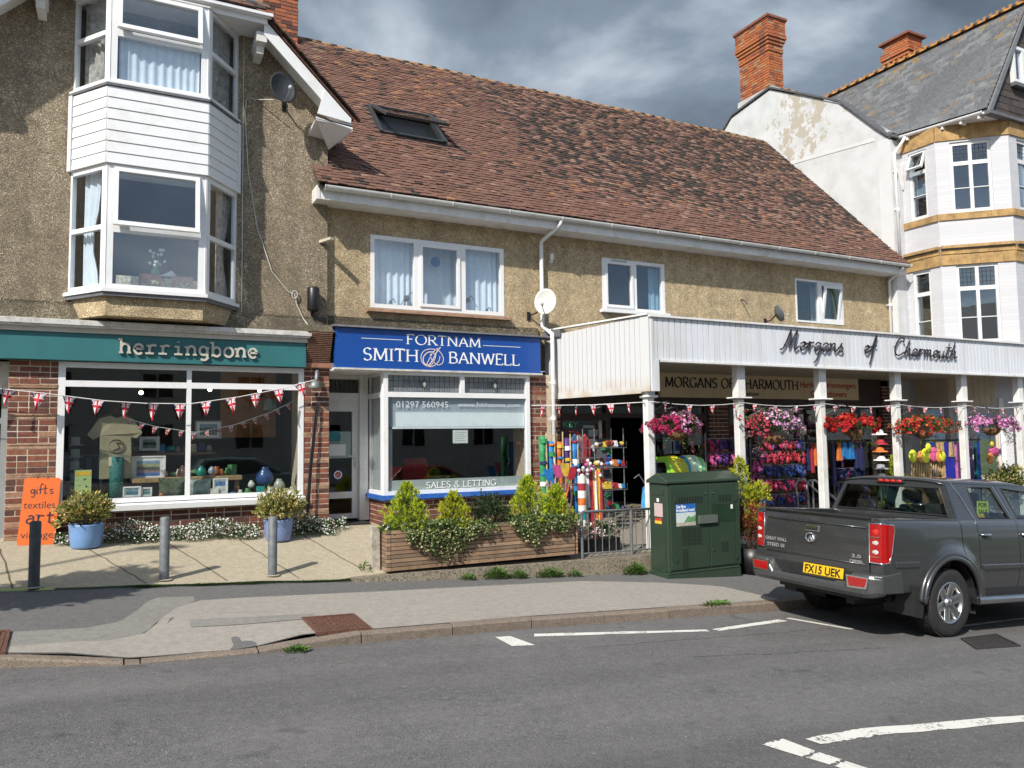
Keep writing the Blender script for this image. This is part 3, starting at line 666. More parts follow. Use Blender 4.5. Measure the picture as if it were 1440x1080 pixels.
# ---------------------------------------------------------------- shopfront of the gabled building
TEAL = mk('teal_paint', (.03, .155, .165), .5, .15, 4, grime=(.02, .10, .10), gscale=2)
sg = M(); sg.box(-3.2, 2.43, 11.27, 11.45, 2.35, 2.70); sg = sg.build('shop_sign', TEAL, A)
m = M(); m.box(-3.2, 2.45, 11.235, 11.45, 2.702, 2.79); m.build('fascia_board', mk('greige_board', (.50, .47, .42), .6, .1, 6, grime=(.34, .31, .26)), A)
m = M(); m.hexa([(-3.2, 11.17, 2.792), (2.49, 11.17, 2.792), (2.49, 11.45, 2.792), (-3.2, 11.45, 2.792), (-3.2, 11.17, 2.855), (2.49, 11.17, 2.855), (2.49, 11.45, 2.90), (-3.2, 11.45, 2.90)])
m.box(-3.2, 2.47, 11.19, 11.235, 2.765, 2.792); m.build('cornice', GREYW, A)
# brick piers and plinth
m = M(); m.box(-1.215, -.685, 11.415, 11.9, -.05, 2.345); m.box(2.435, 2.805, 11.425, 12.3, -.1, 2.36); m.box(-.68, 2.43, 11.460, 11.7, -.1, .38); m.build('mortar_backing', MORT, A)
sp = bricks(2.43, 2.81, -.02, 2.35, 11.42, seed=3, off=0, weights=(6, 3, 3, 1, 1)) + bricks(-1.22, -.68, .02, 2.35, 11.41, seed=5, off=2, weights=(6, 4, 2, 3, 1)) 
sp += bricks(-.67, 2.42, .005, .375, 11.455, seed=6, bands=False, weights=(4, 5, 0, 4, 0))
sp += bricks(11.43, 12.25, -.02, 2.35, 2.81, n=(1, 0), seed=9, bands=True)
pieces('brick', sp, BRU+[TILEBAND], A, 300)
# corbel of thin tiles at the pier head
m = M(); 
for k in range(17):
    z = 2.42+k*.026; pr = .06+.012*k; g = random.Random(k).uniform(0, .008)
    m.box(2.44+g, 2.80-g, 11.42-pr, 11.6, z, z+.02)
m.build('tile_corbel', mk('corbel_tile', (.21, .105, .065), .9, .4, 20, .6, 70, grime=(.09, .06, .045), gscale=9), A)
m = M(); m.box(2.415, 2.825, 11.34, 11.5, 2.355, 2.42); m.build('corbel_stone', mk('terracotta_block', (.30, .14, .085), .85, .3, 16, .5, 50), A)
m = M(); m.hexa([(2.43, 11.16, 2.865), (2.82, 11.16, 2.865), (2.82, 11.6, 2.865), (2.43, 11.6, 2.865), (2.45, 11.28, 2.98), (2.80, 11.28, 2.98), (2.80, 11.6, 3.02), (2.45, 11.6, 3.02)]); m.build('corbel_cap', DASHM, A)
# display window
FA = Face((0, 11.45), (1, 0))
window(A, FA, -.68, 2.43, .50, 2.34, [(-.60, .845, .56, 2.02), (.905, 2.36, .56, 2.02), (-.60, .845, 2.10, 2.27), (.905, 2.36, 2.10, 2.27)], n=.0, dep=.08, gm=GLSHOP, name='display_window')
m = M(); m.hexa([(-.72, 11.34, .40), (2.45, 11.34, .40), (2.45, 11.47, .40), (-.72, 11.47, .40), (-.72, 11.33, .47), (2.45, 11.33, .47), (2.45, 11.47, .498), (-.72, 11.47, .498)]); m.build('window_sill', WHITE, A)
# left doorway
m = M(); m.box(-3.2, -1.22, 11.66, 11.72, 2.0, 2.34); m.build('door_head', GREYW, A)
window(A, Face((0, 11.7), (1, 0)), -2.4, -1.23, .05, 2.0, [(-2.3, -1.31, .2, .85), (-2.3, -1.31, .95, 1.55), (-2.3, -1.31, 1.62, 1.93)], fw=.06, gm=GLSHOP, name='door', mat=mk('grey_frame', (.25, .27, .28), .4, .1, 5))
m = M(); m.box(-3.2, -1.22, 11.6, 12.3, -.1, .10); m.build('threshold', WALLC, A)
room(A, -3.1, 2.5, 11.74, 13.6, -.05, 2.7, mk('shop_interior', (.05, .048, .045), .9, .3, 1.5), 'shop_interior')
# ================================================================== LETTERING
def arc(cx, cy, rx, ry, a0, a1, n=12): return [(cx+rx*cos(radians(a0+(a1-a0)*i/n)), cy+ry*sin(radians(a0+(a1-a0)*i/n))) for i in range(n+1)]
# roman capitals: (width, strokes, serif points)
CAP = {
'A': (.74, [[(.05, 0), (.37, 1)], [(.37, 1), (.69, 0)], [(.17, .36), (.57, .36)]], [(.05, 0), (.69, 0)]),
'B': (.62, [[(.1, 0), (.1, 1)], [(.1, 1)]+arc(.32, .76, .2, .24, 90, -90)+[(.1, .52)], [(.1, .52)]+arc(.34, .26, .24, .26, 90, -90)+[(.1, 0)]], [(.1, 0), (.1, 1)]),
'C': (.74, [arc(.42, .5, .36, .5, 42, 318, 20), [(.69, .70), (.69, .97)]], []),
'E': (.58, [[(.1, 0), (.1, 1)], [(.1, 1), (.5, 1), (.5, .88)], [(.1, .53), (.42, .53)], [(.1, 0), (.53, 0), (.53, .14)]], [(.1, 0), (.1, 1)]),
'F': (.56, [[(.1, 0), (.1, 1)], [(.1, 1), (.52, 1), (.52, .86)], [(.1, .53), (.42, .53)]], [(.1, 0), (.1, 1)]),
'G': (.76, [arc(.42, .5, .36, .5, 42, 350, 20), [(.66, .06), (.66, .42)]], [(.66, .42)]),
'H': (.76, [[(.1, 0), (.1, 1)], [(.66, 0), (.66, 1)], [(.1, .52), (.66, .52)]], [(.1, 0), (.1, 1), (.66, 0), (.66, 1)]),
'I': (.28, [[(.14, 0), (.14, 1)]], [(.14, 0), (.14, 1)]),
'L': (.56, [[(.1, 0), (.1, 1)], [(.1, 0), (.53, 0), (.53, .16)]], [(.1, 0), (.1, 1)]),
'M': (.9, [[(.1, 0), (.14, 1)], [(.14, 1), (.45, .1)], [(.45, .1), (.76, 1)], [(.76, 1), (.80, 0)]], [(.1, 0), (.80, 0), (.12, 1), (.78, 1)]),
'N': (.78, [[(.1, 0), (.1, 1)], [(.1, 1), (.68, 0)], [(.68, 0), (.68, 1)]], [(.1, 0), (.1, 1), (.68, 1)]),
'O': (.84, [arc(.42, .5, .37, .5, 0, 360, 26)], []),
'R': (.66, [[(.1, 0), (.1, 1)], [(.1, 1)]+arc(.33, .75, .21, .25, 90, -90)+[(.1, .5)], [(.3, .5), (.64, 0)]], [(.1, 0), (.1, 1), (.64, 0)]),
'S': (.56, [arc(.28, .755, .19, .245, 30, 270, 12)+arc(.28, .26, .22, .255, 90, -150, 12)[1:], [(.45, .88), (.46, .98)]], []),
'T': (.64, [[(.32, 0), (.32, 1)], [(.04, .87), (.04, 1), (.60, 1), (.60, .87)]], [(.32, 0)]),
'U': (.74, [[(.1, 1), (.1, .35)]+arc(.37, .33, .27, .33, 180, 360)+[(.64, 1)]], [(.1, 1), (.64, 1)]),
'W': (.98, [[(.04, 1), (.27, 0)], [(.27, 0), (.49, .95)], [(.49, .95), (.71, 0)], [(.71, 0), (.94, 1)]], [(.04, 1), (.94, 1)]),
'&': (.78, [[(.72, .38), (.62, .12)]+arc(.34, .24, .28, .25, -30, -230, 12)+[(.52, .72)]+arc(.38, .83, .14, .17, -10, 200, 10)+[(.3, .62), (.72, 0)]], []),
' ': (.34, [], []),
}
# slab-serif lower case (typewriter)
def slab(*s): return list(s)
LOW = {
'h': (.6, [[(.12, 0), (.12, 1)], [(.12, .45)]+arc(.30, .43, .18, .22, 120, 0, 8)+[(.48, 0)]], [(.12, 0, 2), (.48, 0, 2), (.08, 1, 1)]),
'e': (.6, [[(.1, .34), (.5, .34)]+arc(.3, .32, .2, .32, 5, 318, 20)], []),
'r': (.6, [[(.18, 0), (.18, .63)], [(.18, .4)]+arc(.36, .42, .18, .20, 150, 40, 8)], [(.18, 0, 3), (.13, .63, 1)]),
'i': (.6, [[(.3, 0), (.3, .63)], [(.3, .86), (.3, .92)]], [(.3, 0, 3), (.2, .63, 1)]),
'n': (.6, [[(.12, 0), (.12, .63)], [(.12, .42)]+arc(.30, .42, .18, .22, 120, 0, 8)+[(.48, 0)]], [(.12, 0, 2), (.48, 0, 2), (.07, .63, 1)]),
'g': (.6, [arc(.28, .36, .19, .28, 0, 360, 20), [(.47, .63), (.47, -.1)]+arc(.29, -.1, .18, .17, 0, -140, 8)], [(.52, .63, 1)]),
'b': (.6, [[(.12, 0), (.12, 1)], arc(.31, .32, .19, .31, 0, 360, 20)], [(.07, 1, 1)]),
'o': (.6, [arc(.3, .32, .22, .32, 0, 360, 22)], []),
}
def stroke_mesh(m, pts, wf, n0, n1, P):
    """extrude a polyline of varying width; P maps (u,z,n) to space"""
    k = len(pts); closed = math.dist(pts[0], pts[-1]) < 1e-6
    Lp = []; Rp = []
    for i in range(k):
        a = pts[i-1] if i > 0 else (pts[-2] if closed else pts[0]); b = pts[i+1] if i < k-1 else (pts[1] if closed else pts[-1])
        dx, dz = b[0]-a[0], b[1]-a[1]; d = math.hypot(dx, dz) or 1; dx /= d; dz /= d
        w = wf(math.atan2(dz, dx))/2
        # mitre
        if 0 < i < k-1:
            e = (pts[i][0]-pts[i-1][0], pts[i][1]-pts[i-1][1]); el = math.hypot(*e) or 1; c = max(.5, (e[0]*dx+e[1]*dz)/el); w /= c
        Lp.append((pts[i][0]-dz*w, pts[i][1]+dx*w)); Rp.append((pts[i][0]+dz*w, pts[i][1]-dx*w))
    b = len(m.v); vs = []
    for i in range(k):
        for q, n in ((Lp[i], n0), (Rp[i], n0), (Rp[i], n1), (Lp[i], n1)): vs.append(P(q[0], n, q[1]))
    fs = []
    for i in range(k-1):
        o, q = 4*i, 4*i+4; fs += [(o+j, o+(j+1) % 4, q+(j+1) % 4, q+j) for j in range(4)]
    fs += [(0, 1, 2, 3), (4*k-1, 4*k-2, 4*k-3, 4*k-4)]
    m.add(vs, fs)
def roman(text, F, u0, z0, h, width, n0, n1, thick=.13, thin=.05, glyphs=CAP, serif=True, track=.06):
    tot = sum(glyphs[c][0]+track for c in text)-track; sx = width/(tot*h); m = M(); u = 0; layer = 0
    for c in text:
        w, strokes, ser = glyphs[c]; layer += 1
        for si, s in enumerate(strokes):
            pts = [(u0+(u+x)*h*sx, z0+y*h) for x, y in s]; dn = .0006*si
            wf = (lambda a: h*(thin+(thick-thin)*abs(sin(a-radians(20))))) if thick != thin else (lambda a: h*thick)
            stroke_mesh(m, pts, wf, n0, n1+dn, F.P)
        if serif:
            for q in ser:
                k = q[2] if len(q) > 2 else 0; hw = (.12 if not k else (.10 if k < 3 else .2)); t = thin*.9 if glyphs is CAP else thick*.8
                a, b = (q[0]-hw, q[0]+hw)
                if k == 1: a, b = q[0]-.09, q[0]+.04
                stroke_mesh(m, [(u0+(u+a)*h*sx, z0+q[1]*h+(t*h/2 if q[1] < .5 else -t*h/2)), (u0+(u+b)*h*sx, z0+q[1]*h+(t*h/2 if q[1] < .5 else -t*h/2))], lambda a: t*h, n0, n1+.001, F.P)
        u += w+track
    return m
def text_mesh(txt, F, u, z, size, n=.004, align='LEFT', width=None, extr=.0, bold=0., name='lettering', mat=None, parent=None, shear=0., **kw):
    cu = bpy.data.curves.new('t', 'FONT'); cu.body = txt; cu.size = size; cu.align_x = align; cu.offset = bold; cu.extrude = extr; cu.shear = shear; cu.resolution_u = 3
    ob = bpy.data.objects.new('t', cu); COL.objects.link(ob); dg = bpy.context.evaluated_depsgraph_get()
    me = bpy.data.meshes.new_from_object(ob.evaluated_get(dg)); bpy.data.objects.remove(ob); bpy.data.curves.remove(cu)
    xs = [v.co.x for v in me.vertices]; w = max(xs)-min(xs) if xs else 1; sx = width/w if width else 1
    x0 = min(xs) if width and align == 'LEFT' else 0
    for v in me.vertices:
        x, y, zz = v.co; v.co = F.P(u+(x-x0)*sx, n+zz, z+y)
    me.materials.clear(); me.materials.append(mat); me.update(); me.name = name
    return link(me, name, parent, **kw)

# herringbone letters stand off the teal board
LET = mk('cut_letters', (.50, .48, .41), .6, .1, 8)
FS = Face((0, 11.27), (1, 0))
roman('herringbone', FS, .0, 2.455, .20, 1.76, .012, .035, .155, .155, LOW, True, .03).build('lettering', LET, sg)

# ================================================================== TERRACE (estate agent + hardware shop)
B = thing('terrace_shop_building', 'long tan pebbledashed shop terrace with red brown tiled roof', 'building', (9, 11.6, 0))
YB = 11.6
holes = [(3.49, 5.83, 3.35, 4.51), (7.84, 9.27, 3.60, 4.56), (12.74, 14.19, 3.66, 4.59)]
m = M(); wall(m, 2.795, 15.74, 2.98, 5.0, YB, YB+.25, holes); m.box(6.5, 15.74, YB, YB+.25, 2.46, 2.98); m.build('wall', DASHB, B)
m = M(); m.box(2.8, 6.46, YB-.05, YB, 3.02, 3.17); m.hexa([(2.8, YB-.10, 3.0), (6.46, YB-.10, 3.0), (6.46, YB, 3.0), (2.8, YB, 3.0), (2.8, YB-.05, 3.03), (6.46, YB-.05, 3.03), (6.46, YB, 3.03), (2.8, YB, 3.03)]); m.build('string_course', DASHM, B)
m = M(); m.hexa([(3.42, 11.46, 3.27), (5.92, 11.46, 3.27), (5.92, 11.6, 3.27), (3.42, 11.6, 3.27), (3.42, 11.47, 3.31), (5.92, 11.47, 3.31), (5.92, 11.6, 3.348), (3.42, 11.6, 3.348)]); m.build('window_sill', mk('tile_sill', (.28, .17, .11), .85, .3, 14, .4), B)
FB = Face((0, 11.63), (1, 0))
window(B, FB, 3.49, 5.83, 3.35, 4.51, [(3.555, 4.21, 3.415, 4.445), (4.33, 4.985, 3.44, 4.42, .05), (5.115, 5.765, 3.415, 4.445)], dep=.08)
window(B, FB, 7.84, 9.27, 3.60, 4.56, [(7.93, 8.50, 3.68, 4.48, .045), (8.61, 9.20, 3.66, 4.50)], dep=.08)
m = M(); m.box(8.05, 8.38, 11.565, 11.585, 4.515, 4.535); m.build('trickle_vent', mk('vent_grey', (.4, .4, .4), .5), B)
window(B, FB, 12.74, 14.19, 3.66, 4.59, [(12.78, 13.42, 3.70, 4.55), (13.54, 14.11, 3.74, 4.50)], dep=.08)
t = M(); ring(FB, t, 13.54, 14.08, 3.73, 4.50, .055, -.02, .02); g = M(); FB.box(g, 13.59, 14.03, -.004, .004, 3.78, 4.45)
T = Matrix.Translation((13.54, 11.67, 3.73)) @ Matrix.Rotation(radians(9), 4, 'X') @ Matrix.Translation((-13.54, -11.67, -3.73)); t.xf(T); g.xf(T)
o = t.build('sash', WHITE, B); g.build('pane', GLS, o)
m = M(); m.box(7.78, 9.32, 11.50, 11.6, 3.545, 3.60); m.build('window_sill', WHITE, B)
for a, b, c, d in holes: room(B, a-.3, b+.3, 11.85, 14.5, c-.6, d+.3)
curtain(FB, 3.5, 4.26, 3.4, 4.5, -.14, CURT, 'white net curtain behind the left pane of the first floor window above the estate agent', .018, 7)
curtain(FB, 4.2, 5.1, 3.4, 4.5, -.30, CURT, 'white net curtain with a blue disc behind the middle pane above the estate agent', .018, 5)
curtain(FB, 5.05, 5.84, 3.4, 4.5, -.14, CURT, 'white net curtain behind the right pane of the first floor window above the estate agent', .018, 7)
curtain(FB, 9.0, 9.28, 3.6, 4.5, -.12, mk('blue_curtain', (.25, .40, .50), .9, .2), 'narrow blue curtain at the right of the hardware shop upper window', .015, 3)
curtain(FB, 13.5, 14.1, 3.68, 4.5, -.25, mk('grey_curtain', (.30, .33, .35), .9, .2), 'grey curtain behind the tilted upper window', .03, 4)
m = M(); m.lathe([(0, 0), (.085, 0), (.085, .01), (0, .012)], (4.66, 11.78, 4.22), 18, axis='y'); o = m.build('wall_clock', mk('blue_disc', (.06, .16, .32), .5), label='blue disc hanging inside the middle pane above the estate agent', cat='ornament')
m = M()
for x, z, s in ((3.85, 3.47, 1.), (4.12, 3.55, 1.8), (5.2, 3.6, 1.3), (5.55, 3.45, .9)):
    m.tube([(x-.06*s, 11.69, 3.42), (x-.02*s, 11.69, z), (x+.05*s, 11.69, z+.06*s), (x+.08*s, 11.69, z)], .010, 6); m.ball((x, 11.69, z), .03*s, 8, 5)
m.build('sill_ornaments', mk('pewter', (.16, .15, .15), .4, metal=.6), label='small dark ornaments standing along the sill inside the estate agent upper window', cat='ornament')

# eaves and gutter
m = M(); m.box(2.58, 15.84, 11.20, 11.235, 4.85, 5.02); m.box(2.60, 15.80, 11.235, 11.6, 4.86, 4.875)
m.box(2.555, 2.60, 11.19, 11.50, 4.845, 5.05); m.build('fascia_board', WHITE2, B)
GUT = mk('gutter_plastic', (.66, .65, .62), .45, .08, 6, grime=(.45, .42, .36), gscale=4)
def gutter(pa, pb, r_, mat, par, n=10, clips=None):
    m = M(); pa, pb = Vector(pa), Vector(pb); d = (pb-pa).normalized(); s = Vector((d.y, -d.x, 0)).normalized(); vs = []
    for p in (pa, pb):
        for rr_ in (r_, r_-.006):
            for j in range(n+1):
                a = pi+pi*j/n; vs.append(tuple(p+s*cos(a)*rr_+Vector((0, 0, 1))*sin(a)*rr_))
    k = n+1; fs = [(j, j+1, 2*k+j+1, 2*k+j) for j in range(n)]+[(k+j+1, k+j, 3*k+j, 3*k+j+1) for j in range(n)]
    fs += [(0, 2*k, 3*k, k), (n, k+n, 3*k+n, 2*k+n)]+[(j, k+j, k+j+1, j+1) for j in range(n)]+[(2*k+j, 2*k+j+1, 3*k+j+1, 3*k+j) for j in range(n)]
    m.add(vs, fs); g = m.build('gutter', mat, par)
    L_ = (pb-pa).length; k = int(L_/(clips or .95))
    for i in range(k+1):
        c = pa+d*(L_*i/max(k, 1)); q = M(); q.tube([tuple(c+s*cos(pi+pi*j/8)*(r_+.004)+Vector((0, 0, 1))*sin(pi+pi*j/8)*(r_+.004)) for j in range(9)], .009, 6); q.build('gutter_clip', mat, g)
    return g
gutter((2.66, 11.13, 5.035), (15.85, 11.13, 5.06), .062, GUT, B)
# tiled roof
ev = (2.55, 11.10, 5.045); sl = Vector((0, 4.15, 4.34)); SLL = sl.length
def inB(u, v):
    x = 2.55+u; y = 11.10+4.15*v/SLL
    if x < 2.79 and y > 11.40: return False
    if 3.30 < x < 4.42 and .62*SLL/5.99+0.55 < 0: return False
    if x < 3.1 and zr(max(x, .6)) > 0 and (3.08-x) > 0 and y > 13.8-(x-2.55)*0 and 6.04+.976*(3.08-x) > 5.045+1.046*(y-11.1) and y < 11.2: return False
    return True
def wB(u, v, r):
    q = v/SLL; n = sin(u*1.3+v*2.1)+sin(u*.57-v*1.4+2)+r.uniform(-.8, .8)
    if q > .955: return r.choices((5, 2, 0, 3), (4, 2, 3, 2))[0]
    if u > 3.9+1.3*(1-q)*.9+r.uniform(-.5, .5) and q > .12+r.uniform(-.05, .05):     # the old moss-speckled half
        return r.choices((0, 1, 2, 3, 4, 5), (3.5, 4.5, .3, (11 if n > -.2 else 5) if q > .22 else 3, 2.2, .0))[0]
    if q > .62 and u < 4: return r.choices((0, 1, 2, 3, 5), (8, 4, 1.6, .7+(n > 1)*1.5, .3))[0]
    return r.choices((0, 1, 2, 3, 4), (9, 5, .2, .15+(n > 1.4)*2, .5))[0]
sp = roof_tiles(ev, (1, 0, 0), sl, 13.25, SLL, .145, .090, .018, wB, 5, inB, jit=1.7, tilt=.125)
sky_ = (3.30, 4.45, 2.02, 2.72)     # roof window: x0,x1 and distance up the slope
sp = [s for s in sp if not (3.88 < s[1][0] < 5.24 and 12.54 < s[1][1] < 13.30)]
sp.sort(key=lambda s: (s[1][0]-.5)**2+s[1][1]**2+s[1][2]**2)
pieces('roof_tile', sp, RTU, B, 290)
m = M(); m.prism([(2.57, 11.12, 5.03), (15.78, 11.12, 5.03), (15.78, 15.25, 9.34), (2.0, 15.25, 9.34), (2.0, 11.6, 5.53), (2.57, 11.6, 5.53)], (0, 0, -.05)); m.prism([(2.0, 15.25, 9.34), (15.78, 15.25, 9.34), (15.78, 19.4, 5.1), (2.0, 19.4, 5.1)], (0, 0, -.05)); m.build('roof_deck', RT[3], B)
# ridge tiles
sp = []
m = M(); n = 6
prof = [(.5, .10*cos(pi*j/n), .075*sin(pi*j/n)) for j in range(n+1)]
m.add([(-.5, p[1], p[2]) for p in prof]+[(.5, p[1], p[2]) for p in prof]+[(-.5, p[1]*.86, p[2]*.86) for p in prof]+[(.5, p[1]*.86, p[2]*.86) for p in prof],
      [(j, j+1, n+2+j, n+1+j) for j in range(n)]+[(j, 2*n+2+j, 2*n+3+j, j+1) for j in range(n)]+[(n+1+j, n+2+j, 3*n+4+j, 3*n+3+j) for j in range(n)])
RIDGE = m.mesh('ridge_tile', mk('ridge_lichen', (.30, .17, .085), .9, .4, 18, .8, 40, grime=(.13, .085, .06), gscale=5), True)
rr = random.Random(6)
for k in range(43): sp.append((0, (2.3+.155+.312*k, 15.25, 9.33+.012*sin(k*.7)+rr.uniform(-.006, .006)), (0, rr.uniform(-.008, .008), rr.uniform(-.01, .01)), (.312, 1, 1)))
pieces('ridge_tile', sp, [RIDGE], B, 300)
# roof window, propped open a little
RW = Matrix(((1, 0, 0, 0), (0, sl.normalized().y, -sl.normalized().z, 0), (0, sl.normalized().z, sl.normalized().y, 0), (0, 0, 0, 1)))
def rwin(u, v, n): p = Vector(ev)+Vector((u-2.55, 0, 0))+sl.normalized()*v+Vector((0, -sl.z, sl.y)).normalized()*n; return tuple(p)
def rbox(m, u0, u1, v0, v1, n0, n1): m.hexa([rwin(u0, v0, n0), rwin(u1, v0, n0), rwin(u1, v1, n0), rwin(u0, v1, n0), rwin(u0, v0, n1), rwin(u1, v0, n1), rwin(u1, v1, n1), rwin(u0, v1, n1)])
RWM = mk('roof_window_grey', (.075, .08, .08), .45, .2, 8, metal=.4)
v0, v1 = 2.06, 3.10
m = M(); rbox(m, 3.92, 3.98, v0, v1, 0, .09); rbox(m, 5.10, 5.16, v0, v1, 0, .09); rbox(m, 3.98, 5.10, v1-.07, v1, 0, .10); rbox(m, 3.98, 5.10, v0, v0+.06, 0, .075)
rbox(m, 3.84, 3.92, v0-.1, v1+.08, .0, .03); rbox(m, 5.16, 5.24, v0-.1, v1+.08, .0, .03); rbox(m, 3.84, 5.24, v0-.14, v0, .02, .035)
rw = m.build('roof_window', RWM, B)
def sbox(m, u0, u1, a, b, n0, n1, k=.30):    # sash tips out at its foot
    f = lambda v: (v1-.05-v)*k
    m.hexa([rwin(u0, a, n0+f(a)), rwin(u1, a, n0+f(a)), rwin(u1, b, n0+f(b)), rwin(u0, b, n0+f(b)), rwin(u0, a, n1+f(a)), rwin(u1, a, n1+f(a)), rwin(u1, b, n1+f(b)), rwin(u0, b, n1+f(b))])
m = M(); sbox(m, 3.96, 4.03, v0, v1-.06, .07, .12); sbox(m, 5.05, 5.12, v0, v1-.06, .07, .12); sbox(m, 4.03, 5.05, v0, v0+.07, .07, .12); sbox(m, 4.03, 5.05, v1-.13, v1-.06, .07, .12); sh = m.build('sash', RWM, rw)
m = M(); sbox(m, 4.02, 5.06, v0+.06, v1-.12, .09, .10); m.build('pane', GLS, rw)
m = M(); rbox(m, 3.98, 5.10, v0+.06, v1-.07, -.06, -.02); m.build('blind', BLACK, rw)
# main chimney behind the gable
def chimney(par, x0, x1, y0, y1, z0, z1, prof, seed, faces=('s', 'w'), pots=0, capmat=None, brm=None):
    """prof: list of (z, outset) steps"""
    brs = brm or [unit('brick', brickmat('chimney_orange', (.40, .13, .055)), .02), unit('brick', brickmat('chimney_red', (.33, .10, .05)), .02), BRU[3], BRU[2]]
    ch = M(); ch.box(x0+.01, x1-.01, y0+.01, y1-.01, z0, z1-.02)
    steps = sorted(prof)+[(z1, 0)]
    for (za, o), (zb, _) in zip(steps, steps[1:]):
        if o > 0: ch.box(x0-o+.01, x1+o-.01, y0-o+.01, y1+o-.01, za+.003, zb-.003)
    c = ch.build('chimney', MORTD, par); specs = []; lo = z0
    for (za, o), (zb, _) in zip(([(z0, 0)]+sorted(prof)), sorted(prof)+[(z1, 0)]):
        if 's' in faces: specs += bricks(x0-o, x1+o, za, zb, y0-o, seed=seed, bands=False, weights=(5, 4, 2, 2, 0))
        if 'w' in faces: specs += bricks(y0-o, y1+o, za, zb, x0-o, n=(-1, 0), seed=seed+1, bands=False, weights=(5, 4, 2, 2, 0))
        if 'e' in faces: specs += bricks(y0-o, y1+o, za, zb, x1+o, n=(1, 0), seed=seed+2, bands=False, weights=(5, 4, 2, 2, 0))
    specs = [(min(s[0], 3),)+s[1:] for s in specs]
    pieces('brick', specs, brs, c, 300); return c
chimney(B, 2.35, 3.02, 14.9, 15.9, 8.6, 11.6, [], 21, ('s', 'e'))
# downpipe between the shops
PVC = mk('white_pipe', (.74, .74, .73), .4, .06, 5, grime=(.5, .48, .43), gscale=5)
def pipe(par, pts, r_, mat=PVC, collars=()):
    m = M(); m.tube(pts, r_, 12); o = m.build('downpipe', mat, par, True)
    for z in collars:
        q = M(); p = pts[-1]; q.tube([(p[0], p[1], z-.035), (p[0], p[1], z+.035)], r_+.009, 12); q.box(p[0]-.06, p[0]+.06, p[1], p[1]+.06, z-.012, z+.012); q.build('collar', mat, o)
    return o
pipe(B, [(6.70, 11.13, 5.0), (6.70, 11.13, 4.93), (6.53, 11.50, 4.70), (6.53, 11.52, 4.6), (6.53, 11.52, 3.2), (6.50, 11.14, 3.02), (6.50, 11.14, 2.9), (6.50, 11.14, .0)], .036, collars=(2.2, 1.6, .9))
pipe(B, [(15.62, 11.13, 5.0), (15.62, 11.2, 4.93), (15.66, 11.52, 4.75), (15.66, 11.52, 2.0)], .034, collars=(4.2,))

# ---------------------------------------------------------------- estate agent front
BLUE = mk('royal_blue_sign', (.008, .065, .30), .35, .08, 2, coat=.3)
m = M(); m.box(2.84, 6.30, 11.20, 11.30, 2.355, 2.955); fs = m.build('shop_sign', BLUE, B)
m = M(); m.box(2.82, 6.32, 11.17, 11.31, 2.325, 2.353); m.build('sign_trim', GREYW, B)
m = M(); m.hexa([(2.80, 11.14, 2.958), (6.50, 11.14, 2.958), (6.50, 11.6, 2.958), (2.80, 11.6, 2.958), (2.80, 11.15, 2.985), (6.50, 11.15, 2.985), (6.50, 11.6, 3.02), (2.80, 11.6, 3.02)]); m.build('lead_flashing', LEAD, B)
FF = Face((0, 11.20), (1, 0)); WL = mk('white_vinyl', (.82, .82, .80), .5, .02)
roman('FORTNAM', FF, 3.94, 2.745, .150, 1.26, .0005, .003, .15, .06).build('lettering', WL, fs)
roman('SMITH', FF, 3.25, 2.475, .185, .88, .0005, .003, .15, .055).build('lettering', WL, fs)
roman('BANWELL', FF, 4.64, 2.475, .175, 1.26, .0005, .003, .15, .055).build('lettering', WL, fs)
m = M(); FF.box(m, 3.23, 3.88, .0005, .003, 2.80, 2.808); FF.box(m, 5.24, 5.92, .0005, .003, 2.775, 2.783); m.build('rule_line', WL, fs)
m = M()   # flourished ampersand
def spl(pts, n=8):
    out = []; P = [pts[0]]+list(pts)+[pts[-1]]
    for i in range(1, len(P)-2):
        for k in range(n):
            t = k/n; a, b, c, d = P[i-1], P[i], P[i+1], P[i+2]
            out.append(tuple(.5*((2*b[j])+(-a[j]+c[j])*t+(2*a[j]-5*b[j]+4*c[j]-d[j])*t*t+(-a[j]+3*b[j]-3*c[j]+d[j])*t**3) for j in range(2)))
    return out+[pts[-1]]
GOLD = mk('rose_gold_vinyl', (.72, .60, .52), .5, .05)
ap = spl([(4.46, 2.70), (4.40, 2.66), (4.33, 2.56), (4.27, 2.44), (4.29, 2.415), (4.35, 2.44), (4.40, 2.52), (4.42, 2.60), (4.37, 2.62), (4.33, 2.58), (4.37, 2.5), (4.45, 2.44), (4.53, 2.47), (4.545, 2.56), (4.48, 2.655), (4.36, 2.685), (4.24, 2.66), (4.18, 2.58), (4.19, 2.48), (4.27, 2.415), (4.38, 2.42), (4.47, 2.50), (4.49, 2.58)])
ap2 = spl([(4.50, 2.72), (4.43, 2.63), (4.36, 2.50), (4.29, 2.43), (4.22, 2.47), (4.22, 2.56), (4.29, 2.63), (4.38, 2.64)])
stroke_mesh(m, ap, lambda a: .012, .0005, .0025, FF.P); stroke_mesh(m, ap2, lambda a: .016, .0008, .003, FF.P); m.build('lettering', GOLD, fs)
# soffit over the door recess
m = M(); m.box(2.81, 6.30, 11.22, 12.3, 2.31, 2.328); m.build('soffit', WHITE2, B)
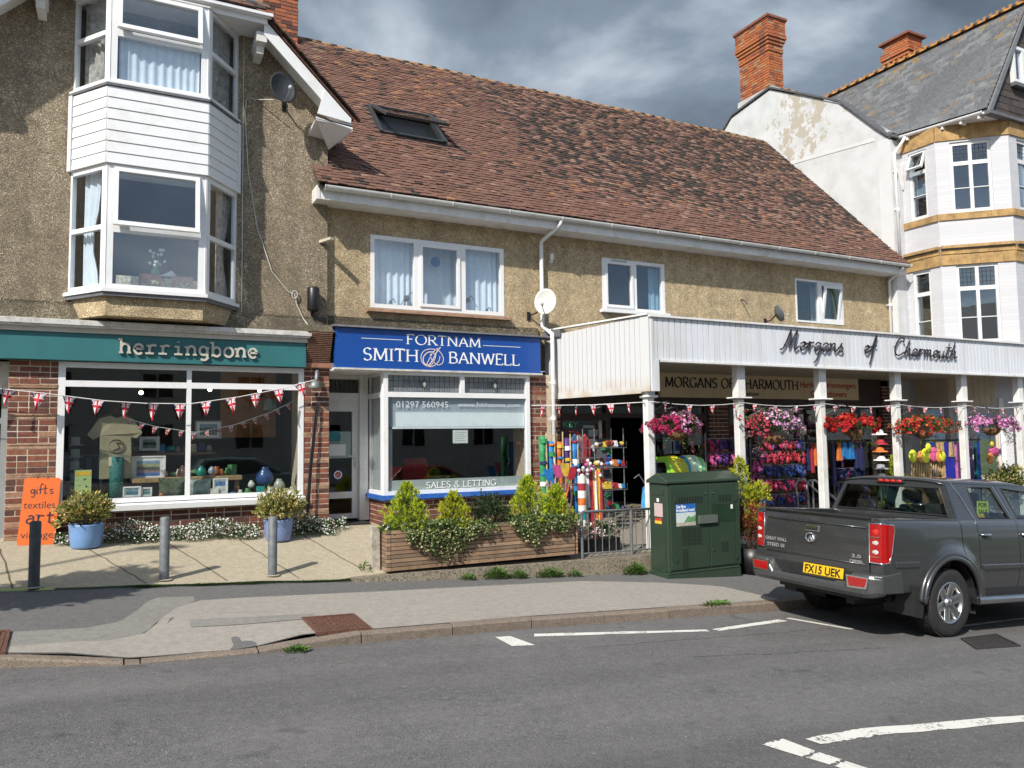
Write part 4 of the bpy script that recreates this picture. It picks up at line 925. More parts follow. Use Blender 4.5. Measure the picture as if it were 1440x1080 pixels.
# bay shop window
FW = Face((0, 11.29), (1, 0))
FROST = mk('frosted_film', (.42, .47, .46), .6, .05)
sw = window(B, FW, 3.59, 6.11, .44, 2.31, [(3.66, 6.04, .50, 1.93), (3.66, 4.86, 2.01, 2.27), (4.93, 6.04, 2.01, 2.27)], dep=.09, gm=GLSHOP, name='shop_window')
LG = mk('lead_came', (.03, .03, .03), .7)
def leaded(F, u0, u1, z0, z1, n, nu, nz, par, diamond=True):
    m = M()
    for i in range(1, nu): u = u0+(u1-u0)*i/nu; F.box(m, u-.003, u+.003, n, n+.006, z0, z1)
    for j in range(1, nz): z = z0+(z1-z0)*j/nz; F.box(m, u0, u1, n, n+.0055, z-.003, z+.003)
    o = m.build('lead_came', LG, par)
    if diamond:
        q = M(); c = (u0+u1)/2; zc = (z0+z1)/2
        for s, mi in ((1., 0), (.55, 1)): q.add([F.P(c-.05*s, n+.007+.001*mi, zc), F.P(c, n+.007+.001*mi, zc-.10*s), F.P(c+.05*s, n+.007+.001*mi, zc), F.P(c, n+.007+.001*mi, zc+.10*s)], [(0, 1, 2, 3)], mi)
        q.build('diamond_pane', [mk('dark_green_glass', (.05, .07, .05), .3), mk('pale_glass', (.4, .42, .4), .3)], par)
m = M(); FW.box(m, 3.67, 4.85, -.045, -.04, 2.0, 2.28); FW.box(m, 4.94, 6.03, -.045, -.04, 2.0, 2.28); m.build('obscured_panel', mk('obscured_glass', (.33, .33, .36), .5, .2, 9), B)
leaded(FW, 3.67, 4.85, 2.01, 2.27, .006, 14, 3, sw); leaded(FW, 4.94, 6.03, 2.01, 2.27, .006, 13, 3, sw)
m = M(); FW.box(m, 3.665, 6.035, -.008, -.0055, .50, .66); m.build('frosted_band', FROST, B)
roman('SALES & LETTING', FW, 4.28, .525, .092, 1.20, .0055, .0065, .15, .06).build('lettering', WL, sw)
m = M(); FW.box(m, 3.67, 6.03, -.030, -.022, 1.47, 1.93); m.build('window_blind', mk('blind_fabric', (.42, .48, .54), .8, .05), B)
m = M(); FW.box(m, 3.80, 6.03, -.020, -.012, 1.475, 1.70); FW.box(m, 3.67, 6.03, -.035, -.010, 1.445, 1.47); m.build('blind_valance', mk('blind_pale', (.85, .90, .94), .8, .05), B)
roman_mat = mk('pale_vinyl', (.58, .62, .66), .5, .02)
text_mesh('01297 560945', FW, 3.80, 1.775, .135, .006, width=.86, mat=roman_mat, parent=sw)
text_mesh('www.fsbhomes.com', FW, 4.82, 1.79, .105, .006, width=1.12, mat=roman_mat, parent=sw)
m = M(); FW.box(m, 4.74, 5.0, -.012, -.009, 1.21, 1.42); o = m.build('notice', mk('paper_white', (.72, .74, .72), .8, .05), label='white paper notice stuck inside the estate agent window below the blind', cat='notice')
m = M(); 
for k in range(5): FW.box(m, 4.78, 4.96-.03*(k % 2), -.0088, -.0085, 1.25+.032*k, 1.256+.032*k)
m.build('print', mk('grey_ink', (.25, .27, .28), .8), o)
FW2 = Face((3.62, 12.1), (0, -1)); 
window(B, FW2, .0, .80, .44, 2.31, [(.08, .72, .50, 1.93), (.08, .72, 2.01, 2.27)], dep=.08, gm=GLSHOP, name='side_window')
m = M(); FW2.box(m, .0, .80, -.12, -.05, .44, 2.3); m.build('blind_panel', mk('pale_panel', (.30, .32, .32), .8, .2, 3), B)
m = M(); m.box(3.545, 6.12, 11.17, 11.34, .375, .445); m.box(3.545, 3.62, 11.34, 12.1, .375, .445); m.build('window_sill', mk('blue_sill', (.02, .11, .42), .5, .2, 6, grime=(.12, .2, .42), gscale=5), B)
m = M(); m.box(3.612, 6.5, 11.281, 11.6, -.1, .375); m.box(3.612, 3.8, 11.6, 12.2, -.1, .375); m.build('mortar_backing', MORT, B); m = M(); m.box(6.125, 6.72, 11.306, 11.9, -.1, 2.34); m.build('mortar_backing', MORT, B)
DKB = (4, 6, 0, 5, 0)
sp = bricks(3.605, 6.12, -.03, .372, 11.275, seed=31, bands=False, weights=DKB)+bricks(11.275, 12.1, -.03, .372, 3.605, n=(-1, 0), seed=33, bands=False, weights=DKB)
sp += bricks(6.12, 6.46, -.03, 2.33, 11.30, seed=35, off=2, weights=(6, 4, 2, 2, 0))+bricks(6.54, 6.73, -.1, 1.9, 11.30, seed=36, weights=(5, 5, 1, 2, 0))
sp += bricks(10.07, 10.55, -.2, 1.86, 11.36, seed=37, bands=False, weights=(3, 5, 2, 3, 0))+bricks(11.21, 11.67, -.2, 1.86, 11.36, seed=38, bands=False, weights=(3, 5, 1, 3, 0))
sp += bricks(15.03, 15.42, -.4, 2.3, 11.36, seed=39, bands=False, weights=(3, 5, 1, 3, 0))
for a, b, c in ((10.08, 10.54, 1.87), (11.22, 11.66, 1.87), (15.04, 15.41, 2.31)): m = M(); m.box(a, b, 11.366, 11.7, -.5, c); m.build('mortar_backing', MORT, B)
pieces('brick', sp, BRU+[TILEBAND], B, 300)
# door recess
DG = mk('door_white', (.70, .70, .68), .4, .06, 5, grime=(.5, .48, .43), gscale=3)
m = M(); m.box(2.6, 2.78, 12.06, 12.2, .02, 2.31); m.box(3.44, 3.60, 12.02, 12.2, .02, 2.31); m.box(2.78, 3.44, 12.06, 12.16, 1.90, 2.03); m.box(2.78, 3.44, 12.06, 12.16, 2.25, 2.31); fr = m.build('door_frame', DG, B)
m = M(); m.box(2.78, 3.44, 12.12, 12.125, 2.03, 2.25); m.build('fanlight', mk('fanlight_glass', (.06, .065, .06), .2), B)
leaded(Face((0, 12.11), (1, 0)), 2.78, 3.44, 2.03, 2.25, .0, 9, 3, B, False)
d = M(); FD = Face((0, 12.12), (1, 0))
for a, b, c, e in ((2.78, 2.90, .05, 1.90), (3.34, 3.44, .05, 1.90), (2.90, 3.34, 1.74, 1.90), (2.90, 3.34, .37, .47), (2.90, 3.34, .05, .13)): FD.box(d, a, b, -.03, .03, c, e)
door = d.build('door', DG, B); m = M(); FD.box(m, 2.90, 3.34, -.005, .005, .47, 1.74); FD.box(m, 2.90, 3.34, -.005, .005, .13, .37); m.build('pane', GLSHOP, door)
m = M(); m.tube([(3.38, 12.085, 1.03), (3.38, 12.05, 1.03), (3.27, 12.05, 1.03)], .010, 8); m.box(3.365, 3.395, 12.08, 12.09, .85, 1.08); m.build('door_handle', mk('steel', (.6, .6, .6), .3, metal=1.), door)
m = M(); FD.box(m, 2.905, 3.335, -.012, -.008, 1.0, 1.42); m.build('frosted_film', FROST, door)
PAPER = mk('paper_white', (.72, .74, .72), .8, .05)
m = M(); m.add([FD.P(3.06+.11*x, .0065, 1.27+.16*z) for x, z in ((-.9, 0), (.9, 0), (.9, .7), (.55, 1), (-.55, 1), (-.9, .7))], [tuple(range(6))]); m.build('house_sticker', mk('teal_vinyl', (.03, .22, .26), .5), door)
m = M(); FD.box(m, 2.97, 3.24, .0055, .0065, 1.04, 1.22); m.build('door_notice', PAPER, door)
for r_, mat, n in ((.095, mk('navy_vinyl', (.01, .015, .08), .5), .0058), (.066, WL, .0064), (.047, mk('red_vinyl', (.42, .05, .04), .5), .0070)):
    m = M(); m.add([FD.P(3.12+r_*cos(2*pi*i/24), n, .74+r_*sin(2*pi*i/24)) for i in range(24)], [tuple(range(24))]); m.build('round_sticker', mat, door)
m = M(); m.tube([FD.P(3.095, .0075, .735), FD.P(3.12, .0075, .757), FD.P(3.145, .0075, .735), FD.P(3.14, .0075, .715), FD.P(3.10, .0075, .715)], .0035, 4, closed=True); m.build('sticker_emblem', WL, door)
m = M(); m.box(2.82, 3.5, 11.62, 12.05, fore(3.1, 11.8)+.004, fore(3.1, 11.8)+.022); o = m.build('door_mat', mk('mat_black', (.02, .02, .021), .95, .4, 60, .5), label='black rubber mat in the recess before the estate agent door', cat='door mat')
room(B, 2.62, 3.6, 12.2, 14.5, 0, 2.4, mk('office_hall', (.05, .05, .05), .9)); room(B, 3.7, 6.3, 11.38, 14.2, -.1, 2.3, mk('office_dark', (.055, .055, .05), .9, .3, 1.))
# faintly seen inside the office; the red chair stands in for a reflection
t = thing('office_desk', 'dim desk with a red chair behind the estate agent glass', 'desk', (4.6, 12.8, 0)); m = M(); m.box(3.95, 5.1, 12.3, 12.9, .62, .66); m.build('desk_top', mk('beech', (.3, .22, .12), .5), t)
m = M(); m.box(3.98, 4.02, 12.35, 12.85, 0, .62); m.box(5.03, 5.07, 12.35, 12.85, 0, .62); m.build('leg', BLACK, t)
t = thing('red_reflection_chair', 'red office chair seen dimly behind the estate agent glass', 'chair', (4.4, 12.1, 0)); RED = mk('red_fabric', (.30, .02, .02), .8)
m = M(); m.hexa([(4.15, 12.05, .62), (4.65, 12.05, .62), (4.65, 12.15, .62), (4.15, 12.15, .62), (4.2, 12.1, .98), (4.6, 12.1, .98), (4.6, 12.16, .98), (4.2, 12.16, .98)]); bevel(m.build('backrest', RED, t), .05, 3)
m = M(); m.box(4.15, 4.65, 11.7, 12.15, .5, .58); m.build('seat', RED, t); m = M(); m.tube([(4.4, 11.9, 0), (4.4, 11.9, .5)], .03, 8); m.build('stem', BLACK, t)

# ---------------------------------------------------------------- hardware shop front under the canopy
BRN = mk('dark_brown_paint', (.045, .022, .014), .5, .3, 8)
m = M(); m.box(6.73, 15.03, 11.40, 11.60, 1.87, 2.00); m.box(6.73, 8.9, 11.40, 11.60, 2.0, 2.46); m.box(14.25, 15.03, 11.40, 11.60, 2.0, 2.46); m.build('fascia_board', BRN, B)
m = M(); m.box(8.90, 14.24, 11.34, 11.42, 2.0, 2.455); msn = m.build('shop_sign', mk('cream_sign', (.80, .66, .42), .5, .1, 2), B)
FM = Face((0, 11.34), (1, 0)); INK = mk('black_vinyl', (.012, .011, .011), .5); REDI = mk('red_vinyl2', (.55, .03, .025), .5)
roman('MORGANS OF CHARMOUTH', FM, 9.01, 2.19, .185, 3.42, .0005, .003, .20, .07).build('lettering', INK, msn)
text_mesh('TEL: 60260', FM, 10.72, 2.055, .085, .002, mat=INK, parent=msn, width=.62, bold=.003)
text_mesh('Hardware, Ironmongers', FM, 12.49, 2.25, .165, .002, mat=REDI, parent=msn, width=1.66, bold=.004)
text_mesh('Confectioners', FM, 12.78, 2.065, .165, .002, mat=REDI, parent=msn, width=1.08, bold=.004)
FMW = Face((0, 11.44), (1, 0))
def bwin(u0, u1, z0, z1, bars=(), name='shop_window'):
    return window(B, FMW, u0, u1, z0, z1, [(a, b, z0+.08, z1-.05) for a, b in bars], mat=BRN, gm=GLSHOP, dep=.08, name=name)
k1 = bwin(6.74, 7.82, .1, 1.62, [(6.82, 7.72)]); bwin(6.74, 7.82, 1.62, 1.87, [(6.82, 7.72)]); bwin(8.68, 10.07, .1, 1.62, [(8.76, 9.4), (9.46, 10.0)]); bwin(7.82, 10.07, 1.62, 1.87, [(7.9, 8.62), (8.7, 9.98)])
bwin(10.55, 11.21, -.1, 1.87, [(10.62, 11.14)]); bwin(11.67, 13.2, -.1, 1.87, [(11.75, 12.4), (12.48, 13.12)]); bwin(13.2, 15.03, -.2, 1.87, [(13.28, 14.1), (14.18, 14.95)])
text_mesh('KEY', FMW, 6.86, 1.46, .13, .008, mat=mk('green_vinyl', (.08, .5, .22), .5), parent=k1, width=.30)
text_mesh('CUTTING', FMW, 6.80, 1.30, .13, .008, mat=mk('dull_red_vinyl', (.25, .03, .03), .5), parent=k1, width=.5)
for k, (u, z, w, h, c) in enumerate(((7.28, 1.44, .22, .05, (.5, .5, .5)), (7.38, 1.29, .2, .12, (.5, .52, .5)), (7.56, 1.30, .18, .04, (.4, .05, .05)), (7.18, 1.17, .1, .16, (.5, .5, .5)), (7.54, .95, .16, .26, (.5, .52, .54)))):
    m = M(); FMW.box(m, u, u+w, -.012, -.008, z, z+h); m.build('window_sticker', mk('sticker%d' % k, c, .7), B)
for k, (u, z, w, h, c) in enumerate(((9.02, .95, .2, .3, (.45, .47, .5)), (9.26, .95, .22, .3, (.6, .6, .6)), (9.6, 1.1, .34, .5, (.35, .36, .38)))):
    m = M(); FMW.box(m, u, u+w, -.012, -.008, z, z+h); m.build('poster', mk('poster%d' % k, c, .7, .3, 9), B)
m = M(); FMW.box(m, 9.29, 9.45, -.007, -.006, 1.0, 1.2); m.build('poster_picture', mk('poster_blue', (.03, .12, .4), .6, .5, 20), B)
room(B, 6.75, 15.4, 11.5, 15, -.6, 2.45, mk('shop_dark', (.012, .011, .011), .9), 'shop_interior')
m = M(); m.box(7.82, 8.68, 11.42, 12.4, -.06, .04); m.build('door_step', WALLC, B)
m = M(); m.box(6.5, 15.74, 11.62, 11.85, -.6, -.05); m.build('plinth', BRN, B)
# ================================================================== CANOPY
CN = thing('shop_canopy', 'white boarded canopy on square posts with black script lettering over the hardware shop', 'canopy', (7.3, 9.3, -.4))
def runs():     # rain runs down the boards
    m, N, L, B_ = nodes_of('canopy_white'); mp = N.new('ShaderNodeMapping'); mp.inputs['Scale'].default_value = (9, 9, .8); g = N.new('ShaderNodeNewGeometry'); L.new(g.outputs['Position'], mp.inputs[0])
    n = N.new('ShaderNodeTexNoise'); n.inputs['Detail'].default_value = 6; n.inputs['Scale'].default_value = 1; L.new(mp.outputs[0], n.inputs[0]); n2 = tx(N, L, 'Noise', 1.3, Detail=6.)
    c = mixc(N, L, rampn(N, L, n.outputs['Fac'], [(.5, 0.), (.72, .55)]), (.68, .70, .74), (.52, .51, .48)); c = mixc(N, L, rampn(N, L, n2.outputs['Fac'], [(.45, 0.), (.7, .35)]), c, (.55, .53, .48))
    L.new(c, B_.inputs['Base Color']); B_.inputs['Roughness'].default_value = .45; return m
CW = runs()
# boards are stained along the foot: rust-brown run-off, a mark of its own
def streaked():
    m, N, L, B_ = nodes_of('canopy_side_white'); n = tx(N, L, 'Noise', 3., Detail=4.); g = N.new('ShaderNodeNewGeometry'); s = N.new('ShaderNodeSeparateXYZ'); L.new(g.outputs['Position'], s.inputs[0])
    mp = N.new('ShaderNodeMapRange'); mp.inputs[1].default_value = 2.22; mp.inputs[2].default_value = 1.95; L.new(s.outputs[2], mp.inputs[0])
    q = N.new('ShaderNodeMath'); q.operation = 'MULTIPLY'; L.new(mp.outputs[0], q.inputs[0]); L.new(rampn(N, L, n.outputs['Fac'], [(.4, .15), (.62, .9)]), q.inputs[1])
    L.new(mixc(N, L, q.outputs[0], (.58, .585, .585), (.46, .37, .25)), B_.inputs['Base Color']); B_.inputs['Roughness'].default_value = .45; return m
CW2 = streaked()
CM = M(); w = .112; prof = [(-.5, 0), (-.5, .5), (.36, .5), (.40, .1), (.5, .1), (.5, 0)]
CM.prism([(x, -y, -.5) for x, y in prof], (0, 0, 1)); PLK = CM.mesh('plank', CW); PLK2 = CM.mesh('plank', CW2)
sp = []; x = 7.15; k = 0
while x < 19.4:
    sp.append((0, (x+w/2, 9.30, (2.43+3.075)/2), (0, 0, 0), (w, .05, .645))); x += w; k += 1
pieces('plank', sp, [PLK], CN, 300)
F1c = Face((6.57, 11.5), (7.12-6.57, 9.29-11.5)); Ls = math.dist((6.57, 11.5), (7.12, 9.29)); sp = []; ang = atan2(9.29-11.5, 7.12-6.57); k = 0; u = 0
n_ = 21; ww = (Ls-.17)/n_
for k in range(n_):
    p = F1c.P(.0+(k+.5)*ww, 0, 0); t = k/n_; zt = 3.02+.08*t; sp.append((0, (p[0], p[1], (2.02+zt)/2), (0, 0, ang), (ww, .04, zt-2.02)))
pieces('plank', sp, [PLK2], CN, 300)
m = M(); F1c.box(m, Ls-.17, Ls, -.02, .028, 1.955, 3.10); F1c.box(m, 0, Ls-.17, -.02, .03, 1.93, 2.02); m.build('corner_board', CW2, CN)
m = M(); m.box(7.125, 7.26, 9.262, 9.29, 1.955, 2.43); m.box(7.125, 7.165, 9.26, 9.29, 2.43, 3.1); m.build('corner_board', CW, CN)
m = M(); m.box(7.10, 19.4, 9.235, 9.34, 3.078, 3.108); m.box(7.30, 19.4, 9.25, 9.40, 2.40, 2.432); F1c.box(m, 0, Ls+.0, -.05, .055, 3.11, 3.135); m.build('trim', WHITE2, CN)
m = M(); m.prism([(6.62, 11.5, 2.46), (7.2, 9.33, 2.46), (19.4, 9.33, 2.46), (19.4, 11.5, 2.46)], (0, 0, .03)); m.build('soffit', mk('soffit_board', (.42, .37, .28), .7, .1, 4), CN)
m = M(); m.prism([(6.62, 11.55, 2.95), (7.2, 9.36, 3.02), (19.4, 9.36, 3.02), (19.4, 11.55, 2.95)], (0, 0, .04)); m.build('roof', LEAD, CN)
m = M(); F1c.box(m, 0, .42, .005, .06, 2.98, 3.10); m.build('lead_flashing', LEAD, CN)
for k, x in enumerate((7.20, 9.02, 10.90, 12.88, 14.86, 16.75, 18.6)):
    zb = fore(x, 9.45); m = M(); m.box(x-.075, x+.045, 9.40, 9.52, zb, 1.86); m.box(x+.045, x+.085, 9.43, 9.49, zb+.0, 1.86); post = m
    if k > 0: m.box(x-.08, x+.09, 9.395, 9.525, 1.90, 2.43)
    else: m.box(x-.075, x+.075, 9.40, 9.52, 1.90, 2.43)
    bevel(m.build('post', WHITE2, CN), .006, 1)
    m = M(); m.box(x-.17, x+.18, 9.34, 9.58, 1.868, 1.896) if k else m.box(x-.11, x+.11, 9.36, 9.56, 1.862, 1.902); bevel(m.build('post_cap', WHITE2, CN), .01, 1)
# script lettering in bent rod, standing off the boards
def script(par):
    mat = mk('black_script', (.018, .012, .016), .35, .1, 5); F = Face((0, 9.265), (1, 0))
    # glyphs in a unit box: x-height .42; slanted by shear
    G = {
     'M': (.95, [[(-.12, -.02), (-.02, -.02), (.14, .25), (.36, .98)], [(.36, .98), (.38, .6), (.36, .06)], [(.36, .06), (.52, .5), (.74, .98)], [(.74, .98), (.70, .5), (.66, .08), (.76, .02), (.9, .16)]]),
     'o': (.46, [[(.24, .40), (.10, .34), (.04, .16), (.14, 0), (.30, .04), (.38, .22), (.32, .38), (.24, .40), (.30, .30), (.46, .34)]]),
     'r': (.40, [[(-.02, .12), (.10, .42), (.14, .34), (.10, 0)], [(.12, .22), (.24, .40), (.36, .38)]]),
     'g': (.46, [[(.36, .36), (.22, .42), (.06, .26), (.08, .04), (.22, .02), (.38, .36)], [(.38, .40), (.34, 0), (.26, -.40), (.12, -.62)], [(.30, -.2), (.36, .0), (.48, .12)]]),
     'a': (.46, [[(.36, .36), (.22, .42), (.06, .26), (.08, .04), (.22, .02), (.36, .36)], [(.38, .42), (.34, .12), (.38, .0), (.50, .12)]]),
     'n': (.50, [[(.02, .40), (.08, .36), (.06, 0)], [(.06, .16), (.20, .40), (.32, .38), (.32, .1), (.38, 0), (.50, .10)]]),
     's': (.42, [[(-.02, .08), (.12, .24), (.24, .46)], [(.24, .46), (.22, .34), (.34, .16), (.26, 0), (.10, .02)]]),
     'f': (.45, [[(.0, .10), (.14, .3), (.34, .88), (.40, .98), (.42, .9), (.34, .6), (.22, .1), (.10, -.5), (.06, -.6)], [(.04, .34), (.20, .40), (.48, .42)]]),
     'C': (.80, [[(.66, .74), (.68, .90), (.52, 1.0), (.28, .84), (.12, .48), (.14, .16), (.32, .0), (.54, .04), (.72, .18)]]),
     'h': (.52, [[(-.02, .08), (.16, .5), (.30, .96)], [(.28, .98), (.22, .5), (.10, 0)], [(.12, .18), (.26, .42), (.36, .36), (.32, .08), (.38, 0), (.52, .10)]]),
     'm': (.70, [[(.02, .40), (.08, .34), (.06, 0)], [(.06, .18), (.18, .40), (.28, .36), (.26, 0)], [(.26, .18), (.38, .40), (.50, .36), (.48, .06), (.54, 0), (.68, .10)]]),
     'u': (.50, [[(.04, .40), (.02, .12), (.10, 0), (.24, .08), (.34, .40)], [(.34, .40), (.30, .1), (.36, 0), (.50, .10)]]),
     't': (.36, [[(-.02, .08), (.10, .3), (.24, .86)], [(.22, .88), (.14, .3), (.12, .04), (.22, 0), (.36, .10)], [(.02, .60), (.38, .62)]]),
    }
    def word(txt, u0, z0, h, width, r_):
        tot = sum(G[c][0] for c in txt); sx = width/(tot*h); u = 0
        for c in txt:
            w_, st = G[c]; m = M()
            for s in st:
                pts = spl(s, 5) if len(s) > 2 else s
                m.tube([F.P(u0+(u+x)*h*sx+.22*y*h, .028, z0+y*h) for x, y in pts], r_, 7)
            x, y = st[0][len(st[0])//2]; q = F.P(u0+(u+x)*h*sx+.22*y*h, .028, z0+y*h); m.tube([q, (q[0], q[1]+.045, q[2])], .006, 5)
            m.build('letter', mat, par); u += w_
    word('Morgans', 9.80, 2.70, .34, 1.47, .013); word('of', 11.79, 2.71, .33, .30, .014); word('Charmouth', 12.56, 2.70, .33, 1.86, .013)
script(CN)

# ================================================================== WHITE BUILDING (right)
WB = thing('white_gabled_building', 'white rendered building with slate roof, stone bands and canted bay right of the shops', 'building', (17, 11.4, -.8))
WR = mk('white_render', (.64, .65, .65), .9, .06, 1.5, .5, 25, grime=(.66, .62, .55), gscale=1.1)
def peel():     # limewash flaking off near the chimney: patches with their own shape
    m, N, L, B_ = nodes_of('flaking_render'); n = tx(N, L, 'Noise', 2.6, Detail=10., Roughness=.66); g = N.new('ShaderNodeNewGeometry'); vd = N.new('ShaderNodeVectorMath'); vd.operation = 'DISTANCE'
    L.new(g.outputs['Position'], vd.inputs[0]); vd.inputs[1].default_value = (15.75, 13.9, 9.4)
    mp = N.new('ShaderNodeMapRange'); mp.inputs[1].default_value = .5; mp.inputs[2].default_value = 2.6; mp.inputs[3].default_value = .10; mp.inputs[4].default_value = -.2; L.new(vd.outputs['Value'], mp.inputs[0])
    q = N.new('ShaderNodeMath'); q.operation = 'ADD'; L.new(n.outputs['Fac'], q.inputs[0]); L.new(mp.outputs[0], q.inputs[1])
    n2 = tx(N, L, 'Noise', 2.5, Detail=7.); base = rampn(N, L, n2.outputs['Fac'], [(.3, (.52, .53, .52)), (.6, (.62, .63, .63))])
    L.new(mixc(N, L, rampn(N, L, q.outputs[0], [(.575, 0.), (.60, 1.)]), base, (.45, .41, .34)), B_.inputs['Base Color']); B_.inputs['Roughness'].default_value = .9
    bumpn(N, L, B_, n.outputs['Fac'], .5, .02); return m
XW = 15.76
m = M(); m.prism([(XW, y, z) for y, z in ((11.40, -1.5), (11.40, 8.05), (11.75, 8.42), (12.72, 9.44), (14.93, 10.72), (16.4, 10.52), (20.5, 7.2), (20.5, -1.5))], (.25, 0, 0)); m.build('gable_wall', peel(), WB)
m = M(); m.box(XW-.012, XW-.001, 11.41, 11.72, 2, 8.1); m.prism([(XW-.010, 11.8, 8.15), (XW-.010, 15.6, 8.55), (XW-.010, 15.6, 8.62), (XW-.010, 11.8, 8.22)], (.009, 0, 0)); m.build('render_band', WR, WB)
# painted brick of the front: courses in relief
def painted_brick():
    m, N, L, B_ = nodes_of('white_painted_brick'); br = tx(N, L, 'Brick', 1.); br.inputs['Scale'].default_value = 1; br.inputs['Brick Width'].default_value = .225; br.inputs['Row Height'].default_value = .075; br.inputs['Mortar Size'].default_value = .006
    br.inputs['Color1'].default_value = (.52, .52, .54, 1); br.inputs['Color2'].default_value = (.57, .57, .59, 1); br.inputs['Mortar'].default_value = (.51, .51, .53, 1)
    g = N.new('ShaderNodeNewGeometry'); s = N.new('ShaderNodeSeparateXYZ'); L.new(g.outputs['Position'], s.inputs[0]); a = N.new('ShaderNodeMath'); a.operation = 'ADD'; L.new(s.outputs[0], a.inputs[0]); L.new(s.outputs[1], a.inputs[1])
    c = N.new('ShaderNodeCombineXYZ'); L.new(a.outputs[0], c.inputs[0]); L.new(s.outputs[2], c.inputs[1]); L.new(c.outputs[0], br.inputs['Vector'])
    n = tx(N, L, 'Noise', 2.2, Detail=9., Roughness=.7); L.new(mixc(N, L, rampn(N, L, n.outputs['Fac'], [(.55, 0.), (.75, .5)]), br.outputs['Color'], (.60, .56, .52)), B_.inputs['Base Color'])
    b = N.new('ShaderNodeMath'); b.operation = 'MULTIPLY_ADD'; L.new(n.outputs['Fac'], b.inputs[0]); b.inputs[1].default_value = 1.5; L.new(br.outputs['Fac'], b.inputs[2]); iv = N.new('ShaderNodeMath'); iv.operation = 'SUBTRACT'; iv.inputs[0].default_value = 1; L.new(b.outputs[0], iv.inputs[1])
    bumpn(N, L, B_, iv.outputs[0], .3, .008); B_.inputs['Roughness'].default_value = .7; return m
PB = painted_brick(); STONE = mk('ham_stone', (.40, .25, .10), .85, .35, 7, .7, 25, grime=(.14, .10, .055), gscale=3)
fa = [(16.12, 11.40), (16.13, 10.57), (17.17, 9.58), (19.6, 9.58), (20.6, 10.57), (20.6, 11.4)]
m = M(); m.box(16.015, 16.13, 11.40, 11.7, -1.5, 8.1); m.build('wall', PB, WB)
FcA = Face((16.13, 11.40), (0, -1)); FcB = Face((16.13, 10.57), (1.04, -.99)); FcC = Face((17.17, 9.58), (1, 0)); LB = 1.436
def wallF(F, u0, u1, z0, z1, holes, mat=PB):
    m = M(); zs = sorted({z0, z1, *[h[2] for h in holes], *[h[3] for h in holes]})
    for a, b in zip(zs, zs[1:]):
        x = u0
        for h in sorted(h for h in holes if h[2] < (a+b)/2 < h[3]):
            if h[0] > x: F.box(m, x, h[0], -.22, 0, a, b)
            x = h[1]
        if x < u1: F.box(m, x, u1, -.22, 0, a, b)
    m.build('wall', mat, WB)
hA = [(.17, .60, 6.10, 7.68), (.14, .57, 3.2, 4.93)]; hB = [(.29, 1.09, 6.10, 7.70), (.29, 1.10, 3.2, 4.95)]; hC = [(.30, 1.1, 6.10, 7.70), (.30, 1.1, 3.2, 4.95), (1.5, 2.2, 6.1, 7.7), (1.5, 2.2, 3.2, 4.95)]
wallF(FcA, 0, .83, -1.5, 7.75, hA+[(.1, .75, .3, 1.85)]); wallF(FcB, 0.0, LB, -1.5, 7.75, hB+[(.05, .92, .3, 1.75)]); wallF(FcC, 0.0, 2.4, -1.5, 7.75, hC)
m = M(); FcB.box(m, .0, .90, .003, .02, 1.85, 2.46); FcA.box(m, .08, .82, .003, .02, 1.95, 2.46); m.build('cream_boarding', mk('cream_boards', (.55, .47, .34), .6, .1, 6), WB)
m = M(); 
for i in range(8): FcB.box(m, .03+i*.112, .035+i*.112, .02, .024, 1.85, 2.46)
m.build('board_joint', mk('joint_brown', (.3, .25, .18), .7), WB)
def band(z0, z1, out, name, mat=STONE, a=0, jitter=True):
    # stones laid end to end round the bay
    r = random.Random(int(z0*100)); 
    for F, L_ in ((FcA, .83), (FcB, LB), (FcC, 2.4)):
        u = 0
        while u < L_-.02:
            w_ = min(r.uniform(.3, .5), L_-u) if jitter else L_; 
            if L_-u-w_ < .12: w_ = L_-u
            mm = M(); F.box(mm, u+.002, u+w_-.002, -.02, out+(r.uniform(-.004, .004) if jitter else 0), z0, z1); mm.build(name, mat, WB); u += w_
band(7.75, 8.08, .03, 'stone_block'); band(5.955, 6.10, .035, 'stone_block'); band(4.95, 5.19, .03, 'stone_block')
band(5.19, 5.29, .05, 'stone_string'); band(5.31, 5.37, .11, 'stone_string'); band(5.29, 5.31, .08, 'stone_string', LEAD, jitter=False)
LGLS = glass('leaded_glass', (.7, .78, .82), 2.2, 0, 1.2)
SASHW = mk('sash_paint', (.66, .66, .65), .5, .06, 6)
